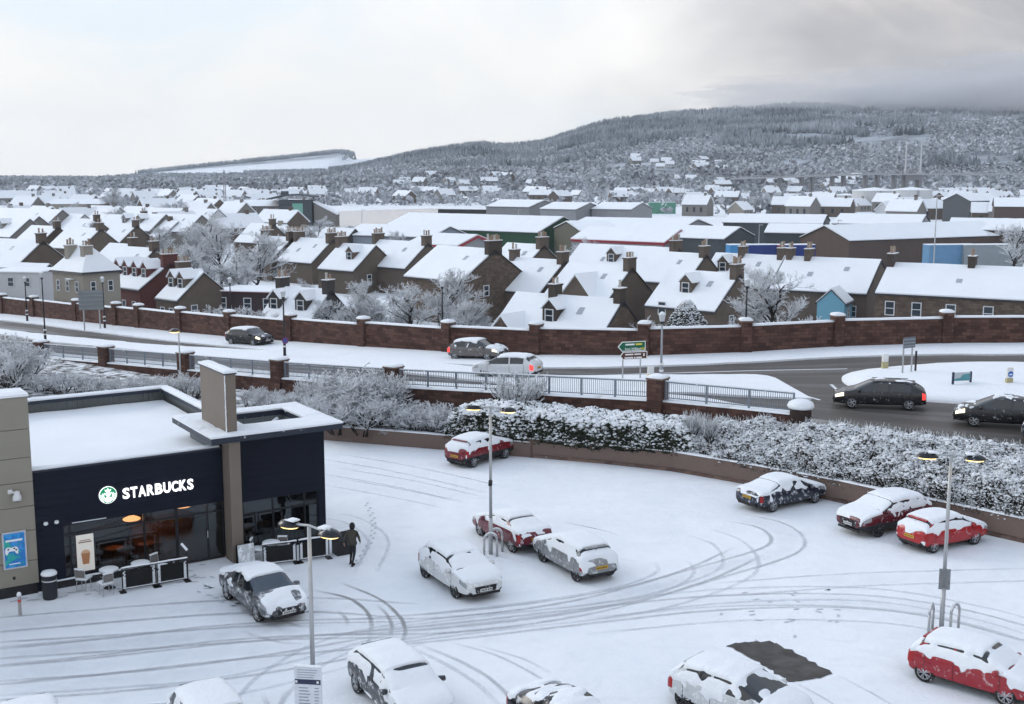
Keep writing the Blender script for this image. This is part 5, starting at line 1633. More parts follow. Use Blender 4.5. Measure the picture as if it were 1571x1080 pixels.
    m.add([(gx0 - .06, -.46 * kw, nz * .60), (gx0 + .10, -.40 * kw, nz * .62), (gx0 + .10, .40 * kw, nz * .62), (gx0 - .06, .46 * kw, nz * .60),
           (gx0 - .10, -.52 * kw, nz * 1.0), (gx0 + .095, -.46 * kw, nz * .98), (gx0 + .095, .46 * kw, nz * .98), (gx0 - .10, .52 * kw, nz * 1.0)],
          [(0,3,2,1),(4,5,6,7),(0,1,5,4),(1,2,6,5),(2,3,7,6),(3,0,4,7)])
    m.build('grille', plain('grille_black', (.010, .010, .012), .5, snow=.22, snow_scale=6), t)
    m = MB(); m.bx(L / 2 - .10, -.62 * kw, .26 * kz, L / 2 - .005, .62 * kw, .36 * kz); m.build('front_bumper_intake', M_PLAST, t, bevel=.02)
    m = MB(); m.bx(-L / 2 - .012, -.60 * kw, .30 * kz, -L / 2 + .10, .60 * kw, .44 * kz); m.build('rear_bumper_trim', M_PLAST, t, bevel=.02)
    m = MB(); m.bx(L / 2 + .031, -.26, nz * .66, L / 2 + .042, .26, nz * .66 + .115); fp_ = m.build('number_plate', M_WPLATE, t)
    zp = .60 * kz if kind != 'saloon' else .66 * kz
    m = MB(); m.bx(-L / 2 - .030, -.27, zp, -L / 2 - .014, .27, zp + .125); rp_ = m.build('number_plate', M_YPLATE, t)
    for sgn_, po_, x_, z_ in ((1, fp_, L / 2 + .0425, nz * .66), (-1, rp_, -L / 2 - .0305, zp)):
        m = MB()
        for k in range(7):
            yk = -.21 + .065 * k + (.02 if k > 3 else 0)
            m.bx(x_, yk, z_ + .03, x_ + sgn_ * .002, yk + .042, z_ + .09)
        tag(m.build('plate_marks', M_PLAST, po_), kind='stuff')
    for s in (-1, 1):
        p = surf(x_wb - .32, 6); m = MB()
        cpt = Vector((p.x, s * (abs(p.y) + .10), p.z + .05))
        prof_ = [(-.07, -.07), (.07, -.07), (.09, .02), (.03, .09), (-.06, .08)]
        m.add([(cpt.x + a, cpt.y - .09, cpt.z + b) for a, b in prof_] + [(cpt.x + a * .8 + .02, cpt.y + .09, cpt.z + b * .85) for a, b in prof_],
              [tuple(range(5)), tuple(reversed(range(5, 10)))] + [(i, 5 + i, 5 + (i+1) % 5, (i+1) % 5) for i in range(5)])
        m.build('wing_mirror', body_mat if not roof_dark else M_PLAST, t, smooth=True)
        for xs_ in (x_B, x_wb - .20, x_rt + .08 if kind != 'coupe' else x_B - .9):
            a = [surf(xs_ - .009, i) for i in range(2, 6)]; b = [surf(xs_ + .009, i) for i in range(2, 6)]
            m = MB(); vs_ = [(p.x, s * (p.y + .003), p.z) for p in a] + [(p.x, s * (p.y + .003), p.z) for p in b]
            m.add(vs_, [(i, i + 1, 5 + i, 4 + i) for i in range(3)]); m.build('door_seam', M_PLAST, t)
        for xs_ in ((x_B + .14, x_B - .85) if kind != 'coupe' else (x_B + .14,)):
            p = surf(xs_, 4); m = MB(); m.box((p.x, s * (p.y + .015), p.z - .06), (.19, .03, .035)); m.build('door_handle', body_mat, t)
    if rails:
        for s in (-1, 1):
            a, b = surf(x_rt + .2, 11), surf(x_wt - .1, 11); m = MB(); m.cyl((a.x, s * a.y, a.z + .06), (b.x, s * b.y, b.z + .06), .02); m.build('roof_rail', M_PLAST, t)
    if kind in ('hatch', 'suv', 'estate'):
        p = surf(x_rt, 13); m = MB(); m.bx(p.x - .16, -.52 * kw, p.z - .045, p.x + .03, .52 * kw, p.z + .005); m.build('spoiler', body_mat, t, bevel=.01)
        p = surf((x_rb + x_rt) / 2, 13); m = MB(); m.cyl((p.x - .04, .0, p.z + .02), (p.x - .14, .32, p.z - .10), .012); m.build('rear_wiper', M_PLAST, t)
    # snow lying on the car: a lumpy skin with thin edges, bare where it slid or was cleared
    if snow:
        cov = dict(roof=1, hood=1, ws=1, rear=1, side=.9, door=0.07, tail=.6, nose=.4, deck=1); cov.update(snow)
        nrm = [v.normal.copy() for v in me.vertices]
        thin = {'door': .35, 'side': .5, 'tail': .6, 'nose': .5, 'ws': .75, 'rear': .75, 'roof': 1, 'hood': .85, 'deck': .9}
        CV = np.zeros((NS_, NP)); TH = np.zeros((NS_, NP)); NZ = np.zeros((NS_, NP))
        for s_ in range(NS_):
            xm = key[s_]
            for i_ in range(NP):
                g_ = i_ if i_ <= RN - 1 else NP - i_       # mirrored point number 0..14
                if xm > L0 - .20: r_ = 'nose' if g_ < 11 or xm > L0 - .09 else 'hood'
                elif xm < .14: r_ = 'tail'
                elif g_ <= 5: r_ = 'door'
                elif g_ <= 9 and x_rb + .05 < xm < x_wb - .05: r_ = 'side'
                elif xm > x_wb - .04: r_ = 'hood'
                elif x_wt + .03 < xm: r_ = 'ws'
                elif x_rb + .03 < xm < x_rt: r_ = 'rear'
                elif xm <= x_rb + .03: r_ = 'deck'
                else: r_ = 'roof'
                cv = cov[r_]
                if r_ == 'side' and g_ == 9 and cv > .3: cv = min(cv, .22)
                if r_ == 'ws' and xm < x_wt + .14: cv = min(cv, .36)
                if r_ in ('ws', 'hood') and abs(xm - x_wb + .05) < .05 and 10 < g_: cv = min(cv, .62)
                if r_ == 'rear' and xm > x_rt - .10: cv = min(cv, .15)
                if r_ == 'door' and g_ in (4, 5): cv = cv + .18 * (cv > 0)
                CV[s_, i_] = cv if g_ > 1 else -.5
                TH[s_, i_] = thin[r_]
                NZ[s_, i_] = .5 + .5 * mnoise.fractal(Vector(vs[s_ * NP + i_]) * 1.9 + Vector((seed * 7.1, seed * 3.3, 0)), .8, 2.1, 4) * 1.15
        for _ in range(1):
            CV = (np.roll(CV, 1, 1) + CV * 7 + np.roll(CV, -1, 1)) / 9; TH = (np.roll(TH, 1, 1) + TH * 2 + np.roll(TH, -1, 1)) / 4
            TH[1:-1] = (TH[:-2] + TH[1:-1] * 2 + TH[2:]) / 4
        K = np.clip((CV - NZ) / .16 + .45, 0, 1); K = np.where(CV >= .97, 1, K); K = K * K * (3 - 2 * K)
        OFF = -.03 + (thick * TH + .03) * K
        vv = []
        for k, p in enumerate(vs):
            o_ = float(OFF[k // NP, k % NP]); p = Vector(p)
            if o_ > 0: o_ *= .85 + .3 * mnoise.noise(p * 2.6 + Vector((seed, 0, 0)))
            n_ = nrm[k] if nrm[k].length > 0 else Vector((0, 0, 1))
            vv.append(tuple(p + n_ * o_ + Vector((0, 0, max(0, o_) * .3))))
        ff = [f for fi, f in enumerate(fs[:-2]) if seg(fi % NP) >= 2 and max(OFF[k // NP, k % NP] for k in f) > -.012]
        sm = bpy.data.meshes.new('snow'); sm.from_pydata(vv, [], ff); sm.materials.append(M_SNOWCAP)
        bm = bmesh.new(); bm.from_mesh(sm); bmesh.ops.delete(bm, geom=[v for v in bm.verts if not v.link_faces], context='VERTS'); bm.to_mesh(sm); bm.free()
        sm.polygons.foreach_set('use_smooth', [True] * len(sm.polygons))
        so = tag(link('snow', sm, t), kind='stuff')
        sb = so.modifiers.new('sub', 'SUBSURF'); sb.levels = sb.render_levels = 1
    bpy.data.meshes.remove(me)
    return t
def between(rear, front, side, W, wbase_mid=0.0):
    """car centre and heading from where its visible wheels touch the ground"""
    a, b = Vector(rear), Vector(front)
    h = math.atan2(b.y - a.y, b.x - a.x)
    mid = (a + b) / 2
    n = Vector((-math.sin(h), math.cos(h), 0))
    return mid - n * side * (W / 2 - .06), h                # side: +1 the visible wheels are on the car's left
def parked(kind, label, rear, front, side, mat, snow, fn=P, W=1.8, head=None, **kw):
    c, h = between(fn(*rear), fn(*front), side, W)
    if head is not None: h = math.radians(head)
    return build_car(kind, label, c, h, mat, W=W, snow=snow, **kw)
GREY_P = paint('paint_silver', (.30, .31, .33), .32, .3, .5)
parked('saloon', 'silver saloon with cleared windscreen parked by the shop door', (348,920), (395,954), -1, paint('paint_grey_bmw', (.10, .105, .115), .42, .3, .4), dict(ws=0, hood=.62, side=.12, door=0.13, nose=.62, roof=1, rear=.9), W=1.82, L=4.53, seed=1, glass=M_GLASSB, head=-54, rim=W_RIM)
parked('hatch', 'white hatchback under deep snow facing the camera, beside the middle lamp', (655,888.5), (698,918), -1, paint('paint_white', (.62, .63, .63), .3), dict(side=.92, door=0.18, nose=.30, rear=1), W=1.81, L=4.28, H=1.52, seed=2, head=-60, rim=W_RIMD)
parked('coupe', 'dark red coupe deep in snow behind the middle lamp post', (782,846), (735,821), 1, paint('paint_maroon', (.13, .010, .022), .12), dict(side=.95, door=0.15, tail=.42, nose=.6), W=1.8, L=4.40, seed=3, head=121, rim=W_RIM)
parked('hatch', 'silver hatchback seen from behind, right of the dark red coupe', (877,889), (830.6,861), 1, paint('paint_silver_leon', (.26, .265, .27), .34, .3, .5), dict(side=.85, door=0.23, tail=.52, nose=.6), W=1.77, L=4.32, H=1.46, seed=4, head=118, rim=W_RIMD)
parked('suv', 'red compact off-roader by the low wall at the back of the car park', (737,716), (774,702.5), -1, paint('paint_red_suv', (.17, .008, .016), .08), dict(side=.8, door=0.11, tail=.45, nose=.7), W=1.80, L=4.30, H=1.57, seed=5, head=50, rim=W_RIM, cladding=True)
parked('saloon', 'navy saloon with broken patches of snow parked by the hedge', (1185,786), (1252,772), -1, paint('paint_navy', (.008, .012, .028), .30), dict(side=.62, door=0.15, tail=.5, nose=.55, hood=.8), W=1.85, L=4.72, seed=6, head=33, rim=W_RIM)
c = P(1343, 825); h = math.radians(208)
build_car('suv', 'maroon off-roader facing the camera by the hedge, left of the bright red hatchback', Vector((c.x, c.y, 0)) - Vector((math.cos(h), math.sin(h), 0)) * 1.38 - Vector((-math.sin(h), math.cos(h), 0)) * .88, h, paint('paint_evoque', (.10, .012, .020), .14), W=1.95, L=4.37, H=1.63, seed=7, snow=dict(side=.75, door=0.05, nose=.52, hood=.95), rim=W_RIMD, wheel_r=.36, cladding=True)
parked('hatch', 'bright red hatchback under snow behind the right-hand lamp post', (1432,849), (1503,834), -1, paint('paint_red', (.36, .010, .014), .06), dict(side=.9, door=0.04, tail=.62, nose=.6), W=1.74, L=4.05, H=1.48, seed=8, head=28)
# front row, cut by the lower edge
def at(kind, label, centre, head, mat, snow, **kw):
    return build_car(kind, label, centre, math.radians(head), mat, snow=snow, **kw)
q = P(548, 1057)
at('estate', 'dark estate under thick snow at the bottom edge, right of the tariff board', Vector((q.x + 1.45, q.y - 1.05, 0)), -60, paint('paint_charcoal', (.02, .024, .03), .3), dict(side=.80, door=0.30, rear=1), L=4.5, H=1.50, seed=9, rim=W_RIM)
q = P(345, 1030, 1.5)
at('hatch', 'car buried in snow, only its roof showing left of the tariff board', Vector((q.x + .15, q.y - 1.9, 0)), -60, paint('paint_dark_green', (.02, .03, .03), .3), dict(side=.5, door=0.24), seed=10)
q = P(85, 1056, 1.45)
at('hatch', 'sliver of a snow-covered car roof at the bottom left edge', Vector((q.x + .1, q.y - 1.9, 0)), -62, paint('paint_dark_green', (.02, .03, .03), .3), dict(side=.5, door=0.24), seed=11)
q = P(845, 1030, 1.42)
at('coupe', 'dark coupe with patchy snow peeping over the bottom edge, centre', Vector((q.x + .55, q.y - 1.6, 0)), -55, paint('paint_black', (.010, .010, .012), .3), dict(roof=.62, side=.25, rear=.55, door=0.18), seed=12, thick=.05)
q = P(1054, 1075)
at('hatch', 'white hatchback with half-cleared windscreen beside the bare tarmac patch', Vector((q.x + 1.45, q.y - .95, 0)), -43, paint('paint_white2', (.55, .57, .58), .3), dict(ws=.42, side=.74, door=0.22), L=4.28, W=1.79, H=1.48, seed=13, rim=W_RIMD)
q1, q2 = P(1423, 1045), P(1520, 1078)
at('hatch', 'red hatchback under snow at the bottom right corner', Vector(((q1.x + q2.x) / 2 + .75, (q1.y + q2.y) / 2 + .35, 0)), -43, paint('paint_red3', (.30, .010, .020), .14), dict(side=.9, door=0.11, nose=.4), L=4.1, W=1.75, H=1.50, seed=14)
# traffic on the road
LIGHT = dict(roof=.95, hood=.30, ws=0, rear=0, side=0, door=0.00, tail=0, nose=.35, deck=.4)
GROUP = dict(name='moving_car', group='cars driving on the road')
def driving(kind, label, rear, front, side, mat, snow, head=None, W=1.84, **kw):
    c, h = between(R(*rear), R(*front), side, W)
    if head is not None: h = math.radians(head)
    c.z = zr(c.x) + .01
    sl = math.atan(.055 * math.cos(h)) if c.x < 9 else math.atan(.019 * math.cos(h))
    return build_car(kind, label, c, h, mat, W=W, snow=snow, pitch=-sl, **GROUP, **kw)
driving('estate', 'black estate car with headlights on driving along the long wall', (355,529), (386,533), -1, paint('paint_black_est', (.006, .006, .009), .05), LIGHT, head=-38, L=4.77, H=1.52, seed=21, lights=(True, False))
driving('hatch', 'grey-brown hatchback with a snowy roof driving right past the wall', (700,553), (752,554), -1, paint('paint_taupe', (.13, .12, .115), .10, .3, .3), dict(LIGHT, hood=.7, side=.28), head=-27, L=4.36, H=1.50, seed=22, lights=(True, True))
driving('hatch', 'white crossover driving left behind the spiky frosted bush', (806,583), (733,580), 1, paint('paint_pearl', (.60, .61, .63), .08), dict(LIGHT, roof=.7), head=156, L=4.6, H=1.53, seed=23, lights=(False, True), rim=W_RIMD, wheel_r=.36)
driving('estate', 'black estate car with lights on circling the roundabout', (1390,631), (1302,626), 1, paint('paint_black_est', (.006, .006, .009), .05), dict(LIGHT, roof=.35, hood=.15, nose=.1), head=164, L=4.83, H=1.52, seed=24, lights=(True, True), rails=True)
driving('hatch', 'black hatchback with headlights on following at the right edge', (1571,660), (1495,655), 1, paint('paint_black_est', (.006, .006, .009), .05), dict(LIGHT, roof=.5, hood=.5, nose=.1), head=158, L=4.4, H=1.52, seed=25, lights=(True, False))
q = R(1585, 672)
at('hatch', 'dark blue car whose roof just shows above the hedge at the right edge', Vector((q.x + 1.3, q.y - 1.1, zr(q.x))), 160, paint('paint_blue', (.015, .03, .07), .1), dict(LIGHT, roof=.2), seed=26, **GROUP)

# ================================================================== PERSON walking away
def person(loc, rz, label):
    t = thing('person', label, 'person', loc, rz)
    def skinned(name, joints, edges, mat, sub=2):
        me = bpy.data.meshes.new(name); me.from_pydata([j[:3] for j in joints], edges, [])
        o = link(name, me, t)
        sk = o.modifiers.new('skin', 'SKIN'); sk.use_smooth_shade = True
        for v, j in zip(me.skin_vertices[0].data, joints): v.radius = (j[3], j[4] if len(j) > 4 else j[3])
        me.skin_vertices[0].data[0].use_root = True
        s = o.modifiers.new('sub', 'SUBSURF'); s.levels = s.render_levels = sub
        dg = bpy.context.evaluated_depsgraph_get(); dg.update()
        m2 = bpy.data.meshes.new_from_object(o.evaluated_get(dg)); m2.materials.clear(); m2.materials.append(mat)
        m2.polygons.foreach_set('use_smooth', [True] * len(m2.polygons))
        bpy.data.objects.remove(o); return link(name, m2, t)
    TR = plain('dark_trousers', (.010, .010, .012), .85); JK = plain('olive_jacket', (.050, .045, .034), .8, var=.3); SKIN = plain('skin', (.42, .25, .18), .6)
    # walking direction +x; whole figure is one skeleton
    J = [(0,0,.95,.155,.13), (-.01,0,1.15,.15,.18), (0,0,1.36,.145,.205), (.02,0,1.50,.07,.07), (.035,0,1.56,.055,.06), (.05,0,1.64,.088,.08), (.055,0,1.72,.07,.068),
         (.02,.10,.88,.095,.09), (.14,.10,.50,.065,.062), (.02,.10,.11,.042,.042), (.13,.10,.05,.04,.045),
         (-.03,-.10,.88,.095,.09), (-.03,-.10,.49,.065,.062), (-.24,-.10,.16,.042,.042), (-.16,-.10,.06,.038,.045),
         (0,.20,1.40,.075,.075), (-.10,.30,1.14,.058,.058), (-.02,.36,.90,.045,.045), (.02,.37,.83,.033,.028),
         (0,-.20,1.40,.075,.075), (.08,-.27,1.14,.058,.058), (.22,-.25,.96,.045,.045), (.27,-.24,.90,.033,.028)]
    E = [(0,1),(1,2),(2,3),(3,4),(4,5),(5,6),(0,7),(7,8),(8,9),(9,10),(0,11),(11,12),(12,13),(13,14),(2,15),(15,16),(16,17),(17,18),(2,19),(19,20),(20,21),(21,22)]
    b = skinned('body', J, E, JK)
    me = b.data; me.materials.append(TR); me.materials.append(SKIN)
    for p in me.polygons:
        c = p.center
        if c.z < .90 and abs(c.y) < .26: p.material_index = 1
        elif abs(c.y) > .2 and c.z < .90: p.material_index = 2
        elif c.z > 1.53 and c.x > .09 and abs(c.y) < .05: p.material_index = 2
    # hands: five separate bent fingers each
    for hx, hy, hz, s in ((.03, .375, .80, 1), (.29, -.235, .87, -1)):
        m = MB()
        for k in range(4):
            o = -.027 + .018 * k; l = (.065, .075, .07, .055)[k]
            m.tube([(hx + o, hy, hz + .0), (hx + o + .005, hy - s * .004, hz - l * .55), (hx + o + .012, hy - s * .022, hz - l)], .0088, 6)
        m.tube([(hx + .025, hy, hz + .03), (hx + .05, hy - s * .012, hz + .0), (hx + .052, hy - s * .02, hz - .03)], .0095, 6)
        m.build('fingers', SKIN, t, smooth=True)
    hood = MB(); hood.lathe([(.06, 1.50), (.105, 1.55), (.122, 1.64), (.105, 1.73), (.06, 1.785), (.01, 1.80)], 14, (.03, 0)); hood.build('hood', plain('dark_hood', (.012, .012, .012), .85), t, smooth=True)
    m = MB(); m.lathe([(.19, .86), (.205, .92), (.20, 1.0)], 16, (-.005, 0)); 
    hem = m.build('jacket_hem', JK, t, smooth=True); hem.scale = (.86, 1.05, 1)
    for y, x, z in ((.10, .10, .045), (-.10, -.17, .055)):
        m = MB(); m.bx(x - .14, y - .05, z - .045, x + .13, y + .05, z + .05); m.build('shoe', M_DARK, t, bevel=.03)
person(P(541, 866), math.radians(75), 'person in a dark hooded jacket and black trousers walking away past the shop corner')
# ================================================================== HEDGES, SHRUBS, TREES
def t_leaf(name, c1, c2):
    t = NT(name)
    return t.set(color=t.mix(t.noise(1.4, 5, .7), c1, c2), rough=.6, spec=.35)
M_LEAF = t_leaf('evergreen_leaf', (.012, .020, .012), (.050, .058, .030))
M_LEAFB = t_leaf('winter_leaf', (.030, .030, .026), (.085, .075, .055))
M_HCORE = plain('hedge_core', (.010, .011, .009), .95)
M_FROST = t_frost('frosted_twig', (.26, .265, .28), (.82, .845, .87), .22, .60, 1.6, .15)
M_BARK = t_frost('frosted_bark', (.035, .030, .028), (.55, .57, .60), .58, .95, 1.2, .25)
M_FLUFF = snow_mat('snow_on_leaves', bump=.5, scale=4.0)
def quads_cloud(c, size, nrm=None, spread=1.0):
    """leaf-sized quads at points c with random tilt (leaning to nrm)"""
    n = len(c)
    d = rng.normal(size=(n, 3)) * spread
    if nrm is not None: d += nrm
    d /= np.linalg.norm(d, axis=1)[:, None]
    a = np.cross(d, rng.normal(size=(n, 3))); a /= np.linalg.norm(a, axis=1)[:, None]
    b = np.cross(d, a)
    s = (size * rng.uniform(.6, 1.35, n))[:, None]
    v = np.stack([c - a*s, c + b*s*.55, c + a*s, c - b*s*.55], 1)
    return v.reshape(-1, 3), np.arange(n * 4).reshape(n, 4)
def blobs(c, r, squash=.6):
    n = len(c)
    V = ico_v[None] * rng.uniform(.72, 1.25, (n, len(ico_v), 1))
    sc = np.stack([r * rng.uniform(.8, 1.35, n), r * rng.uniform(.8, 1.35, n), r * squash * rng.uniform(.7, 1.3, n)], 1)
    V = V * sc[:, None] + c[:, None]
    return V.reshape(-1, 3), (ico_f[None] + (np.arange(n) * len(ico_v))[:, None, None]).reshape(-1, 3)
lwf = smooth_line(LOW_WALL, 900); rlf = smooth_line(RAIL, 900)
def pxx(p, z): return CX + F_PX * p[0] / (p[1] * math.cos(PITCH) - (z - CAM_H) * math.sin(PITCH))
lw_px = np.array([pxx(p, .9) for p in lwf])
def hedge(label, px0, px1, ztop, shape, n_leaf, n_snow, leaf, sz_leaf, sz_snow, front_snow, back=.92, lump=.22, twigs=0, seed=0):
    t = thing('hedge', label, 'hedge')
    idx = np.where((lw_px >= px0) & (lw_px <= px1))[0]
    A = resample(lwf[idx], 120)
    B = []
    for p in A:
        d = np.hypot(rlf[:, 0] - p[0], rlf[:, 1] - p[1]); B.append(rlf[d.argmin()])
    B = np.array(B)
    for _ in range(6): B[1:-1] = (B[:-2] + B[1:-1] * 2 + B[2:]) / 4
    def S(s, f):
        i = np.clip(s * 119, 0, 118.999); i0 = i.astype(int); w = (i - i0)[:, None]
        a = A[i0] * (1 - w) + A[i0 + 1] * w; b = B[i0] * (1 - w) + B[i0 + 1] * w
        d = b - a; d /= np.maximum(np.linalg.norm(d, axis=1), .1)[:, None]
        a = a - d * .12
        q = a + (b - a) * (f * back)[:, None]
        zt = np.interp(s, np.linspace(0, 1, len(ztop)), ztop)
        g = np.interp(f, [p_[0] for p_ in shape], [p_[1] for p_ in shape])
        z = .72 + (zt - .72) * g
        e = np.clip(np.minimum(s, 1 - s) * 25, .0, 1) ** .5
        z = .72 + (z - .72) * (.35 + .65 * e)
        nn = np.array([mnoise.fractal(Vector((x_ * .9, y_ * .9, z_ * .9 + seed)), .9, 2.0, 3) for x_, y_, z_ in zip(q[:, 0], q[:, 1], z)])
        return np.stack([q[:, 0] - d[:, 0] * nn * lump * .6, q[:, 1] - d[:, 1] * nn * lump * .6, z + nn * lump], 1)
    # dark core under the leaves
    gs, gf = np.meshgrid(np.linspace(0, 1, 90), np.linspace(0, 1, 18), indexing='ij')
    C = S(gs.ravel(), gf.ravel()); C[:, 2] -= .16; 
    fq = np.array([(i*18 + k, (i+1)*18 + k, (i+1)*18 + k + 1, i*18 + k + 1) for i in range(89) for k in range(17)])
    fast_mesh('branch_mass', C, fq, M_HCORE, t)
    # sample where leaves sit, denser on the steep front
    def samp(n):
        s = rng.random(n); fr = np.linspace(0, 1, 60)
        g = np.interp(fr, [p_[0] for p_ in shape], [p_[1] for p_ in shape])
        arc = np.concatenate([[0], np.cumsum(np.hypot(np.diff(fr) * 3.5, np.diff(g) * 2.2))])
        return s, np.interp(rng.random(n) * arc[-1], arc, fr)
    s, f = samp(n_leaf); p = S(s, f)
    p += rng.normal(size=p.shape) * [.09, .09, .09] - np.array([0, 0, .04])
    v, fc = quads_cloud(p, sz_leaf)
    tag(fast_mesh('leaves', v, fc, leaf, t), kind='stuff')
    s, f = samp(n_snow); p = S(s, f); p2 = S(s, np.clip(f + .04, 0, 1))
    steep = (p2[:, 2] - p[:, 2]) / .12
    flat = 1 / (1 + np.exp((steep - 1.1) * 2.5))
    cl = np.array([mnoise.noise(Vector((a * 1.7, b * 1.7, c * 1.7 + 5))) for a, b, c in p])
    k = rng.random(n_snow) < (front_snow + (1 - front_snow) * flat) * np.clip(.75 + cl, .1, 1)
    p = p[k] + rng.normal(size=(k.sum(), 3)) * .05 + np.array([0, 0, .03])
    r = sz_snow * rng.uniform(.4, 1.25, k.sum()) * (.6 + .5 * flat[k])
    v, fc = blobs(p, r, .55)
    tag(fast_mesh('snow', v, fc, M_FLUFF, t, smooth=True), kind='stuff')
    if twigs:
        s, f = samp(twigs); p = S(s, f)
        d = rng.normal(size=p.shape) * .45 + [0, -.15, .8]; d /= np.linalg.norm(d, axis=1)[:, None]
        ln = rng.uniform(.15, .5, twigs)[:, None]
        v, fc = seg_tubes(p, p + d * ln, np.full(twigs, .016), np.full(twigs, .010))
        tag(fast_mesh('twigs', v, fc, M_FROST, t), kind='stuff')
    return t
def seg_tubes(p0, p1, r0, r1):
    d = p1 - p0; d = d / np.maximum(np.linalg.norm(d, axis=1), 1e-6)[:, None]
    a = np.cross(d, [.3, .2, .93]); a /= np.maximum(np.linalg.norm(a, axis=1), 1e-6)[:, None]
    b = np.cross(d, a)
    n = len(p0); vs = []
    for p, r in ((p0, r0), (p1, r1)):
        for k in range(3):
            t = 2 * math.pi * k / 3
            vs.append(p + (a * math.cos(t) + b * math.sin(t)) * r[:, None])
    v = np.stack(vs, 1).reshape(-1, 3)
    base = np.arange(n) * 6
    f = np.concatenate([np.stack([base + k, base + (k + 1) % 3, base + 3 + (k + 1) % 3, base + 3 + k], 1) for k in range(3)], 0)
    return v, f
CLIP = [(0, .15), (.04, .55), (.12, .84), (.25, .97), (.6, 1.0), (1, .98)]
MOUND = [(0, .10), (.06, .36), (.2, .58), (.45, .80), (.7, .95), (.88, 1.0), (1, .94)]
hedge('clipped dark evergreen hedge capped with snow above the low wall', 682, 1062, [2.35, 2.6, 2.55, 2.5, 2.55, 2.6, 2.5], CLIP, 40000, 15000, M_LEAF, .075, .15, .40, back=.72, seed=1)
hedge('broad frosted hedge mound running to the right edge behind the parked cars', 1050, 1900, [2.6, 2.9, 3.15, 3.3, 3.35, 3.35, 3.3, 3.2], MOUND, 60000, 52000, M_LEAFB, .055, .085, .62, back=1.0, lump=.3, twigs=5200, seed=2)

# ---- frosted twig plants: grown branch by branch
def grow(seed, height, levels, spread, up, trunk_r, stems=1, n0=7, ratio=.62, twig_r=.016, density=1.0):
    r_ = random.Random(seed)
    segs = [[], []]                                    # 0 wood, 1 twigs
    def branch(p, d, length, rad, lv):
        nseg = 3 if lv > 0 else 5
        pts = [p]
        for k in range(nseg):
            j = Vector((r_.gauss(0, 1), r_.gauss(0, 1), r_.gauss(0, 1))) * (.16 if lv == 0 else .24)
            d = (d + j + Vector((0, 0, up * (.12 if lv < 2 else .05)))).normalized()
            q = pts[-1] + d * (length / nseg)
            ra, rb = rad * (1 - .45 * k / nseg), rad * (1 - .45 * (k + 1) / nseg)
            segs[0 if lv < max(1, levels - 2) else 1].append((pts[-1], q, ra, rb)); pts.append(q)
        if lv >= levels: return
        nb = max(2, int((n0 if lv == 0 else 5.0) * density * r_.uniform(.8, 1.2)))
        for b in range(nb):
            f = r_.uniform(.30 if lv == 0 else .15, 1.0); i = min(nseg - 1, int(f * nseg)); w = f * nseg - i
            q = pts[i].lerp(pts[i + 1], w)
            ang = r_.uniform(0, 6.283); tilt = r_.uniform(.45, 1.0) * spread
            ax = d.cross(Vector((math.cos(ang), math.sin(ang), .3))).normalized()
            nd = (Matrix.Rotation(tilt, 3, ax) @ d).normalized()
            branch(q, nd, length * ratio * r_.uniform(.7, 1.15) * (1.15 - .4 * f), max(rad * .5, twig_r), lv + 1)
    for s in range(stems):
        a = r_.uniform(0, 6.283)
        d = Vector((math.cos(a) * .55 * (stems > 1), math.sin(a) * .55 * (stems > 1), 1)).normalized()
        branch(Vector((math.cos(a) * .25 * (stems > 1), math.sin(a) * .25 * (stems > 1), -.2)), d, height * .62, trunk_r, 0)
    out = []
    for g_ in segs:
        p0 = np.array([x[0][:] for x in g_]); p1 = np.array([x[1][:] for x in g_])
        out.append(seg_tubes(p0, p1, np.array([x[2] for x in g_]), np.array([x[3] for x in g_])))
    top = max(v[:, 2].max() for v, f in out)
    return [(v * (height / top), f) for v, f in out]
def plant_meshes(**kw):
    (v0, f0), (v1, f1) = grow(**kw)
    return fast_mesh(None, v0, f0, M_BARK), fast_mesh(None, v1, f1, M_FROST)
TREE_M = [plant_meshes(seed=s, height=8.0, levels=4, spread=.95, up=1.0, trunk_r=.17, n0=13, ratio=.62, twig_r=.017, density=1.25) for s in (3, 8, 15)]
SHRUB_M = [plant_meshes(seed=s, height=2.0, levels=3, spread=.9, up=.8, trunk_r=.03, stems=15, n0=7, ratio=.55, twig_r=.010, density=1.0) for s in (21, 33, 40)]
SPIKY_M = plant_meshes(seed=50, height=1.8, levels=2, spread=.45, up=.9, trunk_r=.022, stems=34, n0=5, ratio=.5, twig_r=.012)
def plant(name, label, cat, meshes, loc, scale, group=None, rz=None, parts=('trunk', 'crown')):
    t = thing(name, label, cat, loc, random.uniform(0, 6.28) if rz is None else rz, group)
    t.scale = scale if isinstance(scale, tuple) else (scale,) * 3
    a = link(parts[0], meshes[0], t); b = link(parts[1], meshes[1], t)
    if parts[0] == 'stems': tag(a, kind='stuff')
    tag(b, kind='stuff')
    return t
def tree_at(px, Y, top_py, label, k=0, wide=1.0, group='frosted bare trees in the town'):
    d = ray(px, top_py); x = d[0] * Y / d[1]; zt = CAM_H + d[2] * Y / d[1]
    s = (zt - TOWN_Z) / 8.0
    return plant('bare_tree', label, 'tree', TREE_M[k], (x, Y, TOWN_Z), (s * wide, s * wide, s), group)
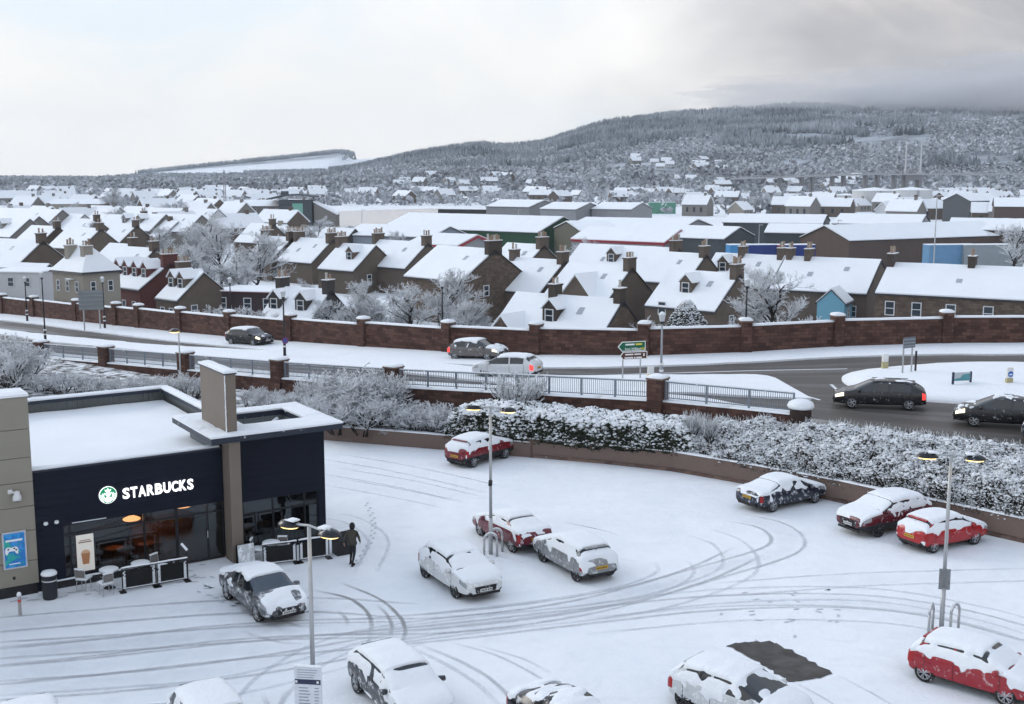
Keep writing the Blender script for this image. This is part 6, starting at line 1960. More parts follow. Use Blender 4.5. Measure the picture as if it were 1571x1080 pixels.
for a in [(292, 178, 322, 'tallest frosted bare tree, behind the red brick house', 0, 1.15), (338, 172, 334, 'frosted bare tree right of the tallest one', 1, 1.15), (382, 165, 352, 'frosted bare tree left of the terrace chimneys', 2, 1.2),
          (318, 150, 372, 'smaller frosted tree in front of the tallest pair', 2, 1.3), (368, 146, 385, 'low frosted tree above the flat dormer house', 0, 1.3),
          (505, 121, 455, 'frosted bare tree behind the long wall, leftmost of the clump', 1, 1.3), (545, 118, 447, 'frosted bare tree, second in the clump behind the wall', 2, 1.3), (590, 116, 440, 'frosted bare tree in the middle of the clump behind the wall', 0, 1.25),
          (634, 113, 432, 'spreading frosted tree in the clump left of the street lamp', 1, 1.25), (672, 116, 410, 'tallest tree of the clump behind the long wall', 2, 1.0), (704, 111, 440, 'frosted tree at the right end of the clump', 0, 1.2),
          (1196, 108, 404, 'round bare frosted tree beside the pale blue house', 1, 1.25),
          (480, 150, 425, 'small frosted tree between the terrace and the dormer cottage', 0, 1.3), (560, 140, 428, 'small frosted tree below the long terrace roof', 1, 1.3),
          (700, 300, 352, 'small dark round tree by the grey shed', 2, 1.2), (905, 190, 363, 'small bushy tree in front of the red-trimmed shed', 0, 1.4), (1558, 190, 340, 'frosted tree at the right edge by the sheds', 1, 1.2),
          (1160, 520, 296, 'frosted tall tree in front of the bridge', 0, .9), (1190, 520, 293, 'second frosted tall tree in front of the bridge', 1, .8), (120, 250, 338, 'frosted tree between the back-street roofs, left', 0, 1.3), (64, 262, 335, 'frosted tree by the left edge in the back streets', 1, 1.3), (195, 300, 318, 'frosted tree beyond the striped-roof gable house', 2, 1.3), (240, 235, 345, 'frosted tree left of the tallest tree', 1, 1.2), (30, 330, 312, 'frosted tree above the far left roofs', 2, 1.3), (430, 250, 338, 'frosted tree behind the leftmost terrace house', 0, 1.2), (468, 240, 345, 'frosted tree above the second terrace house', 1, 1.2), (100, 390, 308, 'frosted tree in front of the cream flats', 0, 1.4), (270, 360, 308, 'frosted tree left of the far mast', 1, 1.4), (610, 230, 352, 'frosted tree behind the terrace chimneys', 2, 1.1), (172, 480, 288, 'frosted tree beside the cream flats', 2, 1.2), (487, 330, 330, 'frosted tree at the near shore, right of the green tower', 0, 1.3), (508, 325, 338, 'low frosted tree at the near shore beside the water', 1, 1.5), (530, 318, 345, 'lowest frosted tree at the water edge', 2, 1.6)]: tree_at(*a)
# snowy evergreen behind the wall
t = thing('evergreen_tree', 'dense snow-flecked evergreen tree behind the long wall', 'tree', (15.6, 104, TOWN_Z))
m = MB(); m.cyl((0, 0, 0), (0, 0, 3.5), .16, .06); m.build('trunk', M_BARK, t)
n = 15000; hh = rng.random(n) ** .8; az = rng.uniform(0, 6.283, n)
rr = (2.9 * (1 - hh) ** .75 + .15) * rng.uniform(.75, 1.05, n) * (1 + .18 * np.sin(az * 5 + hh * 14))
c_ = np.stack([rr * np.cos(az), rr * np.sin(az), .5 + hh * 5.6], 1)
v, f = quads_cloud(c_, .11); tag(fast_mesh('crown', v, f, M_LEAF, t), kind='stuff')
k = rng.random(n) < .30; v, f = blobs(c_[k] + [0, 0, .06], .09 * rng.uniform(.5, 1.4, k.sum()), .5); tag(fast_mesh('snow', v, f, M_FLUFF, t, smooth=True), kind='stuff')
# shrubs on the bank, behind the shop
def shrub(px, py, z, s, label, k, wide=1.25):
    q = P(px, py, z)
    return plant('frosted_shrub', label, 'shrub', SHRUB_M[k % 3], (q.x, q.y, z - .1), (s * wide, s * wide, s), 'frosted shrubs on the bank', parts=('stems', 'twigs'))
SP = [(8,596,1.7,'at the left edge below the railing'),(30,590,1.7,'by the left edge beside the tan block'),(-12,580,1.9,'cut by the left edge'),
      (62,598,.8,'just right of the tan block top'),(95,600,.8,'second right of the tan block top'),(128,603,.8,'below the leftmost railings'),(160,605,.75,'below the second railing pillar'),
      (192,606,.75,'behind the flat roof, centre'),(225,606,.75,'behind the right half of the flat roof'),(258,608,.95,'beside the foot of the thin lit lamp'),(290,610,.9,'behind the back corner of the flat roof'),
      (385,622,.7,'right of the tan fin'),(412,625,.75,'second right of the tan fin'),(440,630,.75,'behind the tower canopy'),(468,632,.8,'between tower canopy and the big bush'),
      (505,640,1.3,'big rounded bush, left half'),(535,640,1.7,'biggest rounded bush behind the low wall'),(568,642,1.65,'big rounded bush, right half'),(598,645,.95,'big bush beside the dark gap under the railing'),
      (520,655,1.2,'in front of the big bush, left'),(560,658,1.2,'in front of the big bush, middle'),(615,655,.85,'low, right of the big bush'),(642,658,.85,'low, between the big bush and the hedge'),(668,660,.95,'touching the clipped hedge'),(690,664,.9,'under the left end of the hedge')]
for k, (px, py, s, w) in enumerate(SP): shrub(px, py, .85, s, 'frosted twiggy shrub ' + w, k)
q = R(795, 605); plant('spiky_shrub', 'spiky frosted bush with a snow clump in front of the white crossover', 'shrub', SPIKY_M, (q.x, q.y - 1.2, zr(q.x) - .9), (1.35, 1.35, 1.55), parts=('stems', 'twigs'))
for px, py, w in ((480, 600, 'in front of the railing by the fourth pillar'), (540, 590, 'above the biggest rounded bush'), (585, 592, 'left of the fifth railing pillar'), (1060, 628, 'against the right end of the long railing'), (1085, 634, 'in front of the last short railing')):
    q = R(px, py); plant('reed_shrub', 'thin upright frosted stems ' + w, 'shrub', SPIKY_M, (q.x, q.y - .9, zr(q.x) - 1.2), (.8, .8, 1.35) if px < 1000 else (.45, .45, .8), 'upright frosted stems along the railings', parts=('stems', 'twigs'))
# shrubs behind the long wall
for px, Y, top, w in ((55,150,458,'left of the blank road sign'),(85,148,461,'beside the parked snowy van'),(110,146,463,'left of the road sign posts'),(330,118,468,'below the flat dormer house'),(350,118,466,'right below the flat dormer house'),(385,117,470,'left of the dormer cottage'),
                     (1000,104,488,'behind the wall beside the evergreen tree'),(1110,103,482,'between the evergreen and the round bare tree'),(1225,103,478,'right of the round bare tree'),(760,112,480,'left of the stone cottage'),(18,158,455,'at the left edge behind the wall')):
    d = ray(px, top); zt = CAM_H + d[2] * Y / d[1]; s = (zt - TOWN_Z) / 2.0
    plant('garden_shrub', 'frosted garden shrub behind the long wall ' + w, 'shrub', SHRUB_M[px % 3], (d[0] * Y / d[1], Y, TOWN_Z), (s * 1.0, s * 1.0, s), 'garden shrubs behind the wall', parts=('stems', 'twigs'))
# ================================================================== TOWN
M_HARL = [plain('harl_brown', (.115, .090, .072), .9, var=.3, scale=.8), plain('harl_grey', (.20, .19, .175), .9, var=.15, scale=.8), plain('harl_white', (.55, .56, .57), .85, var=.08), M_BROWNSTONE,
          plain('brick_red', (.12, .045, .040), .85, var=.35, scale=3), plain('harl_dark', (.055, .050, .048), .9, var=.2), plain('render_blue', (.16, .36, .46), .8, var=.08), plain('harl_cream', (.30, .275, .235), .9, var=.12, scale=.7)]
M_SLATE = plain('slate', (.035, .036, .042), .7, var=.3, scale=4)
M_ROOFSNOW = snow_mat('roof_snow', bump=.3, scale=1.2)
M_POT = plain('clay_pot', (.30, .22, .16), .8, var=.3); M_POTW = plain('pale_pot', (.48, .46, .42), .8)
M_WHITEF = plain('white_frame', (.62, .63, .64), .5)
M_WPANE = plain('house_pane', (.03, .04, .05), .12, spec=.7)
_wc = {}
def window_meshes(w, h):
    k = (round(w, 2), round(h, 2))
    if k not in _wc:
        m = MB(); b = .09
        for a in ((-w/2, 0, -w/2 + b, h), (w/2 - b, 0, w/2, h), (-w/2 + b, 0, w/2 - b, b), (-w/2 + b, h - b, w/2 - b, h), (-w/2 + b, h/2 - .035, w/2 - b, h/2 + .035)): m.bx(a[0], -.06, a[1], a[2], .02, a[3])
        f = m.build('frame', M_WHITEF); m = MB(); m.bx(-w/2 + b, -.01, b, w/2 - b, .01, h - b); p = m.build('pane', M_WPANE)
        _wc[k] = (f.data, p.data); bpy.data.objects.remove(f); bpy.data.objects.remove(p)
    return _wc[k]
def window(parent, w, h, loc, rz):
    f, p = window_meshes(w, h)
    o = share('window', f, parent, loc, rz); share('pane', p, o); return o
_pot = {}
def chimney(parent, x, y, z0, h, n, wx=.9, wy=.55, mat=None, along_y=False):
    m = MB()
    if along_y: wx, wy = wy, wx
    m.bx(x - wx/2, y - wy/2, z0, x + wx/2, y + wy/2, z0 + h); m.bx(x - wx/2 - .07, y - wy/2 - .07, z0 + h, x + wx/2 + .07, y + wy/2 + .07, z0 + h + .14)
    c = m.build('chimney', mat or M_HARL[0], parent)
    m = MB(); m.bx(x - wx/2 - .05, y - wy/2 - .05, z0 + h + .142, x + wx/2 + .05, y + wy/2 + .05, z0 + h + .22); m.build('snow', M_SNOWCAP, c)
    if 'p' not in _pot:
        for k_, mt in (('p', M_POT), ('w', M_POTW)):
            q = MB(); q.lathe([(.13, 0), (.11, .5), (.14, .56), (.14, .66)], 8); o = q.build('pot', mt); _pot[k_] = o.data; bpy.data.objects.remove(o)
    for k in range(n):
        f = (k + .5) / n - .5
        share('chimney_pot', _pot['w' if (k + int(z0 * 7)) % 3 == 0 else 'p'], c, (x + (0 if along_y else f * wx * .95), y + (f * wy * .95 if along_y else 0), z0 + h + .20), 0, (1, 1, random.uniform(.8, 1.25)))
    return c
def gable_roof(t, L, W, ez, rz_, over=.25, gover=.12, snow=.15, mat=None, dark=True):
    """two slate slopes with a thick skin of snow, leaving dark verges"""
    hw = W / 2
    sl = (rz_ - ez) / hw
    def slope(s, y_in, y_out, x0, x1, lift, th):
        zi, zo = rz_ - sl * y_in + lift, rz_ - sl * y_out + lift
        return [(x0, s*y_in, zi), (x1, s*y_in, zi), (x1, s*y_out, zo), (x0, s*y_out, zo), (x0, s*y_in, zi + th), (x1, s*y_in, zi + th), (x1, s*y_out, zo + th), (x0, s*y_out, zo + th)]
    F = [(0,3,2,1),(4,5,6,7),(0,1,5,4),(1,2,6,5),(2,3,7,6),(3,0,4,7)]
    m = MB()
    for s in (1, -1): m.add(slope(s, 0, hw + over, -gover, L + gover, .01, .10), F)
    r = m.build('roof', mat or M_SLATE, t)
    m = MB()
    xs_ = np.linspace(-gover + .14, L + gover - .14, max(4, int(L / 1.2))); ys_ = [-(hw + over - .12), -(hw * .5), -.12, 0, .12, hw * .5, hw + over - .12]
    vs, fs = [], []
    nx_ = len(xs_)
    for j, y in enumerate(ys_):
        for x in xs_:
            th = snow * (1 + .3 * mnoise.noise(Vector((x * .6 + t.location.x, y * .6, 0)))) * (.75 if j in (0, 6) else 1)
            vs.append((x, y, rz_ - sl * abs(y) + .112 + th))
    for y in (ys_[0], ys_[-1]):
        for x in xs_: vs.append((x, y, rz_ - sl * abs(y) + .10))
    for j in range(6):
        for i in range(nx_ - 1): fs.append((j*nx_ + i, j*nx_ + i + 1, (j+1)*nx_ + i + 1, (j+1)*nx_ + i))
    for i in range(nx_ - 1):
        fs.append((7*nx_ + i, 7*nx_ + i + 1, i + 1, i)); fs.append((6*nx_ + i, 6*nx_ + i + 1, 8*nx_ + i + 1, 8*nx_ + i))
    m.add(vs, fs)
    for xe in (xs_[0], xs_[-1]):
        for s in (1, -1): m.add([(xe, 0, rz_ + .10), (xe, s * ys_[-1], rz_ - sl * ys_[-1] + .10), (xe, s * ys_[-1], rz_ - sl * ys_[-1] + .10 + snow * .9), (xe, 0, rz_ + .10 + snow)], [(0, 1, 2, 3)])
    m.build('roof_snow', M_ROOFSNOW, t, smooth=False)
    return r
def dormer(t, x, W, ez, rz_, w=1.5, wall=M_HARL[0], y_at=.62, h=1.5, flat=False):
    hw = W / 2; sl = (rz_ - ez) / hw; y = hw * y_at; zb = rz_ - sl * y - .1; zt = zb + h; yb = max(.3, (rz_ - zt) / sl)
    m = MB()
    if flat: m.bx(x - w/2, yb - .5, zb, x + w/2, y, zt)
    else: m.add([(x - w/2, y, zb), (x + w/2, y, zb), (x + w/2, y, zt), (x, y, zt + w * .5), (x - w/2, y, zt), (x - w/2, yb - .6, zb), (x + w/2, yb - .6, zb), (x + w/2, yb - .6, zt), (x, yb - .6, zt + w * .5), (x - w/2, yb - .6, zt)],
               [(0,1,2,3,4), (9,8,7,6,5), (0,5,6,1), (1,6,7,2), (4,9,5,0)])
    d = m.build('dormer', wall, t)
    m = MB()
    if flat: m.bx(x - w/2 - .1, yb - .6, zt + .002, x + w/2 + .1, y + .12, zt + .2)
    else:
        for s in (1, -1):
            m.add([(x, y + .14, zt + w*.5 + .02), (x + s*(w/2 + .14), y + .14, zt - .12), (x + s*(w/2 + .14), yb - 1.2, zt - .12), (x, yb - 1.2, zt + w*.5 + .02),
                   (x, y + .14, zt + w*.5 + .17), (x + s*(w/2 + .14), y + .14, zt + .02), (x + s*(w/2 + .14), yb - 1.2, zt + .02), (x, yb - 1.2, zt + w*.5 + .17)], [(0,3,2,1),(4,5,6,7),(0,1,5,4),(1,2,6,5),(2,3,7,6),(3,0,4,7)])
    m.build('dormer_snow', M_ROOFSNOW, d)
    window(d, w * .62, h * .80, (x, y + .03, zb + .22), math.pi)
    return d
def house(label, apex, left, ridge=5.3, W=8.4, eave=None, head=40.0, wall=0, chims=((0, 4), (1, 4)), dorm=(), front_win=(), gable_win=1, storeys=1, name='house', cross=None, L=None, snow=.16, sky=1, group=None, trim=None, over=.25):
    """apex: right ridge end in the photo, left: left ridge end; ridge: height of the ridge above sea level used to find its distance"""
    a = P(apex[0], apex[1], ridge)
    c, s = math.cos(math.radians(head)), math.sin(math.radians(head))
    if L is None:
        d = ray(*left)                                # length so that the left end lies on that sight line
        k = d[0] / d[1]
        L = (a.x - k * a.y) / (c + k * s)
        L = min(max(L, 4.0), 60.0)
    t = thing(name, label, 'house', (a.x, a.y, TOWN_Z), math.radians(180 - head), group)
    rz_ = ridge - TOWN_Z; ez = (eave if eave is not None else ridge - 3.4) - TOWN_Z
    mat = M_HARL[wall]
    m = MB(); hw = W / 2
    m.extr([(-hw, -.5), (hw, -.5), (hw, ez), (0, rz_), (-hw, ez)], 0, L)
    w = m.build('wall', mat, t)
    if mat is M_BROWNSTONE: uv_box(w)
    gable_roof(t, L, W, ez, rz_, snow=snow, over=over)
    for f, n in chims: chimney(t, min(max(f * L, .35), L - .35), 0, rz_ - .5, 1.55, n, mat=mat if wall != 6 else M_HARL[0], along_y=True, wx=.85 + .22 * n, wy=.7)
    for f in dorm: dormer(t, f * L, W, ez, rz_, wall=mat)
    for f, z, ww, hh in front_win: window(t, ww, hh, (f * L, hw + .03, z - TOWN_Z), math.pi)
    for k in range(gable_win): window(t, .9, 1.3, (-.03, (-1.5 if k % 2 else 1.5), ez - 1.9 - 2.6 * (k // 2)), -math.pi / 2)
    if sky:
        for k in range(sky):
            sl = (rz_ - ez) / hw; y = hw * (.35 + .2 * k); x = L * (.3 + .35 * k)
            m = MB(); z = rz_ - sl * y + .30
            m.add([(x - .3, y - .35, z + sl*.35), (x + .3, y - .35, z + sl*.35), (x + .3, y + .35, z - sl*.35), (x - .3, y + .35, z - sl*.35)], [(0, 1, 2, 3)]); m.build('skylight', plain('sky_pane', (.35, .38, .42), .3), t)
    if cross:                                         # gabled wing towards the viewer: position, width, projection
        f, cw, pr = cross; x = f * L; cz = ez + cw * .55
        m = MB(); m.add([(x - cw/2, hw + pr, -.5), (x + cw/2, hw + pr, -.5), (x + cw/2, hw + pr, ez), (x, hw + pr, cz), (x - cw/2, hw + pr, ez), (x - cw/2, .5, -.5), (x + cw/2, .5, -.5), (x + cw/2, .5, ez), (x, .5, cz), (x - cw/2, .5, ez)], [(0,1,2,3,4), (0,5,6,1), (1,6,7,2), (4,9,5,0)])
        g_ = m.build('gabled_wing', mat, t)
        if mat is M_BROWNSTONE: uv_box(g_)
        m = MB()
        for s_ in (1, -1):
            m.add([(x, hw + pr + .2, cz + .03), (x + s_*(cw/2 + .2), hw + pr + .2, ez - .2), (x + s_*(cw/2 + .2), .6, ez - .2), (x, .6, cz + .03), (x, hw + pr + .2, cz + .2), (x + s_*(cw/2 + .2), hw + pr + .2, ez - .03), (x + s_*(cw/2 + .2), .6, ez - .03), (x, .6, cz + .2)], [(0,3,2,1),(4,5,6,7),(0,1,5,4),(1,2,6,5),(2,3,7,6),(3,0,4,7)])
        m.build('wing_snow', M_ROOFSNOW, g_)
        window(g_, .9, 1.4, (x, hw + pr + .03, ez - 1.2), math.pi)
    return t
# the front row behind the long wall and the terraces, from the photograph
house('long stone cottage with gabled wing and dormer just behind the long wall', (956,463), (792,440), ridge=4.9, W=8.6, wall=3, chims=((0, 1), (.62, 2)), dorm=(.52,), cross=(.80, 3.6, 1.2), head=36, sky=1, gable_win=0)
house('brown gabled house with a broad snowy roof behind the evergreen tree', (1135,423), (1028,406), ridge=5.6, W=9.0, wall=0, chims=((0, 4),), dorm=(.55,), front_win=((.75, 1.4, 1.0, 1.4),), head=42)
house('long brown rubble house with four windows at the right edge', (1720,419), (1364,407), ridge=6.4, eave=3.7, W=11, wall=3, chims=((.62, 2), (1, 5)), front_win=((.50, 1.5, 1.0, 1.5), (.66, 1.5, 1.0, 1.5), (.93, 1.5, 1.0, 1.5), (.81, 1.5, 1.0, 1.5)), head=31, sky=2)
house('broad snowy roof between the round bare tree and the rubble house', (1352,401), (1206,397), ridge=6.0, W=11.0, wall=0, chims=((.95, 3), (.75, 4)), head=32, sky=2)
house('small pale blue gabled house beside the rubble house', (1288,441), (1280,441), ridge=3.4, W=3.0, eave=2.0, wall=6, chims=(), head=-62, L=4.0, front_win=((.5, .2, .8, 1.2),), gable_win=1, sky=0)
house('stone house with big cross gable behind the long cottage', (970,412), (872,404), ridge=5.8, W=9.0, wall=0, chims=((0, 3),), cross=(.45, 5.0, .3), head=42)
house('plain snowy roof left of the cross gable house', (867,402), (786,399), ridge=5.8, W=9.4, wall=0, chims=((0, 3), (1, 2)), head=40, sky=1)
house('wide gabled brown house end-on with tall pots, centre of the town', (760,385), (671,375), ridge=7.2, eave=3.9, W=10.5, wall=3, chims=((0, 6),), head=46, front_win=((.3, 1.5, .9, 1.4),))
house('gabled house with four tall pots right of the centre gable', (835,378), (778,370), ridge=6.8, W=9.6, wall=0, chims=((0, 4),), head=44)
house('terrace house with small dormer, longest roof of the row', (657,374), (578,372), ridge=6.0, W=9.2, wall=0, chims=((0, 3), (1, 5)), head=42, dorm=(), sky=2)
house('terrace house with skylights, third from the left of the row', (577,378), (522,377), ridge=5.6, W=9.0, wall=0, chims=((1, 5),), dorm=(.35,), head=40)
house('terrace house second from the left of the row', (511,369), (457,368), ridge=5.6, W=9.0, wall=0, chims=((0, 5), (1, 5)), head=40, sky=2)
house('leftmost terrace house with small dormer beside the frosted trees', (449,366), (408,362), ridge=5.6, W=9.0, wall=0, chims=((0, 4), (1, 6)), dorm=(.6,), head=40, sky=0)
house('snowy roof with two skylights and tiny gablet, behind the cross gable house', (1042,383), (890,379), ridge=6.2, W=9.0, wall=0, chims=((0, 3), (.04, 4)), dorm=(.55,), head=40, sky=2)
house('brown gable house end-on with tall stack left of the containers', (1084,392), (984,387), ridge=5.8, W=9.0, wall=0, chims=((0, 3),), head=42)
house('snowy roofed house below the containers with twin pots', (1205,395), (1098,392), ridge=5.6, W=8.6, wall=0, chims=((.05, 3), (.6, 3)), head=38, dorm=(.75,))
house('dormer cottage with two gabled dormers behind the wall, left of the frosted clump', (508,447), (430,443), ridge=3.9, W=8.0, wall=5, chims=((0, 2), (1, 3)), dorm=(.30, .82), head=30, sky=0)
house('brown cottage with two white-framed dormers behind the wall', (313,420), (279,418), ridge=4.6, eave=1.7, W=7.2, wall=0, chims=((1, 4),), dorm=(.32, .74), head=42, sky=0, front_win=((.3, -.5, .9, 1.3), (.7, -.5, .9, 1.3)))
house('red brick house with a row of narrow dormers behind the wall', (262,405), (202,399), ridge=5.3, eave=2.4, W=8.5, wall=4, chims=((0, 5),), dorm=(.18, .42, .66, .88), head=44, sky=0, front_win=((.15, -.6, .9, 1.6), (.4, -.6, .9, 1.6), (.65, -.6, .9, 1.6), (.88, -.6, .9, 1.6)))
# hip-roofed grey block of flats
a = P(127, 421, 5.0)
t = thing('hipped_house', 'big grey two-storey hip-roofed house with two tall chimneys', 'house', (a.x, a.y, TOWN_Z), math.radians(52))
LX, LY, EZ, RZ_ = 4.7, 6.2, 6.2, 9.2
m = MB(); m.bx(0, 0, -.5, LX, LY, EZ); m.build('wall', M_HARL[7], t)
def hip(o, lift, mat, nm, ins=0.0):
    x0, y0, x1, y1 = -o, -o, LX + o, LY + o; ry0, ry1 = LY * .38, LY * .62
    m = MB(); m.add([(x0, y0, EZ + lift), (x1, y0, EZ + lift), (x1, y1, EZ + lift), (x0, y1, EZ + lift), (LX/2, ry0, RZ_ + lift), (LX/2, ry1, RZ_ + lift)], [(0,1,4), (1,2,5,4), (2,3,5), (3,0,4,5), (3,2,1,0)])
    return m.build(nm, mat, t)
hip(.35, .0, M_SLATE, 'roof'); hip(.22, .22, M_ROOFSNOW, 'roof_snow')
chimney(t, 1.4, LY * .72, 7.0, 2.1, 3, 1.1, .8, M_HARL[7]); chimney(t, 1.7, LY * .28, 6.9, 2.2, 3, 1.1, .8, M_HARL[7])
for z in (.8, 3.9):
    for y in (1.2, 3.1, 5.0): window(t, .7, 1.25, (-.03, y, z + .2), -math.pi / 2)
    for x in (1.2, 3.4): window(t, .7, 1.25, (x, -.03, z + .2), 0)
for y, z in ((3.6, 2.6), (3.6, 5.6)):
    m = MB(); m.box((-.3, y - 1.4, z), (.6, .9, .12)); m.build('door_hood', M_SNOWCAP, t)
# flat dormer house
a = P(327, 445, 2.5)
t = thing('flat_dormer_house', 'dark red house with a wide flat-roofed snowy dormer behind the wall', 'house', (a.x, a.y, TOWN_Z), math.radians(-14))
m = MB(); m.bx(0, 0, -.5, 8.2, 6.5, 3.5); m.build('wall', plain('dark_cladding', (.045, .030, .032), .8), t)
m = MB(); m.bx(-.2, -.25, 3.502, 8.4, 6.6, 3.62); m.build('fascia', plain('maroon_fascia', (.12, .02, .03), .6), t)
m = MB(); snow_slab(m, -.2, -.25, 8.4, 6.6, 3.622, .18, 2, .6); m.build('roof_snow', M_ROOFSNOW, t)
for x in (1.2, 4.4, 6.9): window(t, 1.0, 1.4, (x, -.03, 1.5), 0)
# white flat-roofed building and a van at the left edge
a = P(-25, 415, 4.0)
t = thing('white_house', 'white flat-roofed two-storey building at the left edge', 'house', (a.x, a.y, TOWN_Z), math.radians(-8))
m = MB(); m.bx(0, 0, -.5, 7.4, 7, 5.0); m.build('wall', M_HARL[2], t)
m = MB(); snow_slab(m, -.15, -.15, 7.55, 7.1, 5.0, .2, 4, .6); m.build('roof_snow', M_ROOFSNOW, t)
for x in (1.5, 3.6, 5.8):
    for z in (.8, 3.2): window(t, .9, 1.2, (x, -.03, z), 0)
house('low white-roofed house behind the white building', (76,407), (22,404), ridge=4.2, W=9, wall=5, chims=(), head=20)
house('long roof at the far left with timber gable end', (66,371), (-40,369), ridge=6.8, W=9.5, wall=0, chims=((0, 2),), head=30)
q = P(62, 462, TOWN_Z + .5)
at('estate', 'snow-covered van-like car parked behind the wall at the left', Vector((q.x, q.y, TOWN_Z + .3)), 170, paint('paint_grey_van', (.3, .3, .32), .5), dict(side=.8, door=.6), L=4.8, H=1.8, seed=31, name='parked_van', group='cars behind the wall')
# back rows at the left
BK = [((89,349),(48,341),6.2,0,'brown gable house with square stack, left of the twin gables'), ((155,352),(104,345),6.2,0,'brown gable house with central stack, right of the twin gables'), ((239,383),(186,374),5.4,0,'small brown gabled house in front of the tallest tree'),
      ((206,377),(168,373),5.4,0,'little roofed house behind the red brick house'), ((222,332),(168,334),6.6,0,'dark gable house with snow-striped roof in the back row'), ((96,323),(0,322),7.8,1,'large house with broad gable in the back row at the left'),
      ((46,337),(-20,336),7.0,1,'grey house with two dormers at the left edge'), ((150,338),(112,336),6.4,0,'snowy roof behind the twin brown gables'), ((210,347),(176,345),6.0,0,'snowy roof in the second row, left of the frosted trees'),
      ((255,330),(190,328),7.2,1,'long pale house in the back row with half-round dormers'), ((310,331),(245,327),7.2,1,'pale gabled house in front of the flats'), ((130,330),(108,328),6.8,2,'white house with small gable in the back row'),
      ((183,322),(150,320),7.0,1,'pale roof in the far row, left of the mast'), ((282,321),(228,318),7.2,1,'long snowy roof in the far row'), ((335,322),(296,319),7.2,2,'white house beside the apartment block'), ((60,333),(10,331),7.2,1,'pale snowy roof near the left edge, far row'),
      ((420,345),(385,344),6.2,0,'brown house behind the frosted trees'), ((545,352),(500,350),5.0,5,'dark low roof beside the water')]
for ap, lf, rg, wl_, lab in BK: house(lab, ap, lf, ridge=rg, W=9.0, wall=wl_, chims=((0, 2),) if wl_ == 0 else (), head=36, sky=1, dorm=(.4, .75) if 'dormers' in lab else (), gable_win=2 if wl_ else 0)
# ---- apartment blocks
def flats(label, px0, px1, py_roof, Y, H, D, wall, rz, extra):
    d0, d1 = ray(px0, py_roof), ray(px1, py_roof)
    x0, x1 = d0[0] * Y / d0[1], d1[0] * Y / d1[1]; zt = CAM_H + d0[2] * Y / d0[1]
    L = (x1 - x0) / math.cos(rz); base = zt - H
    t = thing('apartment_block', label, 'apartment block', (x0, Y, base), rz)
    m = MB(); m.bx(0, 0, -6, L, D, H); m.build('wall', wall, t)
    m = MB(); m.add([(-.5, -.5, H), (L + .5, -.5, H), (L + .5, D + .5, H), (-.5, D + .5, H), (2, D/2, H + 2.0), (L - 2, D/2, H + 2.0)], [(0,1,5,4), (1,2,5), (2,3,4,5), (3,0,4), (3,2,1,0)]); m.build('roof_snow', M_ROOFSNOW, t)
    nf = int(H // 2.8); nw = int(L // 4)
    for f in range(nf):
        for k in range(nw): window(t, 1.6, 1.5, ((k + .5) * L / nw, -.03, H - 2.3 - 2.8 * f), 0)
    for x, mt in extra:
        m = MB(); m.bx(x * L - 1.1, -.12, -3, x * L + 1.1, -.001, H - .8); m.build('stair_panel', mt, t)
    return t
flats('long cream and brown flats with snowy roof in the distance at the left', 70, 151, 313, 470, 8, 12, M_HARL[7], .05, [(.75, plain('brown_clad', (.16, .09, .06), .8)), (.95, plain('brown_clad', (.16, .09, .06), .8))])
ap = flats('apartment block with red-brown stair panels and snowy roof', 344, 436, 316, 400, 9.5, 13, M_HARL[1], -.06, [(.28, plain('red_clad', (.17, .07, .05), .8)), (.46, plain('red_clad', (.17, .07, .05), .8)), (.80, plain('brown_clad', (.16, .09, .06), .8))])
d = ray(455, 303); x = d[0] * 395 / d[1]
t = thing('curved_tower', 'dark curved-roof tower block with a green glazed strip beside the flats', 'apartment block', (x - 6, 395, TOWN_Z))
zt = CAM_H + ray(455, 300)[2] * 395 / ray(455, 300)[1] - TOWN_Z
m = MB(); m.bx(0, 0, -2, 11, 9, zt - 1.5); m.build('wall', plain('slate_clad', (.055, .065, .075), .6), t)
m = MB(); m.extr([(-1, 0), (10, 0), (10, .35), (-1, .35)], 0, 0.001) if False else None
m = MB()
for k in range(10):
    a0, a1 = k / 10, (k + 1) / 10
    m.add([(-4 + 16*a0, -1, zt - 1.4 + 1.5*math.sin(a0*2.6)), (-4 + 16*a1, -1, zt - 1.4 + 1.5*math.sin(a1*2.6)), (-4 + 16*a1, 10, zt - 1.4 + 1.5*math.sin(a1*2.6)), (-4 + 16*a0, 10, zt - 1.4 + 1.5*math.sin(a0*2.6)),
           (-4 + 16*a0, -1, zt - 1.0 + 1.5*math.sin(a0*2.6)), (-4 + 16*a1, -1, zt - 1.0 + 1.5*math.sin(a1*2.6)), (-4 + 16*a1, 10, zt - 1.0 + 1.5*math.sin(a1*2.6)), (-4 + 16*a0, 10, zt - 1.0 + 1.5*math.sin(a0*2.6))], [(0,3,2,1),(4,5,6,7),(0,1,5,4),(1,2,6,5),(2,3,7,6),(3,0,4,7)])
m.build('curved_roof', plain('slate_clad', (.055, .065, .075), .6), t)
m = MB(); m.bx(4.5, -.15, 0, 8.0, -.01, zt - 2.6); m.build('green_strip', plain('green_glazing', (.16, .38, .30), .4), t)
for k in range(4):
    m = MB(); m.bx(.8, -.12, 1.2 + 3 * k, 3.4, -.01, 2.8 + 3 * k); m.build('window', M_WPANE, t)
m = MB(); m.add([(11.5, 1, -2), (19, 1, -2), (19, 8, -2), (11.5, 8, -2), (11.5, 1, 8), (19, 1, 4), (19, 8, 4), (11.5, 8, 8)], [(0,3,2,1),(4,5,6,7),(0,1,5,4),(1,2,6,5),(2,3,7,6),(3,0,4,7)]); m.build('side_wing', M_HARL[1], t)
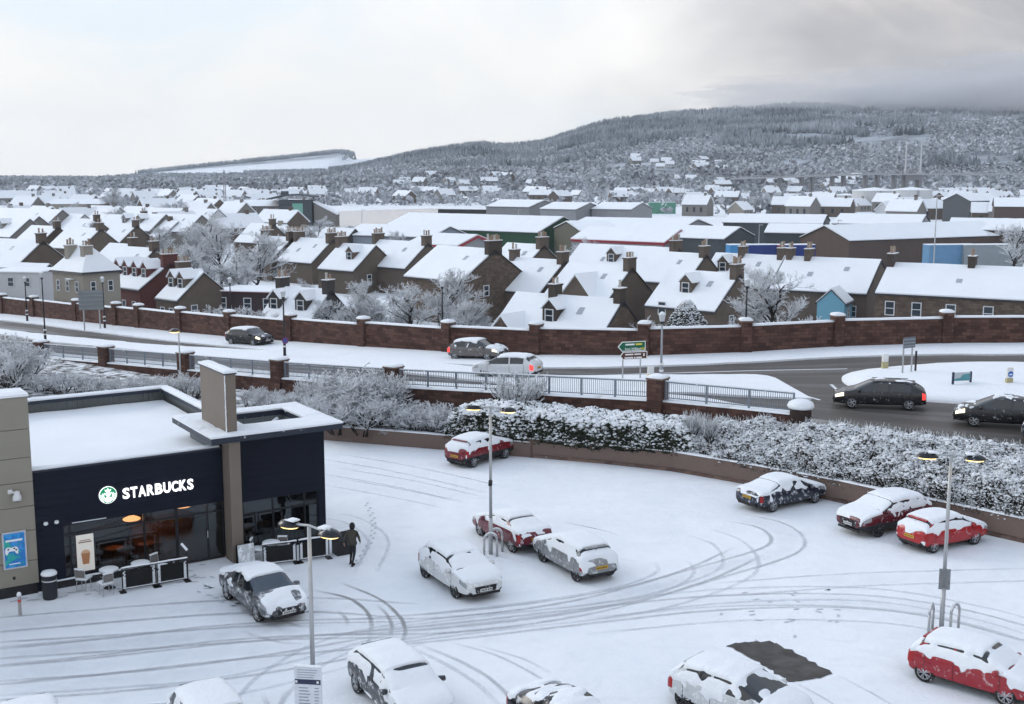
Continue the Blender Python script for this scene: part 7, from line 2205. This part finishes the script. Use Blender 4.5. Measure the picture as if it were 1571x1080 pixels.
m = MB(); m.add([(11.3, .8, 8.05), (19.3, .8, 3.85), (19.3, 8.2, 3.85), (11.3, 8.2, 8.05), (11.3, .8, 8.5), (19.3, .8, 4.3), (19.3, 8.2, 4.3), (11.3, 8.2, 8.5)], [(0,3,2,1),(4,5,6,7),(0,1,5,4),(1,2,6,5),(2,3,7,6),(3,0,4,7)]); m.build('wing_snow', M_ROOFSNOW, t)
t = thing('crane_mast', 'thin lattice mast rising above the far flats', 'mast', (ray(346, 330)[0] * 520 / ray(346, 330)[1], 520, TOWN_Z))
hm = CAM_H + ray(346, 261)[2] * 520 / ray(346, 261)[1] - TOWN_Z
for sx_, sy_ in ((-.5, -.5), (.5, -.5), (.5, .5), (-.5, .5)):
    m = MB(); m.cyl((sx_, sy_, 0), (sx_ * .5, sy_ * .5, hm), .10); m.build('leg', plain('mast_grey', (.35, .34, .36), .6), t)
m = MB()
for k in range(16): m.box((0, 0, k * hm / 16), (1.0, 1.0, .12))
tag(m.build('bracing', plain('mast_grey', (.35, .34, .36), .6), t), kind='stuff')

# ---- sheds of the industrial estate
def shed(label, apex, left, ridge, eave, W, head, wall, trim=None, L=None, doors=0, cat='shed'):
    a = P(apex[0], apex[1], ridge); c, s = math.cos(math.radians(head)), math.sin(math.radians(head))
    if L is None:
        d = ray(*left); k = d[0] / d[1]; L = min(max((a.x - k * a.y) / (c + k * s), 8), 120)
    t = thing('industrial_shed', label, cat, (a.x, a.y, TOWN_Z), math.radians(180 - head))
    rz_, ez, hw = ridge - TOWN_Z, eave - TOWN_Z, W / 2
    m = MB(); m.extr([(-hw, -.5), (hw, -.5), (hw, ez), (0, rz_), (-hw, ez)], 0, L); m.build('wall', wall, t)
    gable_roof(t, L, W, ez, rz_, over=.3, gover=.25, snow=.22, mat=trim or M_SLATE)
    if trim:
        m = MB(); m.bx(-.08, hw + .01, 0, .25, hw + .12, ez); m.bx(0, hw + .01, ez - .45, L, hw + .14, ez - .1); m.build('corner_trim', trim, t)
        sl = (rz_ - ez) / hw
        m = MB()
        for s_ in (1, -1): m.add([(-.30, 0, rz_ - .35), (-.30, s_*hw, ez - .35), (-.30, s_*hw, ez + .12), (-.30, 0, rz_ + .12)], [(0, 1, 2, 3)])
        m.build('verge_trim', trim, t)
    for k in range(doors):
        m = MB(); x = L * (k + .5) / doors; m.bx(x - 1.8, hw + .01, 0, x + 1.8, hw + .06, min(4, ez - .6)); m.build('roller_door', plain('roller', (.28, .29, .30), .5), t)
    return t
RED = plain('red_trim', (.28, .03, .04), .5); W_GREEN = t_clad('green_sheet', (.010, .055, .024), 1.0, 'X', .5); W_GREY = t_clad('grey_sheet_wall', (.24, .25, .26), 1.0, 'X', .5); W_BROWN = t_clad('brown_sheet', (.085, .058, .048), 1.2, 'X', .6); W_DGREY = t_clad('dark_sheet', (.055, .065, .072), 1.0, 'X', .5)
shed('huge green shed with white roof beyond the terrace', (864,334), (628,333), 6.6, 3.6, 19, 37, W_GREEN)
shed('grey shed with red verges, right of the green shed', (1044,354), (903,350), 5.6, 3.6, 12, 37, W_GREY, RED)
shed('smaller grey shed with red verges, left of the green shed', (732,362), (655,360), 5.0, 3.4, 11, 37, W_GREY, RED)
shed('blue-grey low workshop with a big window, left of the red-verged shed', (690,349), (556,346), 5.6, 3.8, 13, 30, plain('bluegrey_sheet', (.22, .25, .29), .6))
shed('olive-roofed low shed behind the red-verged shed', (930,340), (850,352), 6.2, 4.6, 14, -20, plain('olive_sheet', (.075, .072, .05), .6), L=9)
shed('brown warehouse with gable towards the viewer, right of centre', (1505,341), (1269,350), 6.4, 4.0, 13, -28, W_BROWN, L=42)
shed('dark grey gabled shed left of the brown warehouse', (1135,350), (1030,342), 6.2, 4.4, 14, 34, W_DGREY)
shed('flat white-roofed shed between the dark shed and brown warehouse', (1262,346), (1180,345), 6.0, 4.6, 12, 20, W_DGREY)
shed('long dark shed with white roof behind the brown warehouse', (1268,331), (1120,332), 6.6, 5.0, 18, 20, W_DGREY)
shed('wide white roof at the far right of the estate', (1600,338), (1460,336), 6.8, 5.0, 22, 24, W_BROWN)
shed('wide white roof in the middle of the estate', (1070,338), (900,335), 6.6, 5.0, 20, 28, W_GREY)
shed('long white roof left of the storage tanks', (1420,331), (1290,330), 7.0, 5.2, 18, 26, W_GREY)
shed('far pale shed with grey gable near the marina', (835,308), (770,306), 7.5, 5.5, 18, 35, W_GREY)
shed('far pale shed right of the marina shed', (905,312), (850,309), 7.2, 5.4, 16, 35, W_GREY)
shed('far white-roofed shed by the small green container', (985,312), (925,310), 7.2, 5.4, 16, 30, W_GREY)
shed('far shed with snowy roof at the right edge', (1640,305), (1525,302), 8.5, 6.0, 16, 20, W_BROWN)
shed('dark gabled far shed right of the tanks', (1518,297), (1490,298), 9.0, 6.5, 12, -30, W_DGREY, L=18)
# containers and a lorry in the yard
def container(label, px, py, col, Lc, rz=.12, h=2.8, z=TOWN_Z, Y=None):
    q = P(px, py, z)
    if py > 380: d = ray(px, 376); q = Vector((d[0] * 205 / d[1], 205, CAM_H + d[2] * 205 / d[1] - h))
    t = thing('container', label, 'container', q, rz, 'containers in the yard')
    m = MB(); m.bx(0, 0, 0, Lc, 2.5, h); m.build('body', t_clad('container_%d_%d' % (px, py), col, .3, 'X', .5), t)
    m = MB(); snow_slab(m, 0, 0, Lc, 2.5, h, .15, px, 1.0); m.build('snow', M_ROOFSNOW, t)
    m = MB(); m.bx(Lc + .001, .1, .1, Lc + .05, 2.4, h - .1); m.build('door', plain('container_door', (.05, .06, .09), .5), t)
container('light blue container at the left of the row', 1120, 399, (.05, .22, .45), 4.5, h=4.6); container('dark blue container in the middle of the row', 1150, 400, (.012, .030, .16), 5.2, h=4.6); container('red container end between the blue ones', 1194, 396, (.22, .02, .03), 2.0, h=4.8); container('dark blue container at the right of the row', 1204, 401, (.012, .030, .16), 5.6, h=4.6)
container('long pale blue container behind the rubble house chimney', 1426, 397, (.12, .25, .40), 9, h=4.2); container('long snowy grey trailer behind the rubble house', 1480, 398, (.25, .28, .30), 11, h=4.0); container('small green container by the far marina', 996, 328, (.10, .28, .20), 12, h=5)
# white storage tanks
def tank(label, px0, px1, py_top, Y, H):
    d0, d1 = ray(px0, py_top), ray(px1, py_top); x0, x1 = d0[0]*Y/d0[1], d1[0]*Y/d1[1]; r = (x1 - x0) / 2; zt = CAM_H + d0[2]*Y/d0[1]
    t = thing('storage_tank', label, 'tank', ((x0 + x1) / 2, Y + r, TOWN_Z), 0, 'white storage tanks')
    Hh = zt - TOWN_Z
    m = MB(); m.lathe([(r, 0), (r, Hh)], 32); m.build('shell', t_clad('tank_white_%d' % px0, (.55, .56, .56), 2.0, 'X', .5), t)
    m = MB(); m.lathe([(r * 1.02, Hh + .01), (r * 1.0, Hh + .3), (.2, Hh + r * .16)], 32); m.build('snow_roof', M_ROOFSNOW, t)
    m = MB(); m.bx(-.5, -r - .6, 0, .5, -r - .02, Hh); m.build('ladder', plain('mast_grey', (.35, .34, .36), .6), t)
tank('white storage tank, largest, left of the brown one', 1318, 1384, 293, 560, 10); tank('grey-brown storage tank at the right of the pair', 1378, 1440, 292, 590, 10); tank('smaller white tank in front at the left', 1284, 1322, 300, 610, 8); tank('low white tank right of the pair', 1440, 1490, 306, 470, 7); tank('low white tank at the left of the group', 1218, 1258, 304, 520, 7)
# ---- cable-stayed bridge
bz = CAM_H + 1.0; YB = 900.0
def bx_at(px): d = ray(px, 268); return d[0] * YB / d[1]
t = thing('bridge', 'long pale cable-stayed bridge with two slim towers below the hill', 'bridge', (0, YB, 0))
M_CONC = plain('bridge_concrete', (.36, .36, .37), .8)
m = MB()
xs_ = np.linspace(bx_at(1118), bx_at(1700), 40)
zz = [bz - 3.5 * max(0, 1 - (x - xs_[0]) / 105) for x in xs_]
for i in range(39): m.add([(xs_[i], -6, zz[i] - 1.3), (xs_[i+1], -6, zz[i+1] - 1.3), (xs_[i+1], 6, zz[i+1] - 1.3), (xs_[i], 6, zz[i] - 1.3), (xs_[i], -6, zz[i]), (xs_[i+1], -6, zz[i+1]), (xs_[i+1], 6, zz[i+1]), (xs_[i], 6, zz[i])], [(0,3,2,1),(4,5,6,7),(0,1,5,4),(2,3,7,6)])
m.build('deck', M_CONC, t)
m = MB()
for i in range(39): m.add([(xs_[i], -6.2, zz[i] + .8), (xs_[i+1], -6.2, zz[i+1] + .8), (xs_[i+1], -6.2, zz[i+1] + 1.1), (xs_[i], -6.2, zz[i] + 1.1)], [(0, 1, 2, 3)])
m.build('parapet', M_CONC, t)
for px in (1196, 1230, 1246, 1277, 1294, 1328, 1346, 1372):
    m = MB(); x = bx_at(px); m.bx(x - .8, -4, TOWN_Z - 8, x + .8, 4, bz - 1.3); m.build('pier', plain('pier_dark', (.20, .195, .20), .85), t)
x = bx_at(1399); m = MB(); m.bx(x - 6.2, -5, TOWN_Z - 8, x - 4.0, 5, bz - 1.3); m.bx(x + 4.0, -5, TOWN_Z - 8, x + 6.2, 5, bz - 1.3); m.bx(x - 3.99, -5, bz - 5, x + 3.99, 5, bz - 1.3); m.build('main_pier', plain('pier_dark', (.20, .195, .20), .85), t)
for px in (1388, 1411):
    x = bx_at(px); top = CAM_H + ray(px, 217)[2] * YB / ray(px, 217)[1]
    m = MB(); m.cyl((x, -1, bz - 2), (x, -1, top), .8, .5, n=8); tw = m.build('tower', plain('tower_pale', (.55, .55, .56), .6), t)
    m = MB()
    for k in range(7):
        for s in (-1, 1): m.cyl((x, -1, top - 2 - 1.5 * k), (x + s * (58 - 6.5 * k), -5, bz), .05, n=3)
    tag(m.build('stay_cables', M_CONC, tw), kind='stuff')
# ---- far town: small houses, each its own thing; nothing tells them apart
def small_house_mesh(w, d, h, r, wall, nm):
    m = MB(); hw = d / 2
    m.extr([(-hw, 0), (hw, 0), (hw, h), (0, r), (-hw, h)], -w/2, w/2); m.cur = 1
    for s in (1, -1): m.add([(-w/2 - .3, 0, r + .05), (w/2 + .3, 0, r + .05), (w/2 + .3, s*(hw + .4), h - .25), (-w/2 - .3, s*(hw + .4), h - .25), (-w/2 - .3, 0, r + .4), (w/2 + .3, 0, r + .4), (w/2 + .3, s*(hw + .4), h + .1), (-w/2 - .3, s*(hw + .4), h + .1)], [(0,3,2,1),(4,5,6,7),(0,1,5,4),(1,2,6,5),(2,3,7,6),(3,0,4,7)])
    m.cur = 2
    for k in (-.28, .0, .28): m.bx(k * w - .5, hw + .02, h * .35, k * w + .5, hw + .05, h * .75); m.bx(k * w - .5, -hw - .05, h * .35, k * w + .5, -hw - .02, h * .75)
    m.cur = 0; m.bx(w * .3 - .5, -.4, r - .5, w * .3 + .5, .4, r + 1.2)
    o = m.build(nm, [wall, M_ROOFSNOW, M_WPANE]); me = o.data; bpy.data.objects.remove(o); return me
FH = [small_house_mesh(9, 7, 3, 6, M_HARL[2], 'far_house'), small_house_mesh(11, 8, 5, 8.5, M_HARL[1], 'far_house'), small_house_mesh(14, 8, 4.5, 7.5, M_HARL[0], 'far_house'), small_house_mesh(9, 7, 3, 6, M_HARL[7], 'far_house')]
r2 = random.Random(4); nfar = 0
def far_house(x, y, z, label, group, s=1.0):
    o = bpy.data.objects.new('far_house', FH[r2.randrange(4)]); COL.objects.link(o)
    o.location = (x, y, z); o.rotation_euler = (0, 0, r2.uniform(-.9, .9)); o.scale = (s,) * 3
    tag(o, label, 'house', group)
for k in range(210):
    px = r2.uniform(-20, 1590); y = 400 + 590 * r2.random() ** 1.1; d = ray(px, 300); x = d[0] * y / d[1]
    py = CY - F_PX * (y * math.sin(PITCH) + (TOWN_Z - CAM_H) * math.cos(PITCH)) / (y * math.cos(PITCH) - (TOWN_Z - CAM_H) * math.sin(PITCH))
    if 455 < px < 1005 and py > 313: continue
    if px > 1000 and y < 395: continue
    if px < 460 and y < 470: continue
    far_house(x, y, TOWN_Z, 'tiny snowy-roofed house in the far town below the hills', 'far town houses')
for k in range(40):
    px, py = r2.uniform(960, 1110), r2.uniform(247, 268)
    if k > 17: px, py = r2.uniform(560, 1330), r2.uniform(278, 294)
    d = ray(px, py); best = None
    for y in np.linspace(1000, 2500, 200):
        z = float(hz_at(np.array([d[0] * y / d[1]]), np.array([y]))[0])
        if CAM_H + d[2] * y / d[1] < z: best = (d[0] * y / d[1], y, z); break
    if best: far_house(best[0], best[1] - 6, best[2] + 1.0, 'tiny white house among the frosted trees on the lower hillside', 'hillside houses', 1.05)
# low roofs between the rows, partly hidden
for k in range(28):
    px = r2.uniform(-10, 470); y = r2.uniform(235, 440); d = ray(px, 330)
    if 240 < px < 410 and y < 260: continue
    o = bpy.data.objects.new('back_street_house', FH[(1, 2, 3, 2)[k % 4]]); COL.objects.link(o); o.location = (d[0] * y / d[1], y, TOWN_Z - .5); o.rotation_euler = (0, 0, -.65 + r2.uniform(-.1, .1) + (math.pi / 2 if k % 5 == 0 else 0))
    w_ = ('grey', 'brown', 'cream', 'brown')[k % 4]; tag(o, w_ + '-walled snowy-roofed house crowded in the back streets at the left', 'house', w_ + ' back street houses')
# pier with machinery, yachts' masts
t = thing('quay', 'low dark quay jutting into the pale water beyond the green shed', 'quay', P(672, 327, TOWN_Z), math.radians(-22))
m = MB(); m.bx(0, 0, -.5, 95, 8, 1.8); m.build('quay_wall', plain('quay_dark', (.035, .033, .033), .8), t)
m = MB(); snow_slab(m, 0, .4, 95, 8, 1.8, .25, 3, 4.0); m.build('snow', M_ROOFSNOW, t)
for k in range(26):
    px = r2.uniform(930, 1110); y = r2.uniform(760, 900); d = ray(px, 290)
    o = MB(); o.cyl((0, 0, 0), (0, 0, r2.uniform(9, 16)), .14, .08, n=5); ob = o.build('yacht_mast', plain('mast_pale', (.5, .5, .52), .5)); ob.location = (d[0] * y / d[1], y, TOWN_Z)
    tag(ob, 'thin pale yacht mast in the far marina', 'mast', 'yacht masts in the marina')
for px, y, top, lab in ((1438, 200, 300, 'tall thin lamp column over the estate at the right'), (1165, 260, 345, 'thin lamp column beside the dark grey shed'), (555, 330, 322, 'thin lamp column by the pale water'), (1286, 240, 338, 'short lamp column above the brown warehouse'), (795, 300, 322, 'thin lamp column by the green shed')):
    d = ray(px, top); zt = CAM_H + d[2] * y / d[1] - TOWN_Z
    t = thing('yard_lamp', lab, 'lamp post', (d[0] * y / d[1], y, TOWN_Z)); m = MB(); m.cyl((0, 0, 0), (0, 0, zt), .12, .07, n=6); m.build('pole', M_POLE, t); m = MB(); m.box((.35, 0, zt), (.9, .3, .14)); m.build('lamp_head', M_POLE, t)
